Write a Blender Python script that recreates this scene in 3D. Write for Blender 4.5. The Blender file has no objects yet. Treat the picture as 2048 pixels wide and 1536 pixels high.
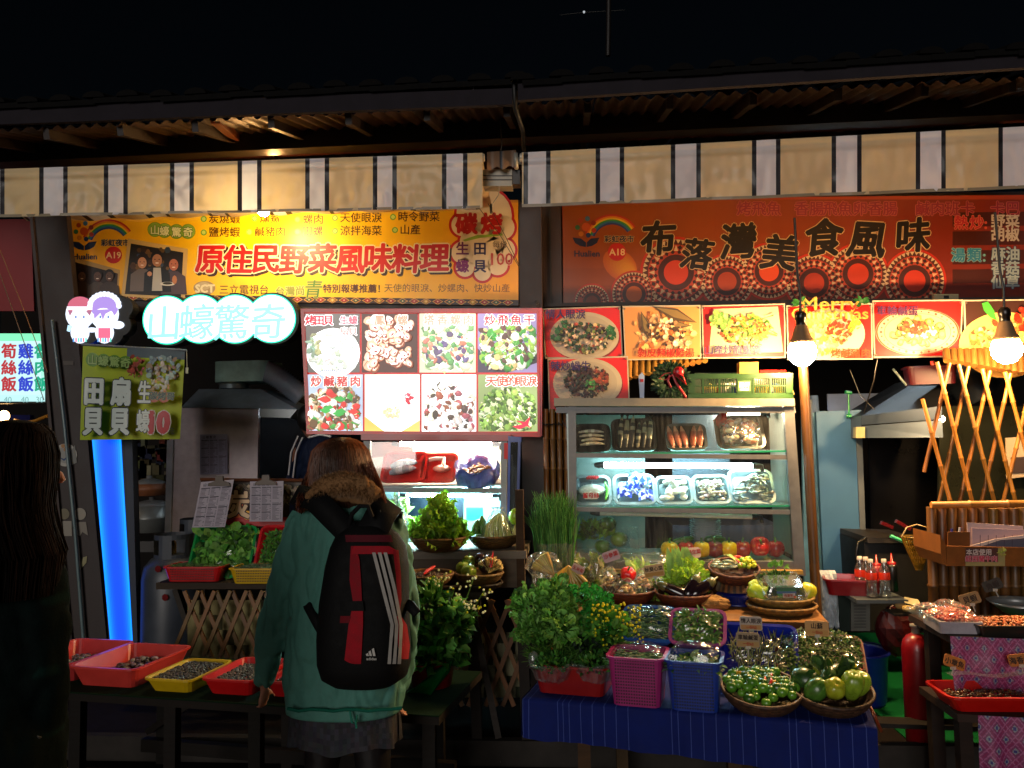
import bpy,math,random
from mathutils import Vector,Matrix,noise
random.seed(11); rch = random.choice
R = math.radians; PI = math.pi
sc = bpy.context.scene; coll = sc.collection
V = Vector
# ------------------------------------------------------------------ camera
F = 1600.0; CAM = V((0,0,1.55))
M4 = Matrix.Rotation(R(4.5),4,'Z') @ Matrix.Rotation(R(94.0),4,'X') @ Matrix.Rotation(R(-1.0),4,'Z')
M3 = M4.to_3x3()
cd = bpy.data.cameras.new('camera'); cam = bpy.data.objects.new('camera',cd); coll.objects.link(cam)
cam.matrix_world = Matrix.Translation(CAM) @ M4
cd.sensor_width = 36; cd.lens = F/2048*36; cd.clip_end = 500; cd.clip_start = .05
sc.camera = cam
# ------------------------------------------------------------------ night sky and the faint light of the street
w = bpy.data.worlds.new('World'); sc.world = w; w.use_nodes = True
nt = w.node_tree; bgn = nt.nodes['Background']
sky = nt.nodes.new('ShaderNodeTexSky'); sky.sky_type = 'NISHITA'; sky.sun_disc = False
sky.sun_elevation = R(15); sky.sun_rotation = R(195)
nt.links.new(sky.outputs[0],bgn.inputs[0]); bgn.inputs[1].default_value = .0004
sd = bpy.data.lights.new('street_fill','SUN'); so = bpy.data.objects.new('street_fill',sd); coll.objects.link(so)
sd.energy = .72; sd.angle = R(26); sd.color = (1,.93,.86)  # sun lamp added as fill, standing in for stall lights behind the camera
so.rotation_euler = V((.20,.96,-.19)).to_track_quat('-Z','Y').to_euler()
sc.view_settings.view_transform = 'Standard'; sc.view_settings.look = 'None'
sc.view_settings.exposure = .5; sc.view_settings.gamma = 1; sc.view_settings.use_curve_mapping = False
sc.cycles.max_bounces = 7; sc.cycles.transparent_max_bounces = 24; sc.cycles.use_denoising = True
sc.cycles.sample_clamp_indirect = 4
# ------------------------------------------------------------------ projection helpers
def ray(px,py): return M3 @ V(((px - 1024)/F,(768 - py)/F,-1))
def P(px,py,Y):
    d = ray(px,py); return CAM+d*(Y/d.y)
def G(px,py,z):
    d = ray(px,py); return CAM+d*((z - CAM.z)/d.z)
def XA(px,z,Y):
    py = 880
    for _ in range(6):
        q = P(px,py,Y); py -= (z - q.z)*F/Y
    return P(px,py,Y).x
BK = M3 @ V((0,0,-1))
def mpp(p): return (p - CAM).dot(BK)/F          # metres per pixel at a point
def C(h,k=1.0):
    o = []
    for i in (0,2,4):
        c = int(h[i:i+2],16)/255
        o.append((c/12.92 if c <= .04045 else ((c+.055)/1.055) ** 2.4)*k)
    return tuple(o)
def rc(c,a=.15):
    k = 1+random.uniform(-a,a)
    return tuple(max(0,x*k*(1+random.uniform(-a,a)*.4)) for x in c)
U = random.uniform
# ------------------------------------------------------------------ materials
MATS = {}
def newmat(name):
    m = bpy.data.materials.new(name); m.use_nodes = True
    return m,m.node_tree.nodes,m.node_tree.links,m.node_tree.nodes['Principled BSDF']
def mat(name,color=None,rough=.6,metal=0,ns=6,na=.3,bump=.15,bs=60,spec=.5,coat=0,sub=0,stretch=(1,1,1),dirt=None,transl=0,rvar=.15,gain=1):
    """procedural surface; color None = the painted colour of the geometry"""
    if name in MATS: return MATS[name]
    m,N,L,b = newmat(name)
    tc = N.new('ShaderNodeTexCoord'); mp = N.new('ShaderNodeMapping'); mp.inputs['Scale'].default_value = stretch
    L.new(tc.outputs['Object'],mp.inputs[0])
    n1 = N.new('ShaderNodeTexNoise'); n1.inputs['Scale'].default_value = ns; n1.inputs['Detail'].default_value = 5; n1.inputs['Roughness'].default_value = .62
    L.new(mp.outputs[0],n1.inputs['Vector'])
    mx = N.new('ShaderNodeMix'); mx.data_type = 'RGBA'; mx.blend_type = 'MULTIPLY'; mx.inputs[0].default_value = 1
    if color is None:
        at = N.new('ShaderNodeAttribute'); at.attribute_name = 'Col'; L.new(at.outputs['Color'],mx.inputs[6])
    else: mx.inputs[6].default_value = (*color,1)
    rp = N.new('ShaderNodeValToRGB'); rp.color_ramp.elements[0].position = .3; rp.color_ramp.elements[1].position = .7
    lo = (1 - na)*gain; rp.color_ramp.elements[0].color = (lo,lo,lo,1) if dirt is None else (*dirt,1); rp.color_ramp.elements[1].color = (gain,gain,gain,1)
    L.new(n1.outputs[0],rp.inputs[0]); L.new(rp.outputs[0],mx.inputs[7]); L.new(mx.outputs[2],b.inputs['Base Color'])
    mr = N.new('ShaderNodeMapRange'); mr.inputs[3].default_value = max(.03,rough - rvar); mr.inputs[4].default_value = min(1,rough+rvar)
    L.new(n1.outputs[0],mr.inputs[0]); L.new(mr.outputs[0],b.inputs['Roughness'])
    b.inputs['Metallic'].default_value = metal; b.inputs['Specular IOR Level'].default_value = spec
    b.inputs['Coat Weight'].default_value = coat; b.inputs['Coat Roughness'].default_value = .08
    if sub: b.inputs['Subsurface Weight'].default_value = sub; b.inputs['Subsurface Radius'].default_value = (.01,.004,.003); b.inputs['Subsurface Scale'].default_value = 1
    if bump:
        n2 = N.new('ShaderNodeTexNoise'); n2.inputs['Scale'].default_value = bs; n2.inputs['Detail'].default_value = 4; L.new(mp.outputs[0],n2.inputs['Vector'])
        bp = N.new('ShaderNodeBump'); bp.inputs['Strength'].default_value = bump; bp.inputs['Distance'].default_value = .004
        L.new(n2.outputs[0],bp.inputs['Height']); L.new(bp.outputs[0],b.inputs['Normal'])
    if transl:
        tr = N.new('ShaderNodeBsdfTranslucent'); L.new(mx.outputs[2],tr.inputs[0]); ms = N.new('ShaderNodeMixShader'); ms.inputs[0].default_value = transl
        L.new(b.outputs[0],ms.inputs[1]); L.new(tr.outputs[0],ms.inputs[2]); L.new(ms.outputs[0],N['Material Output'].inputs[0])
    MATS[name] = m; return m
def emat(name,strength,color=None,uneven=0,us=3):
    if name in MATS: return MATS[name]
    m,N,L,b = newmat(name); b.inputs['Base Color'].default_value = (.02,.02,.02,1); b.inputs['Roughness'].default_value = .3
    if color is None:
        at = N.new('ShaderNodeAttribute'); at.attribute_name = 'Col'; L.new(at.outputs['Color'],b.inputs['Emission Color'])
    else: b.inputs['Emission Color'].default_value = (*color,1)
    b.inputs['Emission Strength'].default_value = strength
    if uneven:
        tc = N.new('ShaderNodeTexCoord'); n1 = N.new('ShaderNodeTexNoise'); n1.inputs['Scale'].default_value = us; n1.inputs['Detail'].default_value = 1
        L.new(tc.outputs['Object'],n1.inputs['Vector']); mr = N.new('ShaderNodeMapRange'); mr.inputs[1].default_value = .35; mr.inputs[2].default_value = .65
        mr.inputs[3].default_value = strength*(1 - uneven); mr.inputs[4].default_value = strength*(1+uneven)
        L.new(n1.outputs[0],mr.inputs[0]); L.new(mr.outputs[0],b.inputs['Emission Strength'])
    MATS[name] = m; return m
def clear(name,tint=(1,1,1),gloss=.1,rough=.06,bump=0,bs=30,dust=0,edge=.6):
    """a thin clear sheet: mostly passes light, reflects more at a slant, a little dust"""
    if name in MATS: return MATS[name]
    m,N,L,b = newmat(name); N.remove(b)
    tr = N.new('ShaderNodeBsdfTransparent'); tr.inputs[0].default_value = (*tint,1)
    gl = N.new('ShaderNodeBsdfGlossy'); gl.inputs['Roughness'].default_value = rough; gl.inputs[0].default_value = (1,1,1,1)
    lw = N.new('ShaderNodeLayerWeight'); lw.inputs[0].default_value = .35
    mr = N.new('ShaderNodeMapRange'); mr.inputs[3].default_value = gloss; mr.inputs[4].default_value = edge; L.new(lw.outputs['Fresnel'],mr.inputs[0])
    ms = N.new('ShaderNodeMixShader'); L.new(mr.outputs[0],ms.inputs[0]); L.new(tr.outputs[0],ms.inputs[1]); L.new(gl.outputs[0],ms.inputs[2])
    last = ms
    tc = N.new('ShaderNodeTexCoord')
    if bump:
        n2 = N.new('ShaderNodeTexNoise'); n2.inputs['Scale'].default_value = bs; n2.inputs['Detail'].default_value = 3; L.new(tc.outputs['Object'],n2.inputs['Vector'])
        bp = N.new('ShaderNodeBump'); bp.inputs['Strength'].default_value = bump; bp.inputs['Distance'].default_value = .01
        L.new(n2.outputs[0],bp.inputs['Height']); L.new(bp.outputs[0],gl.inputs['Normal'])
    if dust:
        df = N.new('ShaderNodeBsdfDiffuse'); df.inputs[0].default_value = (.7,.75,.75,1)
        mp = N.new('ShaderNodeMapping'); mp.inputs['Scale'].default_value = (30,30,3); L.new(tc.outputs['Object'],mp.inputs[0])
        n3 = N.new('ShaderNodeTexNoise'); n3.inputs['Scale'].default_value = 2; n3.inputs['Detail'].default_value = 5; L.new(mp.outputs[0],n3.inputs['Vector'])
        m3 = N.new('ShaderNodeMapRange'); m3.inputs[1].default_value = .4; m3.inputs[2].default_value = .75; m3.inputs[3].default_value = dust*.25; m3.inputs[4].default_value = dust; L.new(n3.outputs[0],m3.inputs[0])
        m2 = N.new('ShaderNodeMixShader'); L.new(m3.outputs[0],m2.inputs[0]); L.new(ms.outputs[0],m2.inputs[1]); L.new(df.outputs[0],m2.inputs[2]); last = m2
    L.new(last.outputs[0],N['Material Output'].inputs[0]); MATS[name] = m; return m
mPrint = mat('printed_vinyl',None,.42,ns=3,na=.12,bump=.05,bs=15,spec=.4)
mPaper = mat('printed_paper',None,.8,ns=5,na=.12,bump=.15,bs=12)
mPlastic = mat('moulded_plastic',None,.34,ns=9,na=.22,bump=.06,bs=40,coat=.2)
mLeaf = mat('fresh_leaf',None,.55,ns=30,na=.3,bump=.3,bs=90,transl=.22,spec=.3,gain=1.7)
mVeg = mat('vegetable_skin',None,.3,ns=30,na=.25,bump=.12,bs=90,coat=.25,gain=1.5)
mFood = mat('raw_food',None,.38,ns=45,na=.3,bump=.3,bs=120,coat=.25,gain=1.3)
mShell = mat('wet_shell',None,.35,ns=60,na=.5,bump=.3,bs=150,coat=.2)
mBasket = mat('woven_cane',None,.6,ns=40,na=.4,bump=.5,bs=140,gain=1.05)
mBamboo = mat('bamboo_cane',None,.45,ns=14,na=.45,bump=.15,bs=50,stretch=(1,1,.25))
mWood = mat('weathered_wood',None,.75,ns=12,na=.5,bump=.5,bs=40,stretch=(.25,1,1),spec=.2)
mSteel = mat('dark_painted_steel',None,.55,ns=8,na=.4,bump=.12,bs=50)
mInox = mat('stainless_steel',None,.36,metal=.4,ns=3,na=.35,bump=.05,bs=30,rvar=.1)
mAlu = mat('aluminium_frame',None,.45,metal=.25,ns=12,na=.3,bump=.05,bs=60)
mCloth = mat('woven_cloth',None,.9,ns=20,na=.2,bump=.35,bs=160,spec=.12)
mSkin = mat('skin',None,.5,ns=30,na=.1,bump=.1,bs=150,sub=.1)
mDark = mat('dark_hair',None,.85,ns=60,na=.6,bump=.5,bs=120,stretch=(1,1,.06),spec=.08)
mHair = mat('hair',None,.45,ns=60,na=.6,bump=.8,bs=120,stretch=(1,1,.06))
mMatte = mat('matte_surface',None,.85,ns=10,na=.35,bump=.2,bs=50,spec=.15)
mGlass = clear('cabinet_glass',(.93,.98,.97),.05,.03,dust=.07)
mWrap = clear('cling_film',(.97,.98,.98),.05,.12,bump=.3,bs=24,edge=.3)
mBag = clear('clear_plastic_bag',(.95,.97,.96),.08,.14,bump=.5,bs=30,dust=.12,edge=.55)
mBottle = clear('clear_bottle_plastic',(.88,.92,.93),.14,.08,bump=.1,dust=.06)
# ------------------------------------------------------------------ object helpers
WL = {}
def tag(o,label=None,cat=None,group=None,kind=None):
    if label: o['label'] = label
    if cat: o['category'] = cat
    if group: o['group'] = group
    if kind: o['kind'] = kind
    return o
def thing(name,label,cat,loc,group=None,rz=0):
    o = bpy.data.objects.new(name,None); coll.objects.link(o); o.empty_display_size = .1
    o.location = loc; o.rotation_euler = (0,0,rz); WL[o.name] = V(loc); return tag(o,label,cat,group)
def kids(o): return [c for c in KID.get(o.name,[])]
KID = {}
def dup(root,loc,label=None,rz=None,group=None,scale=None):
    r = root.copy(); coll.objects.link(r); r.location = loc; WL[r.name] = V(loc); KID[r.name] = []
    if rz is not None: r.rotation_euler = (0,0,rz)
    if scale: r.scale = scale if hasattr(scale,'__len__') else (scale,)*3
    if label: r['label'] = label
    if group: r['group'] = group
    for ch in kids(root):
        c = ch.copy(); coll.objects.link(c); c.parent = r; KID[r.name].append(c); KID[c.name] = []
        for g in kids(ch):
            d = g.copy(); coll.objects.link(d); d.parent = c; KID[c.name].append(d)
    return r
class MB:
    def __init__(s): s.v = []; s.f = []; s.c = []; s.s = []; s.xf = None
    def add(s,vs,fs,col=(.5,.5,.5),sm=False):
        o = len(s.v)
        if s.xf is not None: vs = [s.xf @ V(p) for p in vs]
        s.v.extend(tuple(p) for p in vs); cl = isinstance(col,list)
        for i,f in enumerate(fs):
            s.f.append(tuple(a+o for a in f)); s.c.append(col[i] if cl else col); s.s.append(sm)
        return s
    def box(s,c,size,col,rot=None):
        c = V(c); hx,hy,hz = size[0]/2,size[1]/2,size[2]/2
        vs = [V((x,y,z)) for x in (-hx,hx) for y in (-hy,hy) for z in (-hz,hz)]
        if rot is not None: vs = [rot @ p for p in vs]
        return s.add([p+c for p in vs],[(0,1,3,2),(4,6,7,5),(0,4,5,1),(2,3,7,6),(0,2,6,4),(1,5,7,3)],col)
    def prism(s,poly,off,col,side=None):
        n = len(poly); off = V(off)
        s.add([V(p) for p in poly]+[V(p)+off for p in poly],[tuple(range(n)),tuple(range(2*n - 1,n - 1,-1))]+[(i,(i+1) % n,n+(i+1) % n,n+i) for i in range(n)],[col,col]+[side or col]*n)
        return s
    def bar(s,a,b,wd,th,col,up=(0,0,1)):
        a,b = V(a),V(b); d = (b - a).normalized(); sdv = d.cross(V(up))
        if sdv.length < 1e-4: sdv = d.cross(V((0,1,0)))
        sdv.normalize(); u = sdv.cross(d).normalized()
        q = [sdv*wd/2+u*th/2,-sdv*wd/2+u*th/2,-sdv*wd/2 - u*th/2,sdv*wd/2 - u*th/2]
        return s.prism([a+x for x in q],b - a,col)
    def tube(s,pts,r,col,n=8,cap=True,flat=1.0):
        pts = [V(p) for p in pts]; k = len(pts)
        if not hasattr(r,'__len__'): r = [r]*k
        vs = []; pu = None
        for i,p in enumerate(pts):
            d = (pts[min(i+1,k - 1)] - pts[max(i - 1,0)])
            d = d.normalized() if d.length > 1e-9 else V((0,0,1))
            if pu is None: pu = d.cross(V((0,0,1)) if abs(d.z) < .9 else V((0,1,0))).normalized()
            pu = (pu - d*pu.dot(d)).normalized(); w_ = d.cross(pu)
            for j in range(n):
                a = 2*PI*j/n; vs.append(p+pu*math.cos(a)*r[i]+w_*math.sin(a)*r[i]*flat)
        fs = [(i*n+j,i*n+(j+1) % n,(i+1)*n+(j+1) % n,(i+1)*n+j) for i in range(k - 1) for j in range(n)]
        cl = col if not isinstance(col,list) else [col[i] for i in range(k - 1) for j in range(n)]
        s.add(vs,fs,cl,True)
        if cap:
            c0 = col[0] if isinstance(col,list) else col
            s.add(vs[:n],[tuple(range(n - 1,-1,-1))],c0); s.add(vs[-n:],[tuple(range(n))],c0)
        return s
    def lathe(s,c,prof,n,col,fn=None,sm=True,rot=None,sx=1,sy=1):
        c = V(c); vs = []; k = len(prof)
        for i,(r,z) in enumerate(prof):
            for j in range(n):
                a = 2*PI*j/n; rr,zz = (r,z) if fn is None else fn(r,z,a,i,j)
                p = V((rr*math.cos(a)*sx,rr*math.sin(a)*sy,zz)); vs.append((rot @ p if rot is not None else p)+c)
        fs = [(i*n+j,i*n+(j+1) % n,(i+1)*n+(j+1) % n,(i+1)*n+j) for i in range(k - 1) for j in range(n)]
        if callable(col): cl = [col(i,j) for i in range(k - 1) for j in range(n)]
        elif isinstance(col,list): cl = [col[i] for i in range(k - 1) for j in range(n)]
        else: cl = col
        return s.add(vs,fs,cl,sm)
    def ell(s,c,rad,col,rot=None,nu=10,nv=7,fn=None,sm=True):
        c = V(c); vs = []
        for i in range(nv+1):
            t = PI*i/nv
            for j in range(nu):
                a = 2*PI*j/nu; d = V((math.sin(t)*math.cos(a),math.sin(t)*math.sin(a),math.cos(t)))
                k = fn(d,t,a) if fn else 1
                p = V((d.x*rad[0]*k,d.y*rad[1]*k,d.z*rad[2]*(k if fn and fn.__code__.co_argcount == 3 else 1)))
                vs.append((rot @ p if rot is not None else p)+c)
        return s.add(vs,[(i*nu+j,(i+1)*nu+j,(i+1)*nu+(j+1) % nu,i*nu+(j+1) % nu) for i in range(nv) for j in range(nu)],col,sm)
    def leaf(s,p,d,up,L,W,col,curl=.3,fold=.15):
        p,d,up = V(p),V(d).normalized(),V(up); sd_ = d.cross(up)
        if sd_.length < 1e-4: sd_ = d.cross(V((1,0,.1)))
        sd_.normalize(); n = sd_.cross(d)
        m1 = p+d*L*.35+n*curl*L*.12; m2 = p+d*L*.72+n*curl*L*.05; tp = p+d*L - n*curl*L*.35
        vs = [p,m1+sd_*W/2+n*fold*W,m1,m1 - sd_*W/2+n*fold*W,m2+sd_*W*.42+n*fold*W,m2,m2 - sd_*W*.42+n*fold*W,tp]
        return s.add(vs,[(0,2,1),(0,3,2),(1,2,5,4),(2,3,6,5),(4,5,7),(5,6,7)],col,True)
    def frill(s,p,d,up,L,W,col,col2,k=9):
        p,d,up = V(p),V(d).normalized(),V(up); sd_ = d.cross(up)
        if sd_.length < 1e-4: sd_ = V((1,0,0))
        sd_.normalize(); n = sd_.cross(d); vs = [p - sd_*W*.08,p+sd_*W*.08]; mids = []; rim = []
        for i in range(k):
            a = -1.25+2.5*i/(k - 1); q = p+d*L*(.35+.65*math.cos(a))+sd_*math.sin(a)*W*.55
            mids.append(p.lerp(q,.72)+n*.05*L); rim.append(q+n*L*(.1*(-1) ** i+U(-.05,.05))+d*U(-.04,.06)*L)
        vs += mids+rim; fs = []; cs = []
        for i in range(k - 1):
            fs += [((0 if i < k // 2 else 1),2+i,3+i),(2+i,2+k+i,3+k+i,3+i)]; cs += [col2,col]
        return s.add(vs,fs,cs,False)
    def grid(s,fn,nu,nv,col,sm=True,th=0):
        vs = [fn(i/nu,j/nv) for j in range(nv+1) for i in range(nu+1)]
        cl = [col(i/nu,j/nv) if callable(col) else col for j in range(nv) for i in range(nu)]
        fs = [(j*(nu+1)+i,j*(nu+1)+i+1,(j+1)*(nu+1)+i+1,(j+1)*(nu+1)+i) for j in range(nv) for i in range(nu)]
        return s.add(vs,fs,cl,sm)
    def mesh(s,name,origin):
        me = bpy.data.meshes.new(name); ox,oy,oz = origin
        me.from_pydata([(x - ox,y - oy,z - oz) for x,y,z in s.v],[],s.f)
        at = me.color_attributes.new('Col','FLOAT_COLOR','CORNER'); buf = []
        for f,c in zip(s.f,s.c): buf.extend((c[0],c[1],c[2],1.0)*len(f))
        at.data.foreach_set('color',buf); me.polygons.foreach_set('use_smooth',s.s); me.update(); return me
    def build(s,name,m,parent=None,kind=None,label=None,cat=None,group=None,origin=None):
        if parent is not None: org = WL[parent.name]
        elif origin is not None: org = V(origin)
        else:
            xs = [p[0] for p in s.v]; ys = [p[1] for p in s.v]; zs = [p[2] for p in s.v]
            org = V(((min(xs)+max(xs))/2,(min(ys)+max(ys))/2,min(zs)))
        me = s.mesh(name,org); me.materials.append(m)
        o = bpy.data.objects.new(name,me); coll.objects.link(o)
        if parent is not None: o.parent = parent; KID.setdefault(parent.name,[]).append(o)
        else: o.location = org
        WL[o.name] = org; KID.setdefault(o.name,[]); return tag(o,label,cat,group,kind)
def obj_of(me,name,parent):
    o = bpy.data.objects.new(name,me); coll.objects.link(o); o.parent = parent
    KID.setdefault(parent.name,[]).append(o); WL[o.name] = WL[parent.name]; KID[o.name] = []; return o
def ext(mb,poly,Y,dY,col,side=None):
    return mb.prism([P(x,y,Y) for x,y in poly],(0,dY,0),col,side)
def pb(mb,x0,y0,x1,y1,Y,dY,col): return ext(mb,[(x0,y0),(x1,y0),(x1,y1),(x0,y1)],Y,dY,col)
def XF(loc,rz=0,rx=0,ry=0,s=1): return Matrix.Translation(V(loc)) @ Matrix.Rotation(rz,4,'Z') @ Matrix.Rotation(rx,4,'X') @ Matrix.Rotation(ry,4,'Y') @ Matrix.Scale(s,4)
def rrect(wd,dp,r,n=3):
    o = []
    for cx,cy,a0 in ((wd/2 - r,dp/2 - r,0),(-wd/2+r,dp/2 - r,90),(-wd/2+r,-dp/2+r,180),(wd/2 - r,-dp/2+r,270)):
        for i in range(n+1):
            a = R(a0+90*i/n); o.append((cx+r*math.cos(a),cy+r*math.sin(a)))
    return o
def tray(mb,wd,dp,h,col,taper=.86,rim=.012,th=.004,r=.03,rimcol=None,n=3):
    """open tray standing on z=0 of the current transform"""
    rings = []
    for k,z,g in ((taper,0,0),(1,h - .008,0),(1,h - .008,rim),(1,h,rim),(1,h,-th),(taper,.004,-th)):
        rings.append([(x,y,z) for x,y in rrect(wd*k+2*g,dp*k+2*g,max(.004,r+g),n)])
    m_ = len(rings[0]); vs = [p for q in rings for p in q]
    fs = [(i*m_+j,i*m_+(j+1) % m_,(i+1)*m_+(j+1) % m_,(i+1)*m_+j) for i in range(5) for j in range(m_)]
    cs = [rimcol if (rimcol and i in (1,2,3)) else col for i in range(5) for j in range(m_)]
    fs += [tuple(range(m_ - 1,-1,-1)),tuple(5*m_+j for j in range(m_))]; cs += [col,col]
    mb.add(vs,fs,cs)
GL = {}
def glyphs(t):
    if t in GL: return GL[t]
    c = bpy.data.curves.new('glyphs','FONT'); c.body = t; c.resolution_u = 2; c.align_x = 'CENTER'
    o = bpy.data.objects.new('glyphs',c); coll.objects.link(o)
    me = bpy.data.meshes.new_from_object(o.evaluated_get(bpy.context.evaluated_depsgraph_get()))
    vs = [(v.co.x,v.co.y) for v in me.vertices]; fs = [tuple(p.vertices) for p in me.polygons]
    bpy.data.objects.remove(o); bpy.data.curves.remove(c); bpy.data.meshes.remove(me)
    if vs:
        y0 = -.12 if any(ord(q) > 0x2fff for q in t) else 0
        xs = [p[0] for p in vs]; cx = (min(xs)+max(xs))/2; vs = [(x - cx,y - (.38 if y0 else .35)) for x,y in vs]
    GL[t] = (vs,fs); return GL[t]
class Print:
    """flat artwork in thin layers of ink on a plane; coordinates are places on that plane"""
    def __init__(s,fn,eps=.00008,base=1): s.fn = fn; s.mb = MB(); s.e = eps; s.l = base; s.ymax = 1e9
    def pt(s,x,y,l): return s.fn(x,min(y,s.ymax),l*s.e)
    def poly(s,pts,col,l=None):
        if l is None: l = s.l; s.l += 1
        s.mb.add([s.pt(x,y,l) for x,y in pts],[tuple(range(len(pts)))],col)
    def rect(s,x0,y0,x1,y1,col,l=None): s.poly([(x0,y0),(x1,y0),(x1,y1),(x0,y1)],col,l)
    def disc(s,x,y,r,col,l=None,n=20,ry=None,a0=0,a1=360,rot=0):
        ry = ry or r; q = []
        for i in range(n if a1 - a0 == 360 else n+1):
            a = R(a0+(a1 - a0)*i/n); u,v = r*math.cos(a),ry*math.sin(a); q.append((x+u*math.cos(rot) - v*math.sin(rot),y+u*math.sin(rot)+v*math.cos(rot)))
        s.poly(q,col,l)
    def ring(s,x,y,r0,r1,col,a0=0,a1=360,l=None,n=28):
        if l is None: l = s.l; s.l += 1
        q = []
        for i in range(n+1):
            a = R(a0+(a1 - a0)*i/n); q += [s.pt(x+r0*math.cos(a),y+r0*math.sin(a),l),s.pt(x+r1*math.cos(a),y+r1*math.sin(a),l)]
        s.mb.add(q,[(2*i,2*i+2,2*i+3,2*i+1) for i in range(n)],col)
    def text(s,t,x,y,size,col,bold=0,out=None,outw=.07,rot=0,l=None,sx=1,shear=0,spread=None,shadow=None):
        l = s.l if l is None else l
        if spread:      # one character after another, evenly spaced
            n = len(t)
            for i,ch in enumerate(t):
                if ch.strip(): s.text(ch,x+spread*(i - (n - 1)/2)*math.cos(rot),y+spread*(i - (n - 1)/2)*math.sin(rot),size,col,bold,out,outw,rot,l,sx,shear,None,shadow)
            return
        vs,fs = glyphs(t); ca,sa = math.cos(rot),math.sin(rot)
        def put(dx,dy,c,ll):
            q = []
            for u,v in vs:
                a = (u*sx+shear*v+dx)*size; b = -(v+dy)*size; q.append(s.pt(x+a*ca - b*sa,y+a*sa+b*ca,ll))
            s.mb.add(q,fs,c)
        k = l
        if shadow:
            for i in range(10): a = 2*PI*i/10; put(.07+(outw+bold)*math.cos(a),-.07+(outw+bold)*math.sin(a),shadow,k); k += 1
        if out:
            m_ = 12 if outw > .05 else 8
            for i in range(m_): a = 2*PI*i/m_; put((outw+bold)*math.cos(a),(outw+bold)*math.sin(a),out,k); k += 1
        if bold:
            for i in range(6): a = 2*PI*i/6; put(bold*math.cos(a),bold*math.sin(a),col,k); k += 1
        put(0,0,col,k)
    def build(s,name,m,parent): return s.mb.build(name,m,parent)
def plane_at(Y): return lambda x,y,e: P(x,y,Y) - V((0,e,0))
def chunk(pr,x,y,r,col,n=6,el=1.0,rot=0,l=None):
    pr.poly([(x+(r*U(.75,1.15))*math.cos(2*PI*i/n)*math.cos(rot) - (r*el*U(.75,1.15))*math.sin(2*PI*i/n)*math.sin(rot),
              y+(r*U(.75,1.15))*math.cos(2*PI*i/n)*math.sin(rot)+(r*el*U(.75,1.15))*math.sin(2*PI*i/n)*math.cos(rot)) for i in range(n)],col,l)
def dish(pr,x,y,rx,ry,cols,n,size,elong=.3,clip=None):
    """printed food: a heap of pieces of the given colours, with a dark side and a lit side each"""
    for i in range(int(n*1.7)):
        a = U(0,2*PI); q = math.sqrt(U(0,1)); cx,cy = x+rx*q*math.cos(a),y+ry*q*math.sin(a)
        if clip:
            cx = min(max(cx,clip[0]+size),clip[2] - size); cy = min(max(cy,clip[1]+size),clip[3] - size)
        c = rc(rch(cols),.3); r = size*U(.35,1.0); ro = U(0,PI); e = U(elong*.8,1)
        chunk(pr,cx+r*.08,cy+r*.16,r,tuple(v*.6 for v in c),6,e,ro); chunk(pr,cx,cy,r*.92,c,7,e,ro)
        if i % 2: chunk(pr,cx - r*.2,cy - r*.25,r*.4,tuple(min(1,v*1.4+.02) for v in c),5,e,ro)
# ================================================================== THE SETTING
DK = C('1c1210')
mb = MB(); mb.box((0,20,-.14),(160,120,.2),C('1b1613')); mb.build('ground',mMatte,kind='structure')
pv = tag(bpy.data.objects.new('pavement',None),kind='structure'); coll.objects.link(pv); pv.location = (0,3,0); WL['pavement'] = V((0,3,0))
for j in range(7):                       # wide deck boards with dark knot holes
    for i in range(3):
        b = MB(); x0 = -4.6+i*3.1+(j % 2)*.9; y0 = .9+j*.42
        b.box((x0+1.54,y0+.2,-.018),(3.08,.408,.036),rc(C('5e4836'),.25)); b.build('plank',mWood,pv)
hb = MB()
for x,y in ((238,1466),(190,1477),(446,1483),(550,1489),(895,1506),(990,1515),(700,1520)):
    p = G(x,y,.001); hb.lathe(p,[(.0,.0015),(.03,.0015),(.034,.0)],14,C('050403'))
tag(hb.build('knot',mMatte,pv),kind='stuff')
# raised stall floor with its kerb, green carpet on the right
yk = 4.0
mb = MB(); mb.box((0,yk+2.5,.03),(14,5.0,.10),C('1a1412')); mb.build('stall_floor',mMatte,kind='structure')
mb = MB(); mb.box((-1.9,yk - .03,.045),(5.6,.05,.12),C('34302d')); mb.box((3.2,yk - .03,.045),(4.5,.05,.12),C('34302d')); mb.build('kerb',mMatte,kind='structure')
gp = [G(1610,1270,.085),G(1830,1270,.085),G(1815,1442,.085),G(1755,1450,.085),G(1640,1330,.085)]
mb = MB(); mb.prism([V((1.55,4.02,.0815)),V((2.75,4.02,.0815)),V((2.85,6.2,.0815)),V((1.5,6.2,.0815))],(0,0,.006),C('06602f')); mb.build('carpet',mCloth,kind='structure')
# back walls of the two stalls and side partition
bw = MB(); bw.box((0,8.6,1.7),(13,.1,3.4),C('15110f')); bw.build('back_wall',mMatte,kind='structure')
bw = MB(); bw.box((.12,6.9,1.6),(.08,3.2,3.0),C('2a1c16')); bw.build('partition_wall',mMatte,kind='structure')
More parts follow.
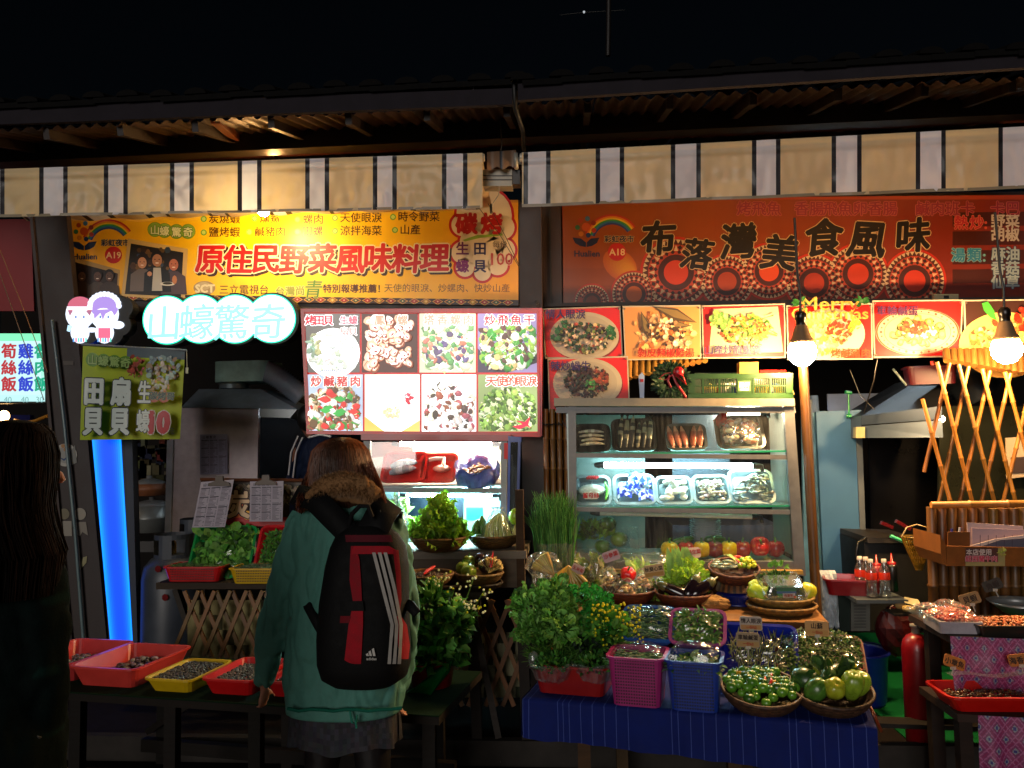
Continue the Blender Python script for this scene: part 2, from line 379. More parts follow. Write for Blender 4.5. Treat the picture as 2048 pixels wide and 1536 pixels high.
# ------------------------------------------------------------------ market roof
rf = thing('market_roof','long low market roof with barrel tiles along its edge and grey fascia board','roof',(0,4.0,3.1))
A = P(-260,252,4.05); B = P(1034,192,3.98); B2 = P(1034,180,3.9); D_ = P(2300,104,3.84)
def fascia(a,b,h0,h1,name='fascia'):
    m = MB(); a,b = V(a),V(b)
    m.prism([a+V((0,0,-h0/2)),b+V((0,0,-h1/2)),b+V((0,0,h1/2)),a+V((0,0,h0/2))],(0,.03,0),C('2a262c')); return m.build(name,mMatte,rf)
fascia(A+V((0,0,.03)),B,.10,.085); fascia(B2+V((.004,0,-.01)),D_,.085,.07)
tilecol = C('050404')
def tile(p,s=1.0,first=False):
    m = MB(); L = .34; q = []
    for k in range(5):
        yy = k/4*L; zz = yy*.30
        for j in range(7):
            a = PI*j/6; q.append(p+V((math.cos(a)*.062,yy,math.sin(a)*.034+zz)))
    m.add(q,[(k*7+j,k*7+j+1,(k+1)*7+j+1,(k+1)*7+j) for k in range(4) for j in range(6)],rc(tilecol,.3),True)
    m.add(q[:7],[tuple(range(7))],rc(C('060505'),.3)); return m
t0 = tile(V((0,0,0))); tm = t0.mesh('roof_tile',(0,0,0)); tm.materials.append(mMatte)
pm = MB()
q = [V((-.1+.2*j/6,0,-.02*math.sin(PI*j/6))) for j in range(7)]+[V((-.1+.2*j/6,.34,-.02*math.sin(PI*j/6)+.10)) for j in range(7)]
pm.add(q,[(j,j+1,j+8,j+7) for j in range(6)],C('060505'),True); pm.add([q[0],q[6],q[6] - V((0,0,.03)),q[0] - V((0,0,.03))],[(0,1,2,3)],C('080707'))
pmesh = pm.mesh('pan_tile',(0,0,0)); pmesh.materials.append(mMatte)
def tilerow(a,b,hh):
    n = int((b - a).length/.187); ru = (b - a)/n
    for row in range(4):
        for i in range(n+1):
            p = a+ru*i+V((0,row*.31,hh+row*.095+U(-.006,.006)))
            o = obj_of(tm,'roof_tile',rf); o.location = p - WL[rf.name]; o.rotation_euler = (U(-.03,.03),0,U(-.04,.04))
            if row < 2 and i < n: o = obj_of(pmesh,'pan_tile',rf); o.location = p+ru/2 - WL[rf.name]+V((0,.01,0))
tilerow(A+V((0,-.03,0)),B+V((0,-.03,0)),.085); tilerow(B2+V((.03,-.03,0)),D_+V((0,-.03,0)),.045)
# soffit: corrugated sheets, rafters, purlins
zs = 3.28
so_ = MB()
def corr(u,v,x0,x1,y0,y1,z0,z1): return V((x0+(x1 - x0)*u,y0+(y1 - y0)*v,z0+(z1 - z0)*v+.012*math.sin(u*(x1 - x0)*2*PI/.075)))
for i in range(14):
    x0 = -4.2+i*.62; m = MB()
    m.grid(lambda u,v: corr(u,v,x0,x0+.615,4.06,6.3,zs+.02,zs+.58),48,3,C('2c150b')); m.build('soffit_sheet',mSteel,rf)
def beam(a,b,wd,th,col,name): m = MB(); m.bar(a,b,wd,th,col); return m.build(name,mSteel,rf)
zq1 = P(1000,262,4.62).z; beam((-4.4,4.62,zq1),(4.4,4.62,zq1),.10,.13,C('0d0b0a'),'beam')
zq1 = P(700,296,5.05).z; beam((-4.4,5.05,zq1),(4.4,5.05,zq1),.05,.06,C('4a2012'),'purlin')
beam((-4.4,5.9,zs+.33),(4.4,5.9,zs+.33),.05,.09,C('4a2416'),'purlin')
for i in range(20):
    x = -4.15+i*.425; beam((x,4.09,zs - .0),(x+.0,6.2,zs+.52),.035,.06,C('20100a'),'rafter')
beam(P(430,232,4.1),P(505,300,5.05),.05,.08,C('8a4a24'),'brace')
m = MB(); m.tube([P(1028,165,3.93),P(1030,215,3.9),P(1046,262,4.1),P(1048,300,4.3)],.012,C('0a0909')); m.build('downpipe',mSteel,rf)
# masonry-like end upright between the stalls and tall far lamp mast
# ------------------------------------------------------------------ steel posts and the sign band
BR = C('2a1a16')
def post(name,pts,Y,dY,label,cat='post',col=BR):
    m = MB(); ext(m,pts,Y,dY,col); return m.build(name,mSteel,label=label,cat=cat)
po = thing('steel_post','leaning dark brown steel post with stickers beside the blue light panel','post',P(175,1400,4.86))
m = MB(); ext(m,[(62,425),(132,425),(222,1372),(150,1372)],4.86,.05,BR); ext(m,[(58,425),(64,425),(152,1372),(146,1372)],4.84,.07,C('35211b')); m.build('shaft',mSteel,po)
def sticker(f): st = Print(plane_at(4.855)); f(st); st.build('sticker',mPrint,po)
def stk(st):
    st.disc(131,910,23,C('a8a49a')); st.disc(131,910,17,C('8c8b85')); st.poly([(115,912),(128,918),(147,902),(140,912),(128,922)],C('23406a')); st.poly([(134,912),(150,890),(154,925),(140,932)],C('6f6f6a'))
    for x,y,r_ in ((126,892,4),(137,892,4),(131,899,4)): st.disc(x,y,r_,C('a07040'))
sticker(stk); sticker(lambda s: s.disc(128,1028,11,C('6e6650'))); sticker(lambda s: s.disc(160,1028,12,C('8d8576')))
for q,h in (([(118,1042),(143,1042),(144,1072),(122,1072)],'8a8378'),([(150,1044),(172,1044),(176,1071),(165,1064),(160,1072),(150,1068)],'7c7468'),([(166,1115),(174,1112),(173,1125),(160,1140)],'8c8560'),([(126,722),(147,722),(147,730),(128,730)],'4a4038')): sticker(lambda s: s.poly(q,C(h)))
m = MB(); m.tube([P(104,640,4.83),P(128,840,4.83),P(150,1060,4.83),P(170,1320,4.83)],.010,C('5f7478')); m.build('grey_power_cable',mPlastic,label='grey cable running down the leaning brown post',cat='cable')
post('steel_post',[(1038,405),(1082,405),(1094,1425),(1050,1425)],4.72,.12,'dark brown steel post between the two stalls, left of the bamboo canes',col=C('2b1b17'))
m = MB(); ext(m,[(128,400),(1040,400),(1040,640),(128,640)],5.02,.08,BR); m.build('sign_backing',mSteel,label='dark board behind the yellow banner of the left stall',cat='panel')
m = MB(); ext(m,[(1084,395),(2300,380),(2300,606),(1084,616)],5.03,.08,C('2a1613')); ext(m,[(1084,400),(1121,400),(1124,612),(1087,612)],4.96,.06,C('2e1b17')); ext(m,[(1098,400),(1101,400),(1104,612),(1101,612)],4.95,.01,C('0c0807')); m.build('sign_backing',mSteel,label='dark board behind the red and orange banner of the right stall',cat='panel')
m = MB(); ext(m,[(1084,606),(2300,590),(2300,600),(1084,613)],4.90,.1,C('2c201c')); m.build('sign_rail',mSteel,label='thin dark rail under the orange banner, above the dish posters',cat='rail')
m = MB(); ext(m,[(128,612),(1040,618),(1040,628),(128,622)],4.92,.1,C('2c201c')); m.build('sign_rail',mSteel,label='thin dark rail under the yellow banner, above the light boxes',cat='rail')
# ------------------------------------------------------------------ awnings
mAwn = mat('awning_fabric',None,.5,ns=2.5,na=.16,bump=.35,bs=7,coat=.1,transl=.2,spec=.5)
CR,WH,BKc = C('e8cc9c'),C('ece6ea'),C('1c1820')
def awning(name,label,x0,x1,top,bot,Y,stripes,sag,flip=0):
    t = thing(name,label,'awning',P((x0+x1)/2,bot((x0+x1)/2),Y))
    def fn(u,v):
        x = x0+(x1 - x0)*u; tp,bt = top(x),bot(x)
        y = tp+(bt - tp)*v
        fold = .012*math.sin(x*.031+1.3)+.010*noise.noise(V((x*.012,v*2.0,3)))*2+.006*noise.noise(V((x*.05,v*5,1)))*2
        lip = -.03 if .12 < v < .20 else (-.012 if v >= .2 else 0)
        return P(x,y+(.5*math.sin(x*.03) if v > .9 else 0),Y+lip+fold*min(1,v*2+.15)*sag)
    def cf(u,v):
        x = x0+(x1 - x0)*u
        for a,b in stripes:
            if a - 4.5 <= x <= a+4.5 or b - 4.5 <= x <= b+4.5: return BKc
            if a < x < b: return WH
        return CR
    m = MB(); m.grid(fn,int((x1 - x0)/3),14,cf); m.build('valance',mAwn,t)
    hb_ = MB()
    for i in range(int((x1 - x0)/20)):
        u0,u1 = i*20/(x1 - x0),min(1,(i*20+20)/(x1 - x0)); a,b = fn(u0,1),fn(u1,1)
        hb_.add([a+V((0,-.002,.012)),b+V((0,-.002,.012)),b+V((0,-.002,-.004)),a+V((0,-.002,-.004)),],[(0,1,2,3)],C('9a8c72'))
    hb_.build('hem',mAwn,t)
    rb = MB(); rb.tube([P(x0 - 4,top(x0)+10,Y+.035),P(x1+4,top(x1)+10,Y+.035)],.022,C('b8b2a4'),10); rb.build('front_bar',mAlu,t)
    def cn(u,v):
        x = x0+(x1 - x0)*u; a = P(x,top(x)+4,Y+.03); b = V((a.x*1.03,4.97,2.985 - .0*u)); b.z = P(x,446 - x*.03 if x < 1000 else 396 - (x - 1044)*.037,4.97).z
        p = a.lerp(b,v); p.z -= .02*math.sin(PI*v)*(1+.5*math.sin(x*.02))+.008*math.sin(x*.06+v*3); return p
    cm = MB(); cm.grid(cn,int((x1 - x0)/4),8,cf); cm.build('canopy',mAwn,t)
    return t
sL = [(80,128),(212,250),(342,383),(477,517),(612,651),(748,789),(887,930)]; sL = [(-55,3)]+sL
awning('awning','cream and white striped awning over the yellow banner on the left',-60,965,lambda x: 338 - .0335*x,lambda x: 433 - .018*x,4.3,sL,1.0)
sR = [(1049,1096),(1195,1243),(1346,1396),(1506,1555),(1667,1718),(1834,1886),(2000,2060)]
awning('awning','cream and white striped awning over the orange banner on the right',1044,2120,lambda x: 305 - .052*(x - 1044) ,lambda x: 413 - .037*(x - 1044),4.15,sR,.6)
m = MB(); pb(m,966,338,1024,372,4.45,.10,C('8f897b')); pb(m,966,350,1024,352,4.445,.006,C('3a3632')); pb(m,966,358,1024,360,4.445,.006,C('3a3632')); pb(m,1024,340,1040,368,4.46,.08,C('2d2b2a')); m.build('awning_housing',mAlu,label='beige aluminium awning housing in the gap between the two awnings',cat='awning housing')
m = MB(); m.grid(lambda u,v: P(974+58*u,304 - 4*u+(34+3*math.sin(u*14))*v,4.40+.012*math.sin(u*9)),30,4,lambda u,v: BKc if .42 < u < .52 else C('8b6f58')); m.build('awning_scrap',mAwn,label='short brown fabric end hanging between the two awnings',cat='fabric')
m = MB(); m.lathe(P(1036,322,4.25),[(.0,-.02),(.045,-.02),(.045,.0),(.02,.002),(.02,.02),(.045,.022),(.045,.03),(0,.03)],16,C('a5a297'),rot=Matrix.Rotation(R(90),3,'Y')); m.build('awning_pulley',mAlu,label='pale round pulley at the left end of the right awning',cat='pulley')
def wire(pts,r,col,label,cat='wire',name='wire'):
    m = MB(); m.tube(pts,r,col,5); return m.build(name,mPlastic,label=label,cat=cat)
wire([P(946,165,4.0),P(948,200,4.0)],.003,C('9a9a9a'),'short pale wire tied round the roof fascia')
wire([P(1000,240,4.5),P(1004,290,4.45),P(1002,300,4.4)],.003,C('8c8478'),'thin wire hanging above the gap between the awnings')
wire([P(999,372,4.45),P(997,390,4.5),P(985,408,4.6),P(982,425,4.6)],.003,C('a09a90'),'short wire with a black plug hanging under the awning housing')
m = MB(); m.lathe(P(982,418,4.60),[(0,-.03),(.006,-.025),(.009,.01),(.005,.03),(0,.032)],8,C('100e0d')); m.build('cable_plug',mPlastic,label='small black plug hanging over the round white price bubble',cat='plug')
wire([P(955,412,4.9),P(1000,470,4.88),P(1045,545,4.8),P(1078,618,4.7)],.0022,C('2a211c'),'left one of two thin dark wires crossing the price bubble')
wire([P(975,405,4.9),P(1012,475,4.88),P(1052,560,4.8),P(1080,612,4.7)],.0022,C('2a211c'),'right one of two thin dark wires crossing the price bubble')
wire([P(0,500,4.6),P(40,600,4.6),P(95,745,4.6)],.0025,C('8a5a2a'),'tan wire slanting down across the green lit sign at the left edge')
wire([P(-10,520,4.55),P(50,690,4.55),P(88,800,4.55)],.0025,C('6a4a2a'),'brown wire slanting down just left of the leaning post')
# ------------------------------------------------------------------ yellow banner of the left stall
bn = thing('shop_banner','yellow banner with large red characters and a photo of three people','banner',P(585,605,5.0))
m = MB(); ext(m,[(133,405),(1036,400),(1037,611),(139,598)],5.0,.012,C('d18a12')); m.build('board',mPrint,bn)
pr = Print(plane_at(4.9995)); OR,YE = C('f2a414'),C('ffd000')
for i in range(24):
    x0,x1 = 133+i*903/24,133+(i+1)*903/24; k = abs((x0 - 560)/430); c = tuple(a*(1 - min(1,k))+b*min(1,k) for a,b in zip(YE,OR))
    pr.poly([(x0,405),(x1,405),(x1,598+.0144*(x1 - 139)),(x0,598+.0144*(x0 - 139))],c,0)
def logo(x,y,s,dark,code,codecol=C('c41a12')):
    for i in range(7):
        a = 2*PI*i/7+.4; pr.disc(x+17*s*math.cos(a),y - 12*s+17*s*math.sin(a),5.0*s,[C('b03018'),C('203a70'),C('c8721c'),C('2c6a48'),C('a8381c'),C('3a6a90'),C('8a2418')][i],3)
    pr.disc(x,y - 12*s,8.5*s,C('c8501c'),3)
    pr.poly([(x - 27*s,y+9*s),(x - 10*s,y+11*s),(x,y+19*s),(x,y+28*s),(x - 12*s,y+26*s),(x - 22*s,y+20*s)],dark,4)
    pr.poly([(x+27*s,y+9*s),(x+10*s,y+11*s),(x+1.5*s,y+19*s),(x+1.5*s,y+28*s),(x+12*s,y+26*s),(x+22*s,y+20*s)],dark,4)
    for i,c in enumerate(('b8261a','d8731a','d8b020','2f8a3a','2a6a9a','2a3a80')):
        pr.ring(x+52*s,y+20*s,(54 - i*3.4)*s,(57.4 - i*3.4)*s,C(c),200,325,2)
    pr.text('Hualien',x+2,y+41*s,17*s,dark,.03,l=3); pr.text('彩虹夜市',x+66*s,y+12*s,15*s,dark,.03,C('d8b070'),.05,l=5)
    pr.disc(x+62*s,y+38*s,18*s,codecol,5); pr.text(code,x+62*s,y+38*s,19*s,C('f0c890'),.02,l=6)
logo(168,474,.95,C('1c2a50'),'A19')
pr.poly([(139,512),(240,540),(236,600),(142,598)],C('b08a50'),2); pr.poly([(142,522),(236,547),(233,600),(143,598)],C('2a1a14'),3)
# the framed photo of three people (and a darker copy behind it)
fx = [(256,477),(376,498),(370,602),(243,592)]
pr.poly(fx,C('d0a868'),20); pr.poly([(262,487),(367,505),(362,594),(250,588)],C('1c1410'),21)
for i in range(24): pr.disc(U(258,360),U(498,545),U(3,7),rc(rch([C('5a3a1a'),C('2a3a50'),C('6a4a20'),C('3a2418')]),.3),22+i,6)
def bust(x,y,s,hair,face,coat,inner=None):
    pr.poly([(x - 26*s,y+62*s),(x - 24*s,y+26*s),(x - 8*s,y+15*s),(x+8*s,y+15*s),(x+24*s,y+26*s),(x+27*s,y+62*s)],coat)
    if inner: pr.poly([(x - 7*s,y+16*s),(x+7*s,y+16*s),(x+10*s,y+60*s),(x - 10*s,y+60*s)],inner)
    pr.disc(x,y - 3*s,12.5*s,hair,None,14,14*s); pr.disc(x,y+2*s,9.5*s,face,None,14,12*s)
    for dx in (-4,4): pr.disc(x+dx*s,y,1.5*s,C('20120c'),None,8,1.0*s)
    pr.disc(x,y+7*s,3.6*s,C('e8d0c0'),None,8,1.3*s); pr.disc(x,y+3*s,1.4*s,tuple(v*.8 for v in face),None,6,2.4*s)
pr.l = 50
bust(285,524,.95,C('24140e'),C('c58a68'),C('6a5c58')); bust(348,528,.98,C('1c120e'),C('b86a50'),C('4a3a44')); bust(315,519,1.05,C('140e0c'),C('a87050'),C('14161c'),C('b8b0a8'))
pr.disc(336,568,15,C('d8d0c4'),None,14,4); pr.disc(336,567,10,C('2c2a18'),None,10,2.6); pr.disc(300,548,5,C('c58a68'),None,8); pr.disc(350,560,5,C('c07a50'),None,8,9)
for x,c in ((165,'3a261c'),(196,'44362f'),(220,'3a2c28')): bust(x,552,.8,C('1a100c'),C('5a3c30'),C(c))
for i,(x,y) in enumerate(((308,456),(327,458),(351,460),(374,460))):
    pr.disc(x+2,y+3,15,C('6a8a28'),2); pr.disc(x+2,y+3,13.5,C('8aa838'),3); pr.text('山蠔驚奇'[i],x+2,y+4,20,C('e8e0b0'),.02,C('5a7820'),.06,l=4)
def dot(x,y): pr.disc(x,y,6,C('5a9a3a'),2); pr.disc(x,y,4,C('b8c860'),3)
INK = C('4a2408')
for x,y,t in ((449,464,'鹽烤蝦'),(540,463,'鹹豬肉'),(626,462,'田螺'),(722,461,'涼拌海菜'),(821,459,'山產')):
    dot(x - len(t)*10.5 - 10,y+1); pr.text(t,x,y,21,INK,.014,l=3)
for x,y,t in ((449,437,'炭燒蝦'),(540,436,'燻鯊'),(626,438,'螺肉'),(722,435,'天使眼淚'),(838,433,'時令野菜')):
    dot(x - len(t)*10.5 - 10,y+1); pr.text(t,x,y,21,INK,.014,l=3)
for i,ch in enumerate('原住民野菜風味料理'):
    pr.text(ch,420+i*56.2,517 - i*.25+(2 if i % 2 else 0),60,C('c41410'),.034,C('f3e3b8'),.04,rot=R(U(-2,2)),l=4,shear=.06,shadow=C('3a1e08'))
pr.disc(409,576,22,C('a88a60'),2,ry=14); pr.disc(407,572,14,C('c0a880'),3,ry=8); pr.text('SCT',410,577,22,C('e8d8b0'),.05,l=5)
pr.text('三立電視台',488,579,20,INK,.01,l=3)
pr.text('台灣尚',580,582,20,C('8a8a3a'),.03,C('e0d080'),.05,rot=R(-2),l=4); pr.text('青',627,578,38,C('4a7a2a'),.005,C('c8b850'),.03,shear=.15,l=4)
pr.text('特別報導推薦！',703,577,18,INK,.03,l=3); pr.text('天使的眼淚、炒螺肉、快炒山產',894,576,18,C('5a3410'),0,l=3)
# price bubble
for l_,g,c in ((8,5,C('c41a12')),(9,0,C('e8cfa8'))):
    for x,y,r_ in ((968,432,60),(925,450,24),(1005,455,26),(925,505,24),(1008,500,24),(930,535,20),(965,545,18),(995,530,22),(965,490,50)): pr.disc(x,y,r_*.93+g,c,l_,24)
pr.text('碳烤',958,447,44,C('b01410'),.05,spread=50,l=14); pr.poly([(925,480),(955,470),(1005,468),(1005,471),(960,476),(930,483)],C('8aa838'),12)
pr.text('生',925,497,27,C('6a1a50'),.03,l=14); pr.text('蠔',925,532,27,C('7a1a6a'),.03,l=14); pr.text('田',960,497,27,C('2a1a50'),.03,l=14); pr.text('貝',960,532,27,C('2a1a50'),.03,l=14)
pr.text('每份',1000,489,15,INK,0,l=14); pr.text('100',1004,518,34,C('b0281c'),.0,C('e8b090'),.03,l=14)
# woven diamond border
bcol = [C('2a5a2a'),C('b01c14'),C('c8a018'),C('a81820')]
pr.poly([(139,586),(1037,600),(1037,611),(139,598)],C('30160c'),2)
for i in range(38):
    x = 150+i*23.4; y = 591.5+(x - 139)*.0144+1
    pr.poly([(x - 11,y),(x,y - 6.5),(x+11,y),(x,y+6.5)],C('d8a040'),3); pr.poly([(x - 9,y),(x,y - 5),(x+9,y),(x,y+5)],C('6a1410'),4)
    pr.poly([(x - 6,y),(x,y - 4),(x+6,y),(x,y+4)],bcol[i % 4],5); pr.disc(x,y,1.6,C('e8c890'),6,6)
pr.build('artwork',mPrint,bn)
# ------------------------------------------------------------------ orange banner of the right stall

bn = thing('shop_banner','dark orange banner with bold black characters over round sun patterns','banner',P(1590,605,5.0))
m = MB(); ext(m,[(1124,398),(2260,388),(2260,596),(1127,607)],5.0,.012,C('7a2a14')); m.build('board',mPrint,bn)
pr = Print(plane_at(4.9995)); pr.ymax = 605
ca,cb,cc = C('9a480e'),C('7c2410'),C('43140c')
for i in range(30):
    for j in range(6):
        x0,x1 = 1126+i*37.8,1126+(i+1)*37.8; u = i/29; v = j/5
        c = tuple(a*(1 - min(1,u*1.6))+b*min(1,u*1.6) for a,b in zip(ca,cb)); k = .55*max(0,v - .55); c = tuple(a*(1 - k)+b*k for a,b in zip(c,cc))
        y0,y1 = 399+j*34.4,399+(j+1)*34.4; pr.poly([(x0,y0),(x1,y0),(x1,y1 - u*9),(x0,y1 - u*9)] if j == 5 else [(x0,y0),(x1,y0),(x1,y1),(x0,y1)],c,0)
for k in range(7): pr.disc(1240+k*3,530+k*2,38 - k*4,tuple(a*(1 - k*.09)+b*k*.09 for a,b in zip(C('bd5a10'),C('dca014'))),1+k,20,(28 - k*3),rot=.7)
def sunp(x,y,r_,core='b83a14',top=True):
    a0,a1 = (180,360) if not top else (0,360); L0 = 10
    def D(rr,c,l): pr.disc(x,y,rr,c,l,30,a0=a0,a1=a1)
    D(r_,C('b8260f'),L0); D(r_*.93,C('4a1a10'),L0+1); n = 40
    for i in range(n):
        if not top and not n/2 <= i < n: continue
        a = 2*PI*i/n; b = 2*PI*(i+.9)/n; c = (a+b)/2
        pr.poly([(x+r_*.92*math.cos(a),y+r_*.92*math.sin(a)),(x+r_*.92*math.cos(b),y+r_*.92*math.sin(b)),(x+r_*.80*math.cos(c),y+r_*.80*math.sin(c))],C('c8ac88'),L0+2)
    n = 20
    D(r_*.78,C('a8381c'),L0+3)
    for i in range(n):
        if not top and not n/2 < i < n: continue
        a = 2*PI*(i+.5)/n; h = PI/n
        for rr,c_,w_ in ((.70,'2a1410',.07),(.57,'2a1410',.06)):
            ux,uy = math.cos(a),math.sin(a); cx_,cy_ = x+r_*rr*ux,y+r_*rr*uy; s = r_*w_
            pr.poly([(cx_+ux*s,cy_+uy*s),(cx_ - uy*s,cy_+ux*s),(cx_ - ux*s,cy_ - uy*s),(cx_+uy*s,cy_ - ux*s)],C(c_),L0+4)
        a += h
        pr.poly([(x+r_*.60*math.cos(a - h*.6),y+r_*.60*math.sin(a - h*.6)),(x+r_*.60*math.cos(a+h*.6),y+r_*.60*math.sin(a+h*.6)),(x+r_*.76*math.cos(a),y+r_*.76*math.sin(a))],C('c8ac88'),L0+5)
    D(r_*.50,C('40160f'),L0+6); D(r_*.34,C(core),L0+7)
sunp(1184,604,37,'7a2c12',False)
for i,(x,y,r_,c) in enumerate(((1268,588,47,'b05414'),(1454,563,56,'9c3612'),(1352,545,72,'c0340f'),(1538,543,58,'c8400f'),(1628,566,60,'a02c10'),(1716,548,62,'b8300f'),(1829,562,64,'b02a0f'))):
    sunp(x,y,r_,c)
logo(1172,466,1.0,C('18244a'),'A18')
xs = [1316,1395,1477,1560,1648,1735,1827]; ys = [476,508,482,505,475,478,470]; sz = [72,64,74,74,78,78,72]
for i,ch in enumerate('布落灣美食風味'): pr.text(ch,xs[i],ys[i],sz[i],C('17100d'),.036,C('c8a678'),.022,rot=R([-3,6,-4,5,-3,3,-5][i]),l=30,shear=.14)
for x,t in ((1518,'烤飛魚'),(1618,'香腸'),(1720,'飛魚卵香腸'),(1890,'鹹肉班卡'),(2010,'卡巴')): pr.text(t,x,417,30,C('8a2030'),.02,C('b05a50'),.04,l=30)
for x,y,t in ((1922,445,'熱'),(1953,445,'炒'),): pr.text(t,x,y,29,C('b01a2a'),.02,C('c86a4a'),.04,l=30)
for x,y,t in ((1916,510,'湯'),(1948,510,'類'),): pr.text(t,x,y,29,C('2a7a9a'),.03,C('9ab0a0'),.03,l=30)
pr.text(':',1971,447,30,C('c04a30'),.04,l=30); pr.text(':',1968,512,30,C('70a0a0'),.04,l=30)
for y,t in ((442,'野菜'),(469,'胡椒'),(507,'麻油'),(536,'香菇'),(564,'仙草')):
    pr.text(t+'雞肉湯類'[:0],2010,y,29,C('b8a898') if y < 480 else C('9aa6a8'),.03,C('5a2418') if y < 480 else C('2a4a6a'),.03,l=30); pr.text('雞湯',2078,y,29,C('9aa6a8'),.03,C('2a4a6a'),.03,l=30)
for j in range(4):
    y = 425+j*38; pr.poly([(1905,y),(2240,y - 4),(2240,y+24),(1905,y+28)],C('431509'),3)
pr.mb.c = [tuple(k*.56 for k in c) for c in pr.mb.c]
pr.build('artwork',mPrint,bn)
m = MB(); pb(m,1868,588,1917,600,4.87,.03,C('8f8a70')); pb(m,1888,591,1898,597,4.865,.006,C('1a1614')); m.build('junction_box',mPlastic,label='small beige electrical box on the rail above the cucumber dish poster',cat='electrical box')
# dark red banner and lit sign of the next stall at the left edge
m = MB(); ext(m,[(-120,440),(62,438),(68,622),(-120,622)],5.3,.02,C('8a0f16')); m.build('red_banner',mPrint,label='plain dark red banner at the left edge above the green lit sign',cat='banner')
# ================================================================== LIT SIGNS
mBox = emat('menu_light_box',1.35,None,.35,1.6)
mGreen = emat('green_sign_face',1.9); mKid = emat('figure_sign_face',1.0); mBlue = emat('blue_light_panel',1.25); mTeal = emat('teal_sign_face',.75)
# four round green-rimmed discs
t = thing('round_light_sign','lit white sign of four joined discs with green rims and characters','sign',P(437,690,4.72))
cxs = [334,400,470,543]; cy = [640,638,638,637]; rr = 49
def lobes(x_,y_,r_,back,col,Y):
    m = MB()
    for i in range(4):
        q = [P(x_[i]+r_*math.cos(2*PI*k/40),y_[i]+r_*math.sin(2*PI*k/40),Y+i*.0006) for k in range(40)]
        m.prism(q,(0,back - i*.0003,0),col)
    return m
lobes([c+3 for c in cxs],cy,rr+3,.10,C('0e1512'),4.728).build('housing',mSteel,t)
fp = Print(plane_at(4.722),.0005)
for i in range(4): fp.disc(cxs[i],cy[i],rr,(0.0,.62,.33),0,44)
for i in range(4): fp.disc(cxs[i],cy[i],rr - 2.6,(.80,1.05,1.0),2,44)
for i,ch in enumerate('山蠔驚奇'): fp.text(ch,cxs[i] - 6,cy[i]+6,74,(.16,.68,.60),.012,l=4,rot=R(-3),shear=.12)
fp.build('lit_face',mGreen,t)
# figure-shaped sign: two plain little figures side by side
t = thing('figure_light_sign','lit cut-out sign of two small cartoon figures, red cap and purple hair','sign',P(195,690,4.70))
hs = MB()
for x,y,r_ in ((162,628,34),(216,624,38),(168,662,26),(212,662,30),(234,650,22),(240,615,20)):
    hs.prism([P(x+6+r_*math.cos(2*PI*k/24),y+r_*math.sin(2*PI*k/24),4.712+.0007*r_/10) for k in range(24)],(0,.07,0),C('0a0b10'))
hs.build('housing',mSteel,t)
fp = Print(plane_at(4.708),.0004); Wt = (.85,.95,1.15)
for x,hair,top in ((160,(.50,.10,.16),0),(209,(.34,.22,.62),1)):
    fp.disc(x,628,29,Wt,0,ry=31); fp.disc(x,665,19,Wt,0,ry=22); fp.disc(x,614,25+top*3,hair,1,ry=21+top*3)
    fp.disc(x+(0 if not top else -2),633,21,(.95,.97,1.1),2,ry=17)
    if not top: fp.rect(x - 26,613,x+25,620,(.95,.9,1.0),3); fp.poly([(x - 24,621),(x - 14,622),(x - 20,632)],(.35,.12,.2),3); fp.poly([(x+24,621),(x+12,622),(x+20,632)],(.35,.12,.2),3)
    else:
        for k in range(13): a = PI+PI*k/12; fp.disc(x+29*math.cos(a),612+24*math.sin(a),5.5,Wt,3)
        fp.poly([(x - 22,620),(x+20,618),(x+2,628),(x - 3,640),(x - 8,626),(x - 20,638)],hair,4)
    for dx in (-8,8): fp.disc(x+dx,634,1.9,(.1,.2,.5),5,ry=3)
    fp.rect(x - 12,656,x+12,676,(.75,.85,1.0) if not top else (.75,.12,.22),4)
    for k in range(6): fp.rect(x - 14+k*5,676,x - 11+k*5,684,[(.1,.3,.7),(.7,.15,.2),(.1,.6,.5)][k % 3],5)
fp.disc(236,650,13,Wt,3,ry=8); fp.disc(184,660,11,Wt,6,ry=5); fp.poly([(136,650),(146,652),(140,664),(134,662)],(.5,.8,1.0),6)
fp.build('lit_face',mKid,t)
# blue light panel
t = thing('blue_light_panel','tall glowing blue light panel leaning beside the brown post','light panel',P(240,1285,4.80))
m = MB(); ext(m,[(178,700),(262,700),(276,1292),(218,1292)],4.803,.05,C('0a1020')); ext(m,[(246,800),(262,800),(275,1292),(266,1292)],4.79,.05,C('1a2740')); m.build('housing',mSteel,t)
fp = Print(plane_at(4.80),.0003)
n = 14
for i in range(n):
    u0,u1 = i/n,(i+1)/n; e = abs(u0+.5/n - .5)*2; c = (0.0,.05+.24*e ** 3,.72+.5*e ** 2)
    def X(u,y): v = (y - 700)/590; a = 168+(221 - 168)*v; b = 232+(266 - 232)*v; return a+(b - a)*u
    fp.poly([(X(u0,700),700),(X(u1,700),700),(X(u1,1290),1290),(X(u0,1290),1290)],c,1)
fp.build('lit_face',mBlue,t)
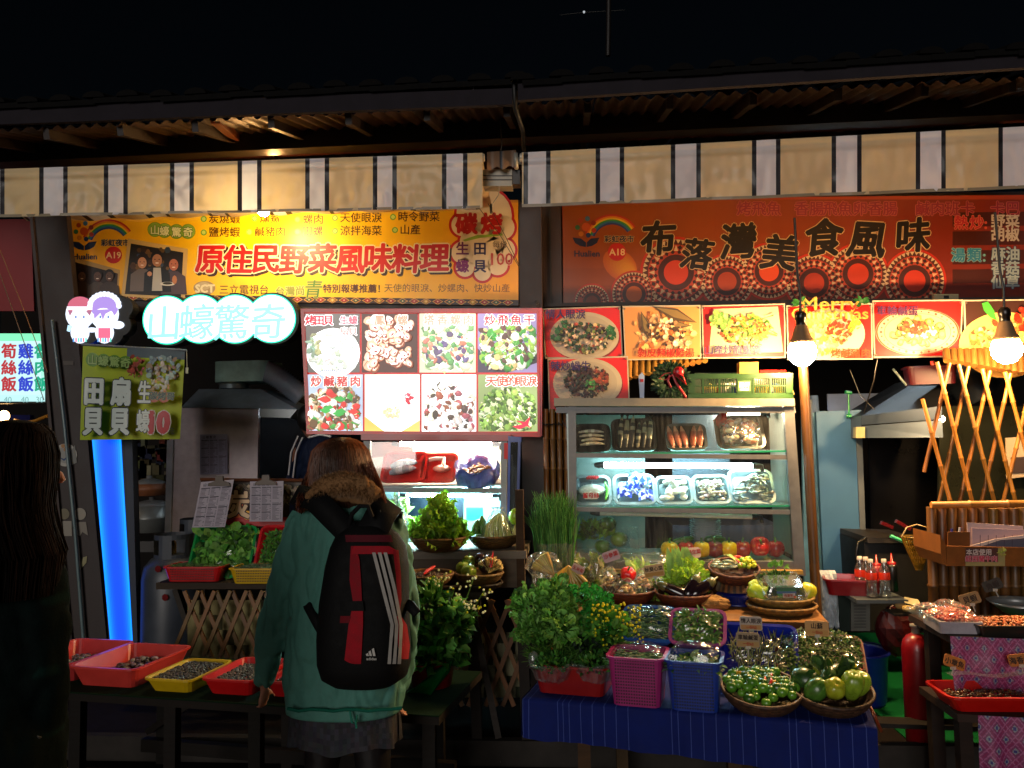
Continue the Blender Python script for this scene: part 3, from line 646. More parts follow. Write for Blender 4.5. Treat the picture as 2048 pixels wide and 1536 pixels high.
# green lit menu of the neighbour at the left edge
t = thing('menu_light_sign','pale green lit menu board with red, blue and green dish names at the left edge','sign',P(30,805,5.2))
m = MB(); ext(m,[(-130,664),(91,668),(92,806),(-130,808)],5.21,.1,C('20302a')); m.build('housing',mSteel,t)
fp = Print(plane_at(5.208),.0004)
for j in range(8): fp.rect(-128,667+j*17,90,684+j*17,tuple(a*(1 - j/7)+b*j/7 for a,b in zip((.25,1.0,.55),(.55,.95,.95))),0)
fp.rect(-120,682,82,790,(.62,.95,.98),1)
for x,t3,c in ((18,'筍絲飯',(.5,.03,.04)),(52,'雞絲飯',(.02,.05,.6)),(84,'魯肉飯',(.0,.4,.22)),(-20,'牛肉麵',(.5,.03,.04))):
    for k,ch in enumerate(t3): fp.text(ch,x,702+k*33,31,c,.035,l=3)
for x,tt in ((16,'40'),(50,'40'),(80,'30'),(-20,'60')): fp.text(tt,x,799,16,(.25,.5,.5),.01,l=3)
fp.build('lit_face',mTeal,t)
# ------------------------------------------------------------------ big menu light box with eight dish pictures
t = thing('menu_light_box','bright red-framed light box with eight photos of cooked dishes','light box',P(845,868,4.55))
fr = MB(); RD = C('d81c10')
ext(fr,[(603,618),(1084,616),(1084,872),(616,866)],4.566,.10,RD)
for q in ([(601,617),(1077,619),(1073,626),(608,625)],[(601,617),(608,625),(620,859),(613,868)],[(613,868),(620,861),(1074,865),(1080,874)],[(1073,626),(1077,619),(1081,874),(1075,865)]): ext(fr,q,4.548,.018,RD)
fr.build('frame',mPlastic,t)
cxn = [(606,716.5),(720.5,832),(836,948.5),(952.5,1073)]; cx2 = [(613,724.5),(728.5,838.5),(842.5,951.5),(955.5,1074.5)]
G1,G2 = C('3f8a34'),C('86b040')
for k in range(8):
    i,row = k % 4,k // 4
    if row == 0: x0,x1,y0,y1 = cxn[i][0]+3,cxn[i][1]+3,627,745
    else: x0,x1,y0,y1 = cx2[i][0]+1,cx2[i][1]+1,749,863
    pr = Print(plane_at(4.558),.00003); pr.rect(x0,y0,x1,y1,(1,1,1),0); mx_,my = (x0+x1)/2,(y0+y1)/2+8; cl = (x0,y0,x1,y1)
    if k == 0:
        pr.rect(x0,y0,x1,y1,C('5a5550')); pr.disc(mx_+2,my+12,54,(1.2,1.25,1.2),ry=50); dish(pr,mx_,my+12,42,38,[C('f0f4e4'),C('dce8cc'),C('fafaf2'),(1.2,1.2,1.15)],90,11,clip=cl); dish(pr,mx_ - 35,my - 5,12,22,[C('98b098'),C('a8a878')],14,8,clip=cl)
        for j in range(16): pr.disc(mx_ - 30+j*4,my+48+U(-2,2),1.2,C('3a5a9a'),n=5)
    elif k == 1:
        pr.rect(x0,y0,x1,y1,C('3a1408'))
        for j in range(100):
            x,y = U(x0+12,x1 - 12),U(y0+10,y1 - 10); r_ = U(8,14); a = U(0,PI)
            chunk(pr,x,y,r_,C('7a3a20'),9,.8,a); chunk(pr,x - 1,y - 1,r_*.86,rch([C('e0a888'),C('f8e8e0'),C('f0b8a0')]),9,.8,a); pr.disc(x,y,r_*.5,C('fff4f0'),rot=a,ry=r_*.3,n=10); pr.disc(x+1,y+1,r_*.3,C('8a3020'),rot=a,ry=r_*.14,n=8)
    elif k == 2: pr.rect(x0,y0,x1,y1,C('b8c0a0')); dish(pr,mx_,my,62,58,[C('f0f4e0'),C('dfe8c8'),C('b8c890'),C('f8e8c0'),C('6a8a5a')],190,13,.4,cl); dish(pr,mx_,my+4,50,34,[C('5a4a6a'),C('c87860'),C('5a8a58')],34,9,.4,cl)
    elif k == 3:
        pr.rect(x0,y0,x1,y1,C('8a7aa0')); pr.poly([(x0,y0+70),(x0+55,y1),(x0,y1)],C('3a3040')); pr.poly([(x0+30,y1 - 2),(x1,y0+70),(x1,y1 - 20),(x0+60,y1)],C('241a20')); dish(pr,mx_,my - 4,62,52,[G1,G2,C('e8e8c8'),C('d0b878'),C('f4f0d8'),C('5a3a30')],190,11,.35,cl)
        for j in range(20): a = U(0,PI); x,y = mx_+U(-30,30),my+U(-32,20); pr.poly([(x,y),(x+22*math.cos(a),y+22*math.sin(a)),(x+24*math.cos(a),y+22*math.sin(a)+4)],rch([C('2fae4a'),C('e8f0d0'),C('9ac870')]))
    elif k == 4:
        pr.rect(x0,y0,x1,y1,C('b8c8e0')); dish(pr,mx_,my+10,62,52,[C('8a6a40'),C('b89a70'),C('5a4020'),C('d8c8a8'),C('c8201a'),C('3a8a30'),C('f0f0e0')],180,11,.4,cl)
        for j in range(12): x,y = U(x0+15,x1 - 25),U(my - 28,my+26); pr.poly([(x,y),(x+14,y - 6),(x+24,y+2),(x+12,y+7)],rch([C('c81a14'),C('e83028'),C('f8f4ee'),C('2fa840')]))
    elif k == 5: pr.rect(x0,y0,x1,y1,(1.0,.93,.80)); pr.disc(mx_+2,my+6,50,(1.3,1.3,1.25),ry=46); dish(pr,mx_,my+10,18,12,[C('f4e0a8'),C('e8d0a0')],26,5,clip=cl); dish(pr,x1 - 22,my - 18,8,10,[C('b01830'),C('c83048')],12,5,clip=cl); pr.poly([(x0,y1),(x0,y1 - 30),(x0+40,y1)],C('f0b050')); pr.poly([(x1,y1),(x1,y1 - 22),(x1 - 36,y1)],C('f0b860'))
    elif k == 6: pr.rect(x0,y0,x1,y1,(1.0,1.0,.96)); dish(pr,mx_,my+8,62,54,[C('fff8f0'),(1.1,1.05,1),(1.15,1.1,1.05),C('f0e0d8'),C('4a3a30'),C('b05a60'),C('8a4a30'),C('f8f0d0')],150,11,.4,cl)
    else:
        pr.rect(x0,y0,x1,y1,C('8a9a60')); dish(pr,mx_,my+12,62,50,[C('4a6a24'),C('6a8a34'),C('8aa84a'),C('c8d0a0'),C('3a5220')],330,8,.4,cl)
        for j in range(8): a = U(0,PI); x,y = mx_+U(-30,30),my+U(-20,20); pr.poly([(x,y),(x+26*math.cos(a),y+26*math.sin(a)),(x+27*math.cos(a),y+26*math.sin(a)+2)],C('e8e8d8'))
        for q in ([(x1 - 50,y1 - 10),(x1 - 30,y1 - 14),(x1 - 14,y1 - 30),(x1 - 18,y1 - 12),(x1 - 36,y1 - 4)],[(x1 - 44,y1 - 22),(x1 - 22,y1 - 18),(x1 - 12,y1 - 6)]): pr.poly(q,C('c81a38'))
    # captions
    tx = ['烤田貝','鳳螺','塔香螺肉','炒飛魚干','炒鹹豬肉','炒龍鬚菜','炒海螺肉','天使的眼淚'][k]; cl_ = [C('c0102a'),C('e08a70'),C('e8907a'),C('c0102a'),C('c82020'),(1,.9,.7),(1,.92,.7),C('d84a30')][k]
    yc = y0+14; L = pr.l+4
    if k == 0: pr.text(tx,x0+31,yc,21,cl_,.04,(1.1,1.1,1.1),.06,l=L,spread=18); pr.text('生蠔',x1 - 21,yc,19,C('d85a6a'),.03,(1.1,1.1,1.1),.05,l=L,spread=18); pr.text('扇貝',x1 - 21,yc+22,18,C('e0807a'),.02,(1.1,1.1,1.1),.05,l=L,spread=18)
    else: pr.text(tx,mx_+(4 if k != 7 else 8),yc,22,cl_,.03,(1.15,1.1,1.0) if k not in (5,6) else None,.06,l=L,spread=(26 if len(tx) == 4 else 20) if k != 1 else 46)
    pr.build('dish_picture',mBox,t)
# ------------------------------------------------------------------ printed dish posters of the right stall
def poster(name,label,q,Y,art,bg=C('c41410')):
    t = thing(name,label,'poster',P((q[2][0]+q[3][0])/2,q[2][1],Y))
    m = MB(); ext(m,q,Y,.006,C('b0a690')); m.build('board',mPrint,t)
    cx = sum(p[0] for p in q)/4; cy_ = sum(p[1] for p in q)/4
    pr = Print(plane_at(Y - .0006),.00004); pr.poly([(cx+(x - cx)*.97,cy_+(y - cy_)*.95) for x,y in q],bg,0); art(pr); pr.build('artwork',mPrint,t)
    g = MB()
    for x,y in q: p = P(cx+(x - cx)*.95,cy_+(y - cy_)*.90,Y - .009); g.lathe(p,[(0,.002),(.006,0),(.006,-.003)],8,C('6a6258'),rot=Matrix.Rotation(R(90),3,'X'))
    g.build('eyelet',mAlu,t); return t
def plate(pr,x,y,rx,ry,rim=None):
    pr.disc(x+2,y+3,rx,C('7a0c0a'),n=40,ry=ry); pr.disc(x,y,rx,C('b4a88e'),n=40,ry=ry)
    pr.disc(x,y,rx*.86,C('aa9e86'),n=40,ry=ry*.86)
def art1(pr):
    plate(pr,1169,672,69,48); dish(pr,1169,676,52,30,[C('1c3a1c'),C('2a4a20'),C('3a2018'),C('c8b088'),C('b04a30'),C('e0c8a0'),C('6a7a3a')],170,5,.4)
    for x,y in ((1118,660),(1110,676),(1218,660),(1222,672),(1130,650)): dish(pr,x,y,8,7,[C('1f5a2a'),C('2f7034')],7,6)
    pr.text('情人眼淚',1131,630,20,C('2a1a5a'),0.02,l=pr.l+2)
def art2(pr):
    pr.poly([(1252,618),(1396,616),(1396,712),(1254,716)],C('c88a4a'),1); dish(pr,1325,665,62,44,[C('c07a3a'),C('d8a868'),C('b8682c'),C('e0b880')],70,9,.6,(1252,617,1397,714))
    for x,y,a,L in ((1292,655,1.25,34),(1350,630,.35,46),(1345,650,.05,38),(1355,690,-1.0,28)):
        dx,dy = math.cos(a)*L,math.sin(a)*L; pr.poly([(x - dx,y - dy),(x - dy*.3,y+dx*.28),(x+dx,y+dy),(x+dy*.3,y - dx*.28)],C('4a3a22')); pr.poly([(x - dx*.9,y - dy*.9),(x - dy*.14,y+dx*.12),(x+dx*.9,y+dy*.9),(x+dy*.2,y - dx*.2)],C('7a6438'))
    dish(pr,1330,665,40,26,[C('e8d890'),C('f0e4c0'),C('3a2414'),C('c88a60')],40,7,.5); dish(pr,1368,690,14,12,[C('d8a078'),C('e0b890')],12,6)
    pr.text('剝皮辣椒雞湯',1331,706,19,C('a81a10'),.015,l=pr.l+2)
def art3(pr):
    pr.poly([(1426,618),(1556,613),(1566,704),(1418,708)],C('b8ac88'),1); dish(pr,1490,660,52,30,[C('d87a28'),C('e8b040'),C('4a7a20'),C('7aa034'),C('c83a1a'),C('e8c878')],170,6,.3); dish(pr,1436,640,18,16,[C('7aa048'),C('8ab85a'),C('5a8a38')],24,8)
    for j in range(24): a = U(-.6,.8); x,y = 1490+U(-45,40),660+U(-22,24); pr.poly([(x,y),(x+24*math.cos(a),y+24*math.sin(a)),(x+25*math.cos(a),y+24*math.sin(a)+3)],rch([C('3a6a1a'),C('d86a20'),C('6a9a30')]))
    pr.text('山產炒龍鬚菜',1464,701,19,C('3a2a5a'),0.02,l=pr.l+2)
def art4(pr):
    pr.disc(1660,668,70,C('b8ac94'),1,n=40,ry=52); dish(pr,1640,672,46,40,[C('e8c070'),C('f0d890'),C('d89040'),C('e8a860')],90,9,.5,(1584,615,1738,716)); dish(pr,1676,660,26,26,[C('b02a1a'),C('c84a20'),C('a83818')],36,6); dish(pr,1705,650,10,14,[C('7a9a2a'),C('c8c030')],10,6)
    pr.text('烤鹹豬肉',1698,707,20,C('7a3a10'),0.02,l=pr.l+2)
def art5(pr):
    pr.disc(1835,664,84,C('b0a282'),1,n=48,ry=47); 
    for k,(s0,c) in enumerate(((.99,'c83a20'),(.95,'b0a282'),(.80,'c8502c'),(.785,'ac9e80'))): pr.disc(1835,664,84*s0,C(c),2+k,n=48,ry=47*s0)
    for k in range(30): a = 2*PI*k/30; pr.disc(1835+73*math.cos(a),664+41*math.sin(a),U(1.5,3),C('b8402c'),7,6)
    pr.l = 8
    for k in range(34): a = 2*PI*k/34+U(-.2,.2); q = U(.35,1); x,y = 1833+54*q*math.cos(a),664+28*q*math.sin(a); r_ = U(8,13); ro = U(0,3); chunk(pr,x,y,r_,C('3a4a1c'),9,.75,ro); chunk(pr,x,y - 1,r_*.85,rch([C('8a9248'),C('a0a058'),C('6a7a30')]),9,.75,ro); pr.disc(x,y - 1,r_*.4,C('b0a870'),n=8)
    dish(pr,1838,662,34,14,[C('e8e0c8'),C('f0ead8')],26,6,.8); dish(pr,1828,655,30,12,[C('d84a20'),C('e8682c'),C('c82c18')],34,6,.7)
    pr.text('車輪鹹蛋',1793,622,21,C('4a2048'),0.02,l=pr.l+2)
def art6(pr):
    pr.disc(2010,690,92,C('e8b060'),1,n=40,ry=66); dish(pr,2010,680,70,40,[C('e8a050'),C('f0c060'),C('d86a30'),C('c84a28'),C('e8d088')],130,9,.5,(1934,604,2120,712)); pr.poly([(1960,608),(1972,604),(1984,622),(1990,642),(1976,636),(1964,622)],C('3f9a34')); dish(pr,2060,640,36,26,[C('c83018'),C('b82814')],40,8,.5,(1934,604,2120,712))
def art0(pr):
    plate(pr,1175,766,69,50); dish(pr,1173,762,45,32,[C('1c1a14'),C('3a1c14'),C('20301c'),C('5a2a1c'),C('141210'),C('6a3a28')],200,5,.35); dish(pr,1202,752,16,18,[C('8a3a1c'),C('a04a24')],22,5); dish(pr,1180,770,10,10,[C('2f7034'),C('3f8a3c')],12,5)
    for j in range(26): a = U(0,PI); x,y = 1170+U(-35,30),766+U(-24,22); pr.poly([(x,y),(x+16*math.cos(a),y+16*math.sin(a)),(x+16*math.cos(a),y+16*math.sin(a)+1.6)],rch([C('8a6a48'),C('5a2438'),C('2f5a2a')]))
    pr.text('辣炒蝸牛',1141,733,20,C('2a1a5a'),0.02,l=pr.l+2)
poster('dish_poster','red poster of a herb salad on a white plate, upper left of the row',[(1085,617),(1241,612),(1246,715),(1090,717)],4.80,art1)
poster('dish_poster','poster of a golden broth with dark green peppers, between two red posters',[(1245,612),(1401,610),(1403,717),(1250,721)],4.79,art2,C('c88a4a'))
poster('dish_poster','red poster of stir-fried greens on white paper, just left of the bright bulb',[(1403,611),(1570,607),(1572,716),(1406,717)],4.80,art3)
poster('dish_poster','red poster of roast pork slices behind the Merry Christmas lettering',[(1573,611),(1744,606),(1746,719),(1575,720)],4.79,art4)
poster('dish_poster','red poster of salted egg and green gourd slices on a patterned oval plate',[(1745,601),(1926,599),(1922,714),(1748,716)],4.80,art5)
poster('dish_poster','poster of a yellow curry with a green leaf behind the right-hand bulb',[(1927,600),(2150,597),(2150,716),(1931,716)],4.79,art6,C('3a2018'))
poster('dish_poster','red poster of dark fried snails on an oval white plate, hanging below the others',[(1095,717),(1256,712),(1260,817),(1098,825)],4.74,art0)
# ------------------------------------------------------------------ bulbs on cords
mBulb = emat('warm_bulb',500,(1,.60,.26)); mBulb2 = emat('warm_spot_bulb',700,(1,.74,.36))
def bulb(label,px,py,Y,top):
    c = P(px,py,Y); t = thing('hanging_bulb',label,'light bulb',c)
    m = MB(); m.ell(c,(.072,.072,.076),(1,1,1),nu=16,nv=10); m.build('globe',mBulb,t)
    m = MB(); m.lathe(c,[(.060,.045),(.062,.052),(.058,.065),(.048,.08),(.04,.11),(.032,.135),(.03,.14),(.0,.14)],20,C('a08060')); m.build('heat_sink',mAlu,t)
    m = MB(); m.lathe(c,[(.026,.14),(.026,.165),(.030,.17),(.030,.20),(.018,.215),(0,.215)],14,C('171310')); m.build('socket',mPlastic,t)
    m = MB(); m.tube([c+V((0,0,.21)),c+V((.004,0,.3)),c+V((-.004,.01,.42)),c+V((0,top,.72))],.007,C('0e0c0b'),6); m.build('cord',mPlastic,t)
bulb('bright hanging bulb over the bamboo post, in front of the Merry Christmas lettering',1604,704,4.26,.03)
bulb('bright hanging bulb at the right edge in front of the curry poster',2013,698,4.26,.03)
c = P(527,424,4.62); t = thing('spot_lamp','warm lamp under the left awning shining on the yellow banner','lamp',c)
m = MB(); m.ell(c,(.034,.034,.026),(1,1,1),nu=12,nv=8); m.build('globe',mBulb2,t); m = MB(); m.lathe(c,[(.040,.014),(.045,.03),(.03,.06),(.02,.10),(0,.10)],14,C('b8b0a0')); m.build('shade',mAlu,t)
c = P(548,262,5.12); t = thing('roof_lamp','small warm lamp fixed to the purlin above the left awning','lamp',c+V((0,0,-.10)))
c = V((P(545,300,4.75).x,4.78,P(545,326,4.75).z)); m = MB(); m.ell(c,(.028,.028,.034),(1,1,1),nu=10,nv=8); m.build('globe',emat('roof_bulb',200,(1,.5,.16)),t); m = MB(); m.lathe(c,[(.03,.02),(.03,.05),(0,.05)],10,C('2a2420')); m.build('socket',mPlastic,t)
# Merry Christmas lettering: gold plastic cut-out letters with holly sprigs
t = thing('christmas_lettering','gold Merry Christmas cut-out lettering with holly, behind the hanging bulb','decoration',P(1655,635,4.72))
fp = Print(plane_at(4.72),.0011); GO = C('c8a04a')
for k in range(7): fp.text('Merry',1660,604+3,38,GO,.012,l=k,sx=1.25)
for k in range(7): fp.text('Christmas',1659,627,31,GO,.012,l=k,sx=1.22)
fp.build('letters',mat('gold_plastic',None,.25,metal=.25,ns=30,na=.2,bump=.05),t)
hm = MB()
for x,y in ((1600,606),(1722,606)):
    for k in range(9): a = U(0,2*PI); hm.leaf(P(x,y,4.715),(math.cos(a),U(-.5,.1),math.sin(a)),(0,-1,.2),.05,.022,rc(C('1c4a1c')))
hm.build('holly',mLeaf,t)
br = MB()
for x,y in ((1714,616),(1709,613),(1706,618),(1605,613)): br.ell(P(x,y,4.70),(.008,)*3,C('a01818'),nu=8,nv=6)
br.build('berry',mVeg,t)
# ================================================================== PRODUCE BUILDERS
def basket_prof(r,h,fl=.6): return [(0,.004),(r*fl,.004),(r*(fl+.15),h*.12),(r*.92,h*.55),(r,h)]
def basket(name,label,c,r,h,col,group=None,rimcol=None,n=72,fl=.6,cat='basket',sy=1.0,tilt=None):
    c = V(c); t = thing(name,label,cat,c,group)
    rimcol = rimcol or tuple(v*1.25 for v in col); rows = 10
    pr_ = []
    for i in range(rows+1):
        u = i/rows; rr = r*(fl+(1 - fl)*math.sin(u*PI/2) ** .8); pr_.append((rr,h*u))
    rot = tilt
    m = MB(); m.lathe(c,[(0,0)]+pr_,n,lambda i,j: rc(col,.22) if (i+j // 3) % 2 else rc(tuple(v*.62 for v in col),.2),fn=lambda rr,z,a,i,j: (rr+(.0022 if (j // 3+i) % 2 else -.0014)*(rr > 0),z),rot=rot,sy=sy)
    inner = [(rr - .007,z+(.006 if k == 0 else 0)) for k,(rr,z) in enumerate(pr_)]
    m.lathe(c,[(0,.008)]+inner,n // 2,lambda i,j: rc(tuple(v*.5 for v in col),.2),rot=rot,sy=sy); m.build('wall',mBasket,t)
    m = MB(); q = []
    for k in range(49):
        a = 2*PI*k/48; p = V((r*math.cos(a),r*sy*math.sin(a),h)); q.append((rot @ p if rot is not None else p)+c)
    m.tube(q,.0075,[rimcol if k % 2 else tuple(v*.6 for v in rimcol) for k in range(49)],6,False); m.build('rim',mBasket,t); return t
def leafheap(m,c,rad,n,L,W,cols,up=.4,zmin=-.2,curl=.4):
    c = V(c)
    for _ in range(n):
        a = U(0,2*PI); z = U(zmin,1); q = math.sqrt(max(0,1 - z*z)); k = U(.55,1.0)
        d = V((math.cos(a)*q,math.sin(a)*q,z)); p = c+V((d.x*rad[0],d.y*rad[1],d.z*rad[2]))*k
        dd = d+V((U(-.7,.7),U(-.7,.7),U(-.4,.7)+up)); m.leaf(p,dd,V((U(-1,1),U(-1,1),.6)),L*U(.6,1.25),W*U(.6,1.2),rc(rch(cols),.3),curl*U(.2,1.6),U(.05,.3))
def frillheap(m,c,rad,n,L,W,cols,cols2,zmin=-.1):
    c = V(c)
    for _ in range(n):
        a = U(0,2*PI); z = U(zmin,1); q = math.sqrt(max(0,1 - z*z)); k = U(.5,.95)
        d = V((math.cos(a)*q,math.sin(a)*q,z)); p = c+V((d.x*rad[0],d.y*rad[1],d.z*rad[2]))*k
        m.frill(p,d+V((U(-.5,.5),U(-.5,.5),U(.0,.8))),V((U(-1,1),U(-1,1),.7)),L*U(.7,1.2),W*U(.7,1.2),rc(rch(cols),.25),rc(rch(cols2),.2))
def strands(m,c,rad,n,L,r,cols,up=.5):
    for _ in range(n):
        a = U(0,2*PI); q = math.sqrt(U(0,1)); p = V(c)+V((rad[0]*q*math.cos(a),rad[1]*q*math.sin(a),rad[2]*U(0,1)*(1 - q*.6)))
        d = V((U(-1,1),U(-1,1),U(-.2,1)*up)).normalized(); e = V((U(-.5,.5),U(-.5,.5),U(-.6,.3)))
        m.tube([p,p+d*L*.5,p+d*L*.9+e*L*.3],[r,r,r*.4],rc(rch(cols),.3),3,False)
def bulge(k,amt,tops=.12): return lambda d,t,a: (1 - amt*(1 - abs(math.cos(a*k/2))) ** 1.5*math.sin(t))*(1 - tops*math.exp(-((t)/.45) ** 2))
def pepper(name,label,c,r,col,group=None,h=1.0,rot=None,stem=C('3a6a20'),k=4,cat='bell pepper'):
    c = V(c); t = thing(name,label,cat,c - V((0,0,r*h)),group)
    m = MB(); m.ell(c,(r,r,r*h),col,rot=rot,nu=20,nv=12,fn=lambda d,tt,a: (1 - .13*(1 - abs(math.cos(a*k/2))) ** 1.3*math.sin(tt))*(1 - .28*math.exp(-(tt/.42) ** 2))*(1 - .12*math.exp(-((PI - tt)/.5) ** 2))); m.build('skin',mVeg,t)
    m = MB(); q = [V((0,0,r*h*.68)),V((r*.05,0,r*h*.95)),V((r*.18,r*.05,r*h*1.22))]; q = [(rot @ p if rot is not None else p)+c for p in q]; m.tube(q,[r*.16,r*.09,r*.11],stem,7); m.build('stem',mVeg,t); return t
def eggplant(name,label,c,L,r,d,group=None,col=C('181018')):
    c = V(c); d = V(d).normalized(); rot = d.to_track_quat('Z','Y').to_matrix(); t = thing(name,label,'aubergine',c - V((0,0,r)),group)
    m = MB(); m.lathe(c,[(0,-L/2),(r*.55,-L*.48),(r*.9,-L*.38),(r,-L*.2),(r*.86,L*.05),(r*.62,L*.3),(r*.42,L*.45),(0,L*.47)],16,col,rot=rot); m.build('skin',mat('dark_glossy_skin',None,.12,ns=10,na=.3,bump=.02,coat=.5),t)
    m = MB(); m.lathe(c,[(r*.68,L*.27),(r*.70,L*.30),(r*.48,L*.45),(r*.14,L*.50),(r*.12,L*.6),(0,L*.61)],10,C('46482c'),fn=lambda rr,z,a,i,j: (rr,z - (.012 if i == 0 and j % 2 else 0)),rot=rot); m.build('cap',mVeg,t); return t
def fish(m,a,b,r,col,belly,tail=True,flat=.6):
    a,b = V(a),V(b); d = b - a; k = 9; pts = []; rs = []; cs = []
    for i in range(k): u = i/(k - 1); pts.append(a+d*u+V((0,0,.006*math.sin(u*PI)))); rs.append(r*(math.sin(PI*min(1,u*.82+.12)) ** .7)*(1 if u < .9 else .6)); cs.append(rc(col,.15) if i % 2 else rc(belly,.15))
    m.tube(pts,rs,[rc(col if random.random() < .6 else belly,.18) for _ in range(k)],8,True,flat)
    dn = d.normalized(); s = dn.cross(V((0,0,1))).normalized()
    if tail: m.add([b - dn*.004,b+dn*r*1.6+s*r*1.1,b+dn*r*1.1,b+dn*r*1.6 - s*r*1.1],[(0,1,2),(0,2,3)],rc(col,.2))
    for sg in (1,-1): m.ell(a+dn*r*.75+s*r*.45*sg+V((0,0,r*.35)),(r*.14,)*3,C('080808'),nu=6,nv=4)
def shrimp(m,c,L,r,col,rz=None,tl=.3):
    c = V(c); a0 = U(0,2*PI) if rz is None else rz; k = 9; pts = []; rs = []; s = V((math.cos(a0),math.sin(a0),U(-tl,tl))).normalized(); u_ = V((-s.y,s.x,U(-.2,.4))).normalized()
    for i in range(k): a = i/(k - 1)*3.4; pts.append(c+s*math.cos(a)*L*.42+u_*math.sin(a)*L*.5); rs.append(r*(1.0 - .65*(i/(k - 1)) ** 1.4)*(1 if i else .35))
    m.tube(pts,rs,[rc(col,.25) if i % 2 else rc(tuple(v*.7 for v in col),.2) for i in range(k)],7); e = pts[-1]; dn = (pts[-1] - pts[-2]).normalized(); q = dn.cross(u_.cross(s)).normalized()
    m.add([e,e+dn*r*1.8+q*r,e+dn*r*2.0,e+dn*r*1.8 - q*r],[(0,1,2),(0,2,3)],rc(col,.2))
def scatter(m,xf,wd,dp,n,size,cols,z=0,dome=.02,flat=.5,nu=6,nv=4):
    for _ in range(n):
        x,y = U(-wd,wd),U(-dp,dp); q = max(0,1 - (x/wd) ** 2)*max(0,1 - (y/dp) ** 2); s = size*U(.6,1.25)
        rot = Matrix.Rotation(U(0,6.3),3,'Z') @ Matrix.Rotation(U(-.6,.6),3,'X'); c = xf @ V((x,y,z+dome*q+U(0,size*.6))); m.ell(c,(s,s*.7,s*flat),rc(rch(cols),.4),rot=rot,nu=nu,nv=nv)
def wrap(m,xf,wd,dp,z,bow,amp=.006,n=18,r=.0):
    sd_ = U(0,50)
    def fn(u,v):
        x,y = (u - .5)*wd,(v - .5)*dp; e = min(u,1 - u,v,1 - v); q = math.sin(PI*u)*math.sin(PI*v)
        a = noise.noise(V((u*3+sd_,v*3,0))); b = abs(noise.noise(V((u*4+v*3,v*3.5+sd_,5)))); return xf @ V((x,y,z+bow*q ** .6+(amp*a+amp*1.2*b)*(1 if e > .02 else .2) - (.012 if e < .02 else 0)))
    m.grid(fn,n,n,(1,1,1),False)
def tagboard(name,label,px,py,w_,h_,zp,lines,col,rot=0,stem=True,back=None,ink=C('2a1a10')):
    """a small card on a clip; px, py its middle, zp the plane it stands on"""
    p = P(px,py,zp); k = mpp(p); t = thing(name,label,'price tag',P(px,py+h_/2,zp))
    ca,sa = math.cos(rot),math.sin(rot)
    def fn(x,y,e): return p+V(((x*ca - y*sa)*k,-e - y*k*.25,-(x*sa+y*ca)*k))
    q = [(-w_/2+3,-h_/2),(w_/2 - 3,-h_/2),(w_/2,-h_/2+3),(w_/2,h_/2 - 3),(w_/2 - 3,h_/2),(-w_/2+3,h_/2),(-w_/2,h_/2 - 3),(-w_/2,-h_/2+3)]
    m = MB(); m.prism([fn(x,y,0) for x,y in q],(0,.003,0),col); m.build('card',mPaper,t)
    pr = Print(fn,.0002,2)
    if back: pr.rect(-w_/2+2,h_*.1,w_/2 - 2,h_/2 - 2,back,1)
    for (tx,y,s,c) in lines: pr.text(tx,0,y,s,c or ink,.025,l=3)
    pr.build('writing',mPaper,t)
    if stem: m = MB(); m.tube([fn(0,h_/2,-.001),fn(0,h_/2+14,-.004)],.003,C('a09a8c'),6); m.box(fn(0,h_/2,-.003),(.02,.008,.012),C('b8b0a0')); m.build('clip',mPlastic,t)
    return t
# ================================================================== RIGHT STALL: GLASS FOOD CABINET
YF = 4.42
fz = P(1380,1148,YF)
fr = thing('food_cabinet','glass-fronted food cabinet with three lit shelves and grey aluminium frame','display cabinet',fz)
AL = C('6f7072')
m = MB(); ext(m,[(1108,796),(1589,797),(1590,812),(1108,812)],YF - .02,.60,C('8f8672')); m.build('top_panel',mAlu,fr)
m = MB(); ext(m,[(1112,814),(1590,814),(1592,826),(1112,826)],YF,.03,AL); m.build('top_frame',mAlu,fr)
m = MB(); ext(m,[(1136,812),(1152,812),(1154,1150),(1140,1150)],YF - .004,.04,AL); m.build('side_frame',mAlu,fr)
m = MB(); ext(m,[(1568,812),(1588,812),(1612,1152),(1590,1152)],YF - .004,.04,AL); m.build('side_frame',mAlu,fr)
m = MB(); ext(m,[(1150,1122),(1592,1124),(1596,1140),(1150,1138)],YF - .002,.04,AL); m.build('bottom_frame',mAlu,fr)
m = MB(); ext(m,[(1150,1139),(1606,1141),(1607,1149),(1150,1147)],YF - .03,.66,C('c09a50')); m.build('wooden_base',mWood,fr)
yb = YF+.55
# shelves: glass sheet with green edge and grey rail
shz = []
for k,(yl,yr) in enumerate(((906,910),(1014,1020))):
    m = MB(); ext(m,[(1152,yl),(1576+k*8,yr),(1576+k*8,yr+9),(1152,yl+9)],YF+.004,.02,AL); m.build('shelf_rail',mAlu,fr)
    z = P(1380,(yl+yr)/2 - 3,YF).z; shz.append(z); a = P(1152,yl,YF).x; b = P(1574+k*8,yr,YF).x
    m = MB(); m.box(((a+b)/2,YF+.27,z - .002),(b - a,.52,.006),C('3f8f78')); m.build('shelf',clear('green_glass',(.72,.95,.88),.06,.05,dust=.25),fr)
    m = MB(); m.box(((a+b)/2,YF+.012,z - .001),(b - a,.006,.009),C('1f8a66')); m.build('shelf_edge',mPlastic,fr)
zb = P(1380,1120,YF).z; a = P(1152,1120,YF).x; b = P(1590,1120,YF).x
m = MB(); m.box(((a+b)/2,YF+.28,zb - .02),(b - a,.54,.02),C('9aa09c')); m.build('floor_plate',mInox,fr)
zt = P(1380,812,YF).z
m = MB(); m.box((a - .03,YF+.29,(zb+zt)/2),(.01,.54,zt - zb),C('a8b4b0')); m.build('side_wall',mInox,fr)
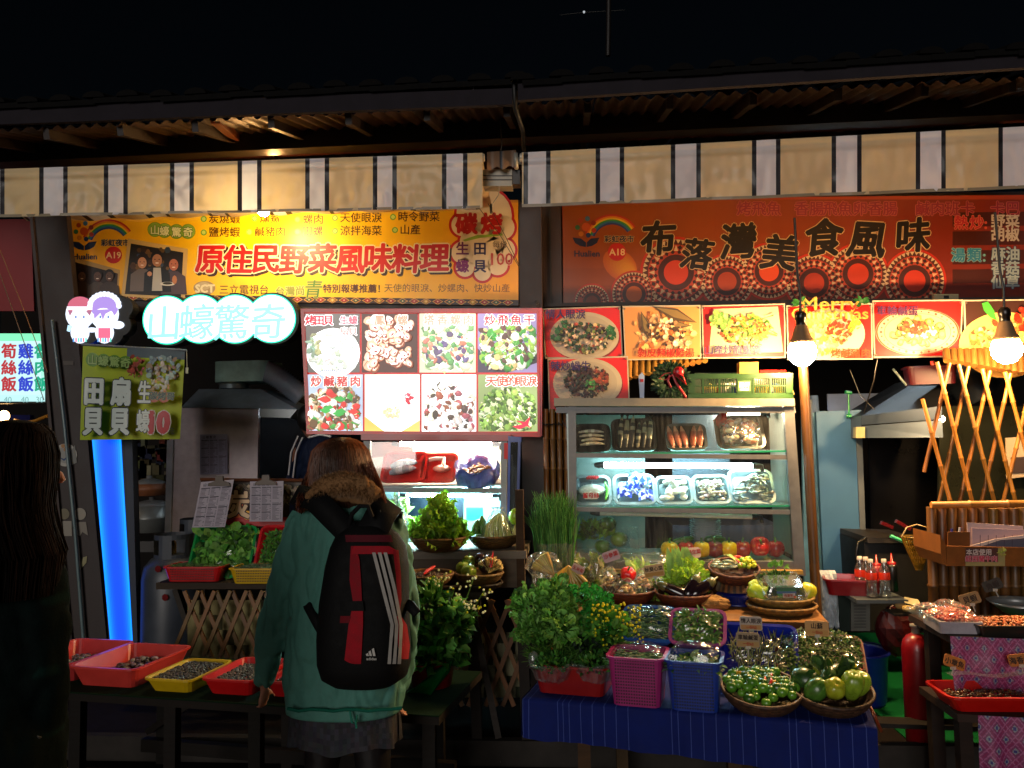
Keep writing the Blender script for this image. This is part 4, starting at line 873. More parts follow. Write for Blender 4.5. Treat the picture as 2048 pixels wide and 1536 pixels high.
m = MB(); m.box((b+.03,YF+.29,(zb+zt)/2),(.01,.54,zt - zb),C('a8aaa4')); m.build('side_wall',mInox,fr)
m = MB(); ext(m,[(1150,830),(1290,830),(1290,1120),(1150,1120)],yb,.01,C('6f8480')); ext(m,[(1345,830),(1460,830),(1460,960),(1345,960)],yb+.01,.01,C('4a5866')); m.build('back_panel',mInox,fr)
m = MB(); ext(m,[(1152,962),(1580,962),(1580,1000),(1152,1000)],yb+.03,.01,C('7d9c9c')); m.build('back_panel',mInox,fr)
m = MB(); m.grid(lambda u,v: P(1152+(1572+20*v - 1152)*u,828+294*v,YF+.012),2,2,(1,1,1)); m.build('glass_pane',mGlass,fr)
def tubelamp(name,label,x0,x1,y0,y1,Y,lit,col,thick=.013):
    a,b = P(x0,y0,Y),P(x1,y1,Y); t = thing(name,label,'tube lamp',(a+b)/2)
    m = MB(); m.tube([a,b],thick,(1,1,1) if lit else C('cfcabc'),12); m.build('tube',lit or mPlastic,t)
    m = MB(); d = (b - a).normalized(); m.tube([a - d*.05,a - d*.045,a - d*.01,a+d*.004],[.006,.012,thick*1.3,thick*1.3],C('16181a'),10); m.tube([b - d*.004,b+d*.02,b+d*.045,b+d*.05+V((0,0,-.03))],[thick*1.3,thick*1.3,.013,.01],C('16181a'),10); m.build('end_cap',mPlastic,t); return t
mTube = emat('white_tube_light',75,(.62,.95,1.0)); mTubeW = emat('warm_tube_light',210,(1,.86,.62)); mTubeC = emat('cool_strip_light',420,(.5,.92,1.0))
tubelamp('tube_lamp','bright white tube lamp across the middle shelf of the food cabinet',1206,1506,930,932,YF+.10,mTube,None,.0145)
tubelamp('tube_lamp','unlit cream tube across the lowest shelf of the food cabinet',1198,1505,1026,1034,YF+.08,None,None,.013)
tubelamp('tube_lamp','short lit lamp under the cabinet top at its right end',1452,1520,826,826,YF+.36,mTubeW,None,.012)
def ftray(name,label,px,py,z,wd,dp,h,col,tilt,group=None,rimcol=None,Y=None,rz=0,cat='tray',m_=None):
    c = G(px,py,z) if Y is None else V((XA(px,z,Y),Y,z))
    t = thing(name,label,cat,c,group); xf = XF(c,rz,tilt); m = MB(); m.xf = xf @ Matrix.Translation((0,dp/2,0)); tray(m,wd,dp,h,col,rimcol=rimcol); m.build('shell',m_ or mPlastic,t); return t,xf @ Matrix.Translation((0,dp/2,0))
z1,z2 = shz[0]+.004,shz[1]+.004
BKT,SV = C('15181a'),C('8fa3a6')
k1 = YF+.07
tl = R(58)
# top shelf: four black trays
t1,x1 = ftray('black_tray','black foam tray of pale fish, first on the top cabinet shelf',1184,0,z1,.19,.16,.035,BKT,tl,Y=k1)
for i in range(4): m = MB(); f0 = x1 @ V((-.075+U(0,.02),-.045+i*.028,.03)); fish(m,f0,x1 @ V((.07,-.04+i*.026,.03)),.018,C('b0a088'),C('d8ccb0')); m.build('pale_fish',mFood,label='pale whole fish lying in the first black tray of the cabinet',cat='fish',group='pale fish in the first black tray')
t2,x2 = ftray('black_tray','black foam tray of dark silvery fish standing upright, second on the top shelf',1269,0,z1,.225,.19,.035,BKT,tl,Y=k1)
for i in range(6): m = MB(); x = -.08+i*.032; fish(m,x2 @ V((x,-.08,.03)),x2 @ V((x+.02,.075+U(0,.05),.045)),.016,C('2c2c2a'),C('8a8468')); m.build('dark_fish',mFood,label='dark silvery fish standing head down in the second black tray',cat='fish',group='dark fish in the second black tray')
t3,x3 = ftray('black_tray','black foam tray of reddish squid, third on the top cabinet shelf',1374,0,z1,.20,.15,.035,BKT,tl,Y=k1,rimcol=C('3a3e40'))
for i in range(5):
    m = MB(); x = -.075+i*.036; a_ = x3 @ V((x,-.055,.028)); b_ = x3 @ V((x+(-.02 if i < 3 else .015),.07,.035)); m.tube([a_,a_.lerp(b_,.35),a_.lerp(b_,.7),b_],[.012,.021,.017,.004],[rc(C('b0583c')),rc(C('a04a34')),rc(C('c07a58'))],10,True,.5)
    for j in range(5): m.tube([a_,a_+V((U(-.012,.012),-.01,-.012)),a_+V((U(-.02,.02),-.014,-.02))],[.004,.003,.001],C('c88a68'),5)
    m.build('squid',mFood,label='reddish squid lying upright in the third black tray',cat='squid',group='squid in the third black tray')
t4,x4 = ftray('black_tray','black foam tray of bagged pink prawns and shellfish, last on the top shelf',1482,0,z1,.24,.19,.04,BKT,tl,Y=k1)
m = MB(); scatter(m,x4,.095,.075,60,.022,[C('d87a50'),C('c85a38'),C('e8b898'),C('d8a888'),C('b8b0a0')],.03,.05,.6,9,6); tag(m.build('shellfish',mFood,label='heap of pink and orange shellfish in the last black tray',cat='shellfish'),kind='stuff')
m = MB(); wrap(m,x4,.22,.2,.07,.03,.02); m.build('plastic_bag',mBag,label='crumpled clear bag over the pink shellfish',cat='plastic bag')
m = MB(); m.xf = x4; m.box((-.10,.07,.06),(.03,.05,.10),C('b01810'),Matrix.Rotation(.3,3,'Y')); m.build('red_packet',mPlastic,label='red packet at the left of the bagged shellfish tray',cat='packet')
# middle shelf: five steel trays
specs = [(1186,.185,.165,'steel tray of white noodles topped with red chilli, first on the middle shelf'),(1270,.21,.17,'steel tray of blue and white plastic packets, second on the middle shelf'),(1349,.185,.155,'steel tray heaped with white scallops, third on the middle shelf'),(1425,.185,.16,'steel tray of grey mixed shellfish, fourth on the middle shelf'),(1506,.22,.19,'steel tray of grey raw prawns, last on the middle shelf')]
xs_ = []
for px_,wd,dp,lb in specs:
    tt,xx = ftray('steel_tray',lb,px_,0,z2,wd,dp,.035,C('62787c'),R(57),Y=k1,m_=mInox if 0 else mPlastic,rimcol=C('90a4a8')); xs_.append(xx)
m = MB(); m.ell(xs_[0] @ V((0,0,.03)),(.075,.055,.035),C('c8dcd4'),fn=lambda d,t_,a: 1+.06*math.sin(a*9+t_*13)); strands(m,xs_[0] @ V((0,-.02,.03)),(.05,.04,.035),120,.05,.002,[C('d8e8e0')],.3); m.build('noodle_heap',mFood,label='mound of white noodles in the first steel tray',cat='noodles')
m = MB(); [m.tube([xs_[0] @ V((-.03+i*.012,.06,.06)),xs_[0] @ V((-.015+i*.012,.075,.055))],.008,C('b0181c'),6) for i in range(5)]; m.build('red_chilli',mVeg,label='red chilli pieces on top of the white noodles',cat='chilli')
m = MB(); m.tube([xs_[0] @ V((.07,-.06,.03)),xs_[0] @ V((.085,0,.035)),xs_[0] @ V((.07,.05,.035))],[.006,.012,.004],C('5aa83a'),8); m.build('green_chilli',mVeg,label='green chilli at the right of the noodles',cat='chilli')
for i in range(7):
    m = MB(); cpt = xs_[1] @ V((U(-.065,.065),-.05+i*.018,.03+U(0,.02))); sd2 = U(0,99); m.grid(lambda u,v: cpt+V(((u - .5)*.08,(v - .5)*.03,(v - .5)*.05+.015*math.sin(PI*u)+.02*noise.noise(V((u*5,v*5,sd2))))),6,5,lambda u,v: rch([C('1a3cb8'),C('2a58d8'),C('e8eef4'),C('d8e4ee'),C('1a3cb8')]),False); m.build('blue_packet',mPlastic,label='blue and white plastic packet in the second steel tray',cat='packet',group='blue packets in the steel tray')
for i in range(20): m = MB(); c_ = xs_[2] @ V((U(-.065,.065),U(-.055,.055),.022+U(0,.03))); m.ell(c_,(.021,.019,.015),rc(C('e8e8d8'),.08),rot=Matrix.Rotation(U(0,3),3,'X'),nu=10,nv=6); m.build('scallop',mFood,label='round white scallop in the third steel tray',cat='scallop',group='scallops heaped in the third steel tray')
m = MB(); scatter(m,xs_[3],.07,.06,70,.016,[C('d8d0b8'),C('a89878'),C('e8e0d0'),C('8a7a68'),C('c0b098')],.02,.03,.45,7,5)
for i in range(26): shrimp(m,xs_[3] @ V((U(-.06,.06),U(-.05,.05),.035+U(0,.02))),.035,.006,C('d8ccb4'))
tag(m.build('shellfish',mFood,label='heap of grey and beige shellfish in the fourth steel tray',cat='shellfish'),kind='stuff')
for i in range(26): m = MB(); shrimp(m,xs_[4] @ V((U(-.08,.08),U(-.07,.07),.022+U(0,.03))),.056,.0095,rch([C('8fa09a'),C('a8b0a0'),C('b8a890')])); m.build('raw_prawn',mFood,label='grey raw prawn in the last steel tray',cat='prawn',group='raw prawns in the last steel tray')
tagboard('price_tag','small white card with red characters in front of the noodle tray',1182,991,30,14,YF+.03,[('薑母絲',0,11,C('c01010'))],C('d8d4c8'),stem=False)
# bottom shelf: peppers, cucumbers, plates
zp = zb
cols = [('yellow',C('e0a010'),1340,1098),('red',C('b01810'),1372,1096),('yellow',C('e8a808'),1404,1094),('dark red',C('7a1420'),1430,1098),('yellow',C('e8a808'),1459,1094),('red',C('a01812'),1486,1099),('red',C('b8120e'),1519,1090),('dark red',C('8a1018'),1552,1098)]
nb = ['leftmost, under the cucumber','behind the printed card','right of the dish stack','between two yellow ones','between the dark red and red ones','right of the last yellow one','the largest, with its stem facing the glass','the last one by the cabinet frame']
for i,(cn_,c_,px,py) in enumerate(cols):
    r_ = .056 if i == 6 else .050; pepper('bell_pepper',cn_+' bell pepper on the cabinet floor, ' +nb[i],V((XA(px,zp+.03,YF+.10),YF+(.08 if i == 6 else .11),zp+r_*.85+(.012 if i == 6 else 0))),r_,c_,rot=Matrix.Rotation(R(58 if i == 6 else 8),3,'X') @ Matrix.Rotation(U(0,3),3,'Z'))
def gourd(name,label,a,b,r,col,cat,group=None,bumps=9,mm=None):
    a,b = V(a),V(b); d = (b - a); m = MB(); rot = d.to_track_quat('Z','Y').to_matrix(); L = d.length
    pf = [(0,0),(r*.5,.03*L),(r*.85,.14*L),(r,.4*L),(r*.95,.65*L),(r*.7,.85*L),(r*.3,.97*L),(0,L)]
    m.lathe(a,pf,18,lambda i,j: rc(col,.22),fn=lambda rr,z,an,i,j: (rr*(1+.09*math.cos(an*bumps)),z),rot=rot); return m.build(name,mm or mVeg,label=label,cat=cat,group=group)
gourd('cucumber','dark green cucumber lying on the peppers, left of the stacked dishes',P(1345,1086,YF+.12),P(1388,1076,YF+.14),.020,C('3a5a1c'),'cucumber',bumps=13)
gourd('cucumber','dark green cucumber lying on the peppers in front of the stacked dishes',P(1408,1080,YF+.14),P(1452,1078,YF+.16),.022,C('2c4a20'),'cucumber',bumps=13)
ds = thing('dish_stack','stack of clear glass dishes behind the peppers','dishes',V((XA(1412,zb,YF+.33),YF+.33,zb)))
for i in range(16):
    m = MB(); m.lathe(WL[ds.name]+V((U(-.003,.003),0,.01+i*.0125)),[(0,0),(.055,0),(.088,.016),(.09,.018),(.055,.004),(0,.004)],28,C('c8ccd4')); m.build('dish',mPlastic,ds)
m = MB(); leafheap(m,P(1190,1075,YF+.22),(.08,.06,.07),90,.06,.03,[C('5a6a20'),C('6a8030')]); m.build('green_bundle',mLeaf,label='dull green leafy bundle at the left of the lowest cabinet shelf',cat='vegetables')
for i,(px,py,r_,c_) in enumerate(((1178,1058,.05,'3f4a20'),(1215,1048,.052,'3a4a1c'),(1238,1078,.05,'6a7a2c'),(1205,1092,.045,'5a6f2a'))):
    m = MB(); q = P(px,py,YF+.26); m.ell(q,(r_,r_,r_*.9),C(c_),nu=16,nv=10,fn=bulge(8,.08)); m.build('green_melon',mVeg,label=('round green melon at the back left of the lowest shelf','tall dark melon behind the leafy bundle','yellow green melon right of the leafy bundle','small green melon below the other melons')[i],cat='melon')
m = MB(); wrap(m,XF(P(1260,1080,YF+.24),0,R(75)),.10,.16,0,.03,.03); m.build('plastic_bag',mBag,label='clear plastic bag standing at the back of the lowest shelf',cat='plastic bag')
# rear kitchen seen through the glass
m = MB(); ext(m,[(1345,1050),(1560,1050),(1560,1110),(1345,1110)],YF+1.0,.5,C('3a4458')); m.build('kitchen_counter',mInox,label='steel counter behind the food cabinet',cat='counter')
# crate, wreath, things on top of the cabinet
ztop = P(1400,796,YF).z+.004
ct = thing('green_crate','green slatted plastic crate with a white stamp on top of the food cabinet','crate',P(1480,796,YF+.05))
Yc = YF+.03; GC = C('193814')
m = MB(); ext(m,[(1376,748),(1586,746),(1587,756),(1376,758)],Yc,.02,GC); ext(m,[(1376,786),(1587,786),(1587,796),(1376,796)],Yc,.02,GC)
for x in (1376,1404,1437,1473,1505,1539,1572): ext(m,[(x,756),(x+(14 if x in (1376,1572) else 3),756),(x+(14 if x in (1376,1572) else 3),788),(x,788)],Yc,.02,GC)
ext(m,[(1390,770),(1580,770),(1580,773),(1390,773)],Yc+.002,.012,GC)
ext(m,[(1390,746),(1580,744),(1580,796),(1390,796)],Yc+.34,.012,tuple(v*.6 for v in GC)); ext(m,[(1376,792),(1586,792),(1586,796),(1376,796)],Yc+.02,.33,GC)
a_,b_ = P(1376,750,Yc),P(1376,796,Yc); m.box(((a_.x+b_.x)/2+.006,Yc+.18,(a_.z+b_.z)/2),(.012,.32,a_.z - b_.z),GC); a_,b_ = P(1587,750,Yc),P(1587,796,Yc); m.box(((a_.x+b_.x)/2 - .008,Yc+.18,(a_.z+b_.z)/2),(.012,.32,a_.z - b_.z),GC)
ext(m,[(1474,757),(1504,757),(1504,788),(1474,788)],Yc - .001,.01,GC); m.build('crate_shell',mPlastic,ct)
for x0_ in (1407,1440,1508,1542):
    for k in range(7):
        m = MB(); x = x0_+k*4.4; ext(m,[(x,758),(x+1.5,758),(x+1.5,786),(x,786)],Yc+.004,.010,GC); m.build('slat',mPlastic,ct)
pr = Print(plane_at(Yc - .0015),.0002); pr.rect(1477,762,1501,782,C('6a8a50'),0); pr.text('國軒',1489,770,11,C('e8dcc0'),.04,l=2); pr.rect(1480,777,1498,781,C('d8d0b0'),1); pr.build('stamp',mPrint,ct)
for i in range(15):
    m = MB(); p = P(1412+i*11.5,780+U(-3,4),Yc+.10+U(0,.1)); m.box(p,(.05,.05,.06),rc(rch([C('c8a020'),C('c03020'),C('d8c060'),C('2a4a9a'),C('e0e0d0')])),Matrix.Rotation(U(0,3),3,'Z') @ Matrix.Rotation(U(-.5,.5),3,'X')); m.build('snack_packet',mPlastic,label='small coloured packet inside the green crate',cat='packet',group='packets inside the green crate')
m = MB(); pb(m,1479,724,1517,747,Yc+.12,.08,C('a87438')); m.build('cardboard_box',mMatte,label='small brown box standing up in the green crate',cat='box')
m = MB(); pb(m,1520,740,1572,748,Yc+.16,.08,C('a81814')); m.build('red_box',mMatte,label='red packet showing above the right half of the green crate',cat='box')
wr = thing('wreath','small dark green wreath with a red ribbon on the food cabinet','wreath',P(1340,796,YF+.02))
m = MB(); c_ = P(1340,762,YF+.02)
for k in range(420):
    a = U(0,2*PI); rr_ = U(.03,.085); m.leaf(c_+V((math.cos(a)*rr_,U(-.03,.03),math.sin(a)*rr_)),(math.cos(a)+U(-.6,.6),U(-.8,.2),math.sin(a)+U(-.6,.6)),(0,-1,0),.035,.014,rc(C('16301a'),.4))
m.build('foliage',mLeaf,wr)
m = MB()
for q,w_ in (([(1342,745),(1328,748),(1318,757),(1330,760),(1345,750)],.008),([(1350,744),(1366,752),(1372,768),(1360,758),(1350,748)],.012),([(1345,748),(1352,765),(1362,780),(1372,795)],.007),([(1340,750),(1336,762),(1342,775)],.006)): m.tube([P(x,y,YF - .08+U(0,.01)) for x,y in q],w_,C('a80e1c'),6,True,.35)
m.ell(P(1357,744,YF - .07),(.03,.015,.028),C('b01020'),nu=12,nv=8,fn=lambda d,t_,a: 1+.2*math.sin(5*a)); m.build('ribbon',mPlastic,wr)
m = MB(); ext(m,[(1277,752),(1284,744),(1289,752),(1288,796),(1280,796)],YF+.12,.01,C('9ab0d8')); ext(m,[(1280,758),(1287,758),(1287,764),(1280,764)],YF+.118,.002,C('c01818')); m.build('white_bottle_label',mPlastic,label='narrow pale blue strip standing left of the wreath',cat='strip')
def cane(m,a,b,r,col,n=None,knots=True,nseg=8):
    a,b = V(a),V(b); L = (b - a).length; k = max(2,int(L/.16)); pts = []; rs = []; cs = []
    for i in range(k+1):
        u = i/k; p = a.lerp(b,u)
        if 0 < i < k and knots:
            e = .006/L; pts += [a.lerp(b,u - e*1.5),p,a.lerp(b,u+e*1.5)]; rs += [r,r*1.22,r]; cs += [rc(col,.12),tuple(v*.6 for v in col),tuple(v*.8 for v in col)]
        else: pts.append(p); rs.append(r); cs.append(rc(col,.12))
    m.tube(pts,rs,cs,nseg)
bpost = MB(); cane(bpost,P(1606,728,4.38),P(1636,1262,4.38),.026,C('5c3c18'),None,False,4); bpost.build('wooden_upright',mBamboo,label='thin tan wooden upright at the right side of the food cabinet',cat='post')
bc = thing('bamboo_screen','row of tall bamboo canes between the steel post and the food cabinet','bamboo screen',P(1110,1050,4.6))
for i in range(4):
    m = MB(); x = 1091+i*13.5; cane(m,P(x,818,4.64),P(x+6,1180,4.64),.0165,rc(C('8a5a20'),.2)); m.build('cane',mBamboo,bc)
m = MB(); m.tube([P(1137,815,4.45),P(1140,1000,4.45)],.006,C('0c7a48'),6); m.build('cord',mPlastic,label='green cord down the left side of the food cabinet',cat='cord')
m = MB()
for k in range(8): a = k*.8; m.tube([P(1084+8*k,845+5*math.sin(a),4.60),P(1094+8*k,852 - 5*math.sin(a),4.59)],.004,C('1a120e'),5)
m.build('twine',mPlastic,label='dark twine knotted round the bamboo canes',cat='twine')
rfb = thing('bamboo_eave','row of cut bamboo ends under the posters, left of the green crate','bamboo eave',P(1320,745,4.95))
for i in range(14):
    x = 1246+i*12.6; m = MB(); m.tube([P(x,712,4.95),P(x,760 - i*3.0,4.88)],.019,rc(C('a87a34'),.25),8); m.build('bamboo_end',mBamboo,rfb)
rfb = thing('bamboo_eave','row of cut bamboo ends under the right-hand bulb, over the lattice','bamboo eave',P(1980,745,4.5))
for i in range(18):
    x = 1892+i*13.5; m = MB(); m.tube([P(x,700,4.66),P(x+2,722+i*2.3,4.60)],.019,rc(C('6a4418'),.2),8); m.build('bamboo_end',mBamboo,rfb)
# ================================================================== LEFT STALL
# ---- its lit glass cabinet
YL = 4.42
fc = thing('food_cabinet','small lit glass cabinet with red fish trays under the picture light box','display cabinet',P(880,1095,YL))
m = MB(); ext(m,[(722,868),(1020,870),(1020,882),(722,880)],YL - .02,.5,C('a81a14')); m.build('top_panel',mPlastic,fc)
m = MB(); ext(m,[(727,882),(740,882),(738,1100),(726,1100)],YL,.03,C('7c7f80')); ext(m,[(712,885),(727,885),(726,1000),(712,1000)],YL+.02,.03,C('a01a14')); m.build('side_frame',mAlu,fc)
m = MB(); ext(m,[(1002,882),(1014,882),(1012,1100),(1000,1100)],YL,.03,C('8d9090')); ext(m,[(1008,886),(1018,886),(1018,918),(1008,918)],YL - .005,.02,C('c01a12')); m.build('side_frame',mAlu,fc)
m = MB(); ext(m,[(727,975),(1004,977),(1004,986),(727,984)],YL - .004,.03,C('84868a')); m.build('shelf_rail',mAlu,fc)
zs1 = P(870,972,YL).z; xa,xb = P(727,975,YL).x,P(1008,975,YL).x
m = MB(); m.box(((xa+xb)/2,YL+.26,zs1),(xb - xa,.48,.008),C('9a9c9c')); m.build('shelf',mInox,fc)
m = MB(); ext(m,[(822,884),(1006,884),(1006,976),(822,976)],YL+.5,.01,C('d8d4c4')); ext(m,[(727,884),(826,884),(826,976),(727,976)],YL+.5,.01,C('5a2c24')); m.build('back_panel',mMatte,fc)
m = MB(); ext(m,[(727,984),(1006,984),(1006,1095),(727,1095)],YL+.52,.01,C('b8d0d4')); m.build('back_panel',mMatte,fc)
m = MB(); ext(m,[(812,990),(926,992),(926,1040),(812,1042)],YL+.50,.01,C('1a2a3a')); m.build('dark_window',mInox,fc)
m = MB(); ext(m,[(932,1015),(966,1015),(967,1041),(933,1041)],YL+.30,.003,C('1a9a80')); m.build('green_card',mPlastic,label='plain green card hanging inside the lower part of the left cabinet',cat='card')
m = MB(); m.box((xa - .01,YL+.26,1.15),(.008,.46,.62),C('8f9496')); m.build('side_wall',mInox,fc); m = MB(); m.box((xb+.01,YL+.26,1.15),(.008,.46,.62),C('a8acac')); m.build('side_wall',mInox,fc)
m = MB(); ext(m,[(742,884),(1002,884),(1002,976),(742,975)],YL+.008,.001,(1,1,1)); m.build('glass_pane',clear('clean_glass',(.95,.98,.98),.03,.03,dust=.02),fc)
tubelamp('tube_lamp','bright lamp along the top of the left glass cabinet',800,985,888,889,YL+.22,mTubeW,None,.013)
tubelamp('tube_lamp','bluish strip lamp under the shelf of the left glass cabinet',812,985,990,991,YL+.12,mTubeC,None,.008)
zz = zs1+.006; RT = C('c81c12')
r1,q1 = ftray('red_tray','bright red tray with silver fish in a bag, left one in the small cabinet',806,0,zz,.235,.20,.04,RT,R(48),Y=YL+.05)
for i in range(2): m = MB(); fish(m,q1 @ V((-.08,-.04+i*.05,.03)),q1 @ V((.07,-.01+i*.04,.04)),.040,C('6a7888'),C('a0a8b0')); m.build('silver_fish',mFood,label='flat silver fish lying in the left red tray',cat='fish',group='silver fish in the left red tray')
r2,q2 = ftray('red_tray','bright red tray with a pale pink fish fillet, right one in the small cabinet',874,0,zz,.20,.19,.035,RT,R(48),Y=YL+.05)
m = MB(); m.ell(q2 @ V((.02,-.005,.03)),(.05,.045,.02),C('e0b0a0'),fn=lambda d,t_,a: 1+.2*math.sin(3*a)); m.tube([q2 @ V((-.06,.06,.03)),q2 @ V((-.02,.07,.03)),q2 @ V((.03,.06,.04)),q2 @ V((.03,0,.045))],.012,C('e8c8b8'),7); m.build('fish_fillet',mFood,label='pale pink fillet in the right red tray',cat='fish')
bt = thing('blue_bag_bowl','blue plastic bag shaped like a bowl in the small cabinet, full of brown shrimps','bag',V((XA(955,zz,YL+.12),YL+.12,zz)))
m = MB(); sd3 = 3.0
m.lathe(WL[bt.name],[(0,.002),(.10,.004),(.122,.03),(.13,.08),(.118,.115),(.10,.09),(.085,.055),(0,.05)],40,lambda i,j: rc(C('3f58c0') if i < 2 else C('7484d0'),.2),fn=lambda rr,z,a,i,j: (rr*(1+.06*math.sin(a*7)+.05*noise.noise(V((a*3,i,1)))),z+(.012*math.sin(a*5) if i > 2 else 0)),rot=Matrix.Rotation(R(22),3,'X')); m.build('bag',mat('blue_bag_plastic',None,.3,ns=20,na=.2,bump=.8,bs=30,transl=.3),bt)
for i in range(22): m = MB(); a_ = U(0,6.3); q_ = math.sqrt(U(0,1))*.065; shrimp(m,WL[bt.name]+V((q_*math.cos(a_),q_*math.sin(a_) - .02,.07+U(0,.015)+q_*math.sin(a_)*.4)),.045,.007,rch([C('8a5a30'),C('b08048'),C('6a4424')])); m.build('brown_shrimp',mFood,label='small brown shrimp in the blue bag bowl',cat='shrimp',group='brown shrimps in the blue bag bowl')
bf = thing('blue_framed_screen','blue-framed clear panel beside the small cabinet','screen',P(1028,1060,4.36))
m = MB(); ext(m,[(1016,872),(1042,874),(1042,884),(1016,884)],4.36,.03,C('123a9a')); ext(m,[(1016,884),(1021,884),(1019,1062),(1014,1062)],4.36,.03,C('1a46b0')); ext(m,[(1036,884),(1041,884),(1037,1040),(1032,1040)],4.36,.03,C('123488')); m.build('frame',mPlastic,bf)
m = MB(); ext(m,[(1021,884),(1036,884),(1033,1040),(1019,1062)],4.375,.002,C('8f9ab0')); m.build('panel',mGlass,bf)
# ---- shelves below
zsl = .975
a_,b_ = G(700,1104,zsl),G(1050,1107,zsl)
cs_ = thing('counter','pale worn wooden counter under the left glass cabinet','counter',V(((a_.x+b_.x)/2,a_.y,0)))
m = MB(); m.box(((a_.x+b_.x)/2,a_.y+.22,zsl - .02),(b_.x - a_.x,.44,.04),C('8f857a')); m.build('top',mWood,cs_)
m = MB(); m.box(((a_.x+b_.x)/2,a_.y+.03,zsl - .115),(b_.x - a_.x - .02,.03,.15),C('6a5f54')); m.build('front_board',mWood,cs_)
m = MB(); ext(m,[(1030,980),(1046,980),(1050,1180),(1034,1180)],4.2,.05,C('4a3626')); m.build('upright',mWood,cs_)
zl = .80; a2,b2 = G(640,1186,zl),G(968,1190,zl)
m = MB(); m.box(((a2.x+b2.x)/2,a2.y+.14,zl - .014),(b2.x - a2.x,.28,.028),C('5c5048')); m.build('step_board',mWood,cs_)
m = MB(); m.box(((a2.x+b2.x)/2,a2.y+.05,zl - .06),(b2.x - a2.x - .06,.03,.07),C('3a322c')); m.build('step_front',mWood,cs_)
for x in (940,1040): m = MB(); m.bar(G(x,1190,zl)+V((0,.06,-.03)),V((G(x,1190,zl).x+.02,G(x,1190,zl).y+.06,.09)),.05,.05,C('2c2622')); m.build('leg',mWood,cs_)
m = MB(); m.bar(G(940,1192,zl)+V((0,.03,-.03)),V((G(990,1192,zl).x,G(990,1192,zl).y+.05,.12)),.04,.03,C('4a4440')); m.build('brace',mWood,cs_)
m = MB(); m.grid(lambda u,v: P(860+180*u,1265+130*v,4.28+.01*math.sin(u*30+v*4)),40,6,lambda u,v: C('9a9678') if (math.sin(v*26+u*18) < .72) else C('3a4030')); m.build('hanging_sheet',mCloth,label='pale wrinkled plastic sheet behind the lattice under the counter',cat='sheet')
def lattice(name,label,x0,x1,y0,y1,Y,col,n,wd,lean,dY=0,rnd=False):
    t = thing(name,label,'lattice',P((x0+x1)/2,y1,Y)); ln = (x1 - x0)/n
    for s in (0,1):
        for i in range(n+2):
            xa_ = x0+(i - .5)*ln; xb_ = xa_+lean*(1 if s else -1); xa_ -= lean*.0
            a,b = P(xa_ if s else xa_+lean*.5,y0,Y+s*.016),P(xb_ if s else xb_+lean*.5,y1,Y+s*.016); m = MB()
            if rnd: cane(m,a,b,wd,rc(col,.2),nseg=7)
            else: m.bar(a,b,wd,.012,rc(col,.25),up=(0,1,0))
            m.build('lath',mBamboo,t)
    return t
lattice('bamboo_lattice','brown lattice of thin laths under the right part of the left counter',858,1030,1200,1412,4.14,C('7a5020'),5,.022,84)
lattice('bamboo_lattice','brown lattice of thin laths below the board with the wrapped trays',385,545,1182,1320,4.24,C('7a5426'),5,.02,56)
m = MB(); m.grid(lambda u,v: P(375+175*u,1200+120*v,4.34+.01*math.sin(u*24)),30,4,lambda u,v: C('8a8058') if math.sin(v*20+u*9) < .8 else C('403c28')); m.build('hanging_sheet',mCloth,label='pale sheet behind the lattice below the wrapped trays',cat='sheet')
# ---- baskets of the left stall
k_ = lambda px,py,z: G(px,py,z)
BC = C('6a4c24')
b1 = basket('shallow_basket','wide shallow basket heaped with curly lettuce below the small cabinet',k_(873,1106,zsl+.001)+V((0,.10,0)),.148,.07,BC)
c_ = WL[b1.name]+V((0,0,.055)); m = MB(); frillheap(m,c_,(.125,.115,.09),230,.075,.07,[C('5a7a1e'),C('6f9428'),C('7fa334')],[C('8fae50')]); frillheap(m,c_+V((.0,.0,.09)),(.06,.055,.11),110,.07,.06,[C('6f9428'),C('86a836')],[C('9ab860')]); m.build('curly_lettuce',mLeaf,label='bushy green curly lettuce piled high in its basket',cat='lettuce')
m = MB(); frillheap(m,k_(815,1070,zsl+.04)+V((0,.06,0)),(.07,.06,.06),60,.06,.06,[C('5a7a1e'),C('7a9a30')],[C('8fae50')]); m.build('curly_lettuce',mLeaf,label='small bunch of curly lettuce between the coat and the big lettuce',cat='lettuce')
b2_ = basket('shallow_basket','shallow basket with bitter gourds and bagged yellow stems',k_(984,1100,zsl+.001)+V((0,.10,0)),.133,.065,BC)
c_ = WL[b2_.name]
def bitter(a,b,r,lb):
    m = MB(); a,b = V(a),V(b); rot = (b - a).to_track_quat('Z','Y').to_matrix(); L = (b - a).length
    m.lathe(a,[(0,0)]+[(r*math.sin(PI*(i+.5)/12) ** .6,L*(i+.5)/12) for i in range(12)]+[(0,L)],20,lambda i,j: rc(C('2c4a1c') if (i+j) % 2 else C('4a6a2a'),.2),fn=lambda rr,z,an,i,j: (rr*(1+(.14 if (i+j) % 2 else -.06)),z),rot=rot); m.build('bitter_gourd',mVeg,label=lb,cat='bitter gourd')
bitter(c_+V((-.10,-.02,.05)),c_+V((-.085,.01,.15)),.022,'dark warty bitter gourd standing at the left of its basket'); bitter(c_+V((-.06,-.02,.06)),c_+V((-.065,.02,.17)),.022,'tallest warty bitter gourd, leaning on the bagged stems'); bitter(c_+V((-.11,-.07,.055)),c_+V((-.04,-.09,.06)),.024,'warty bitter gourd lying at the front of its basket')
m = MB()
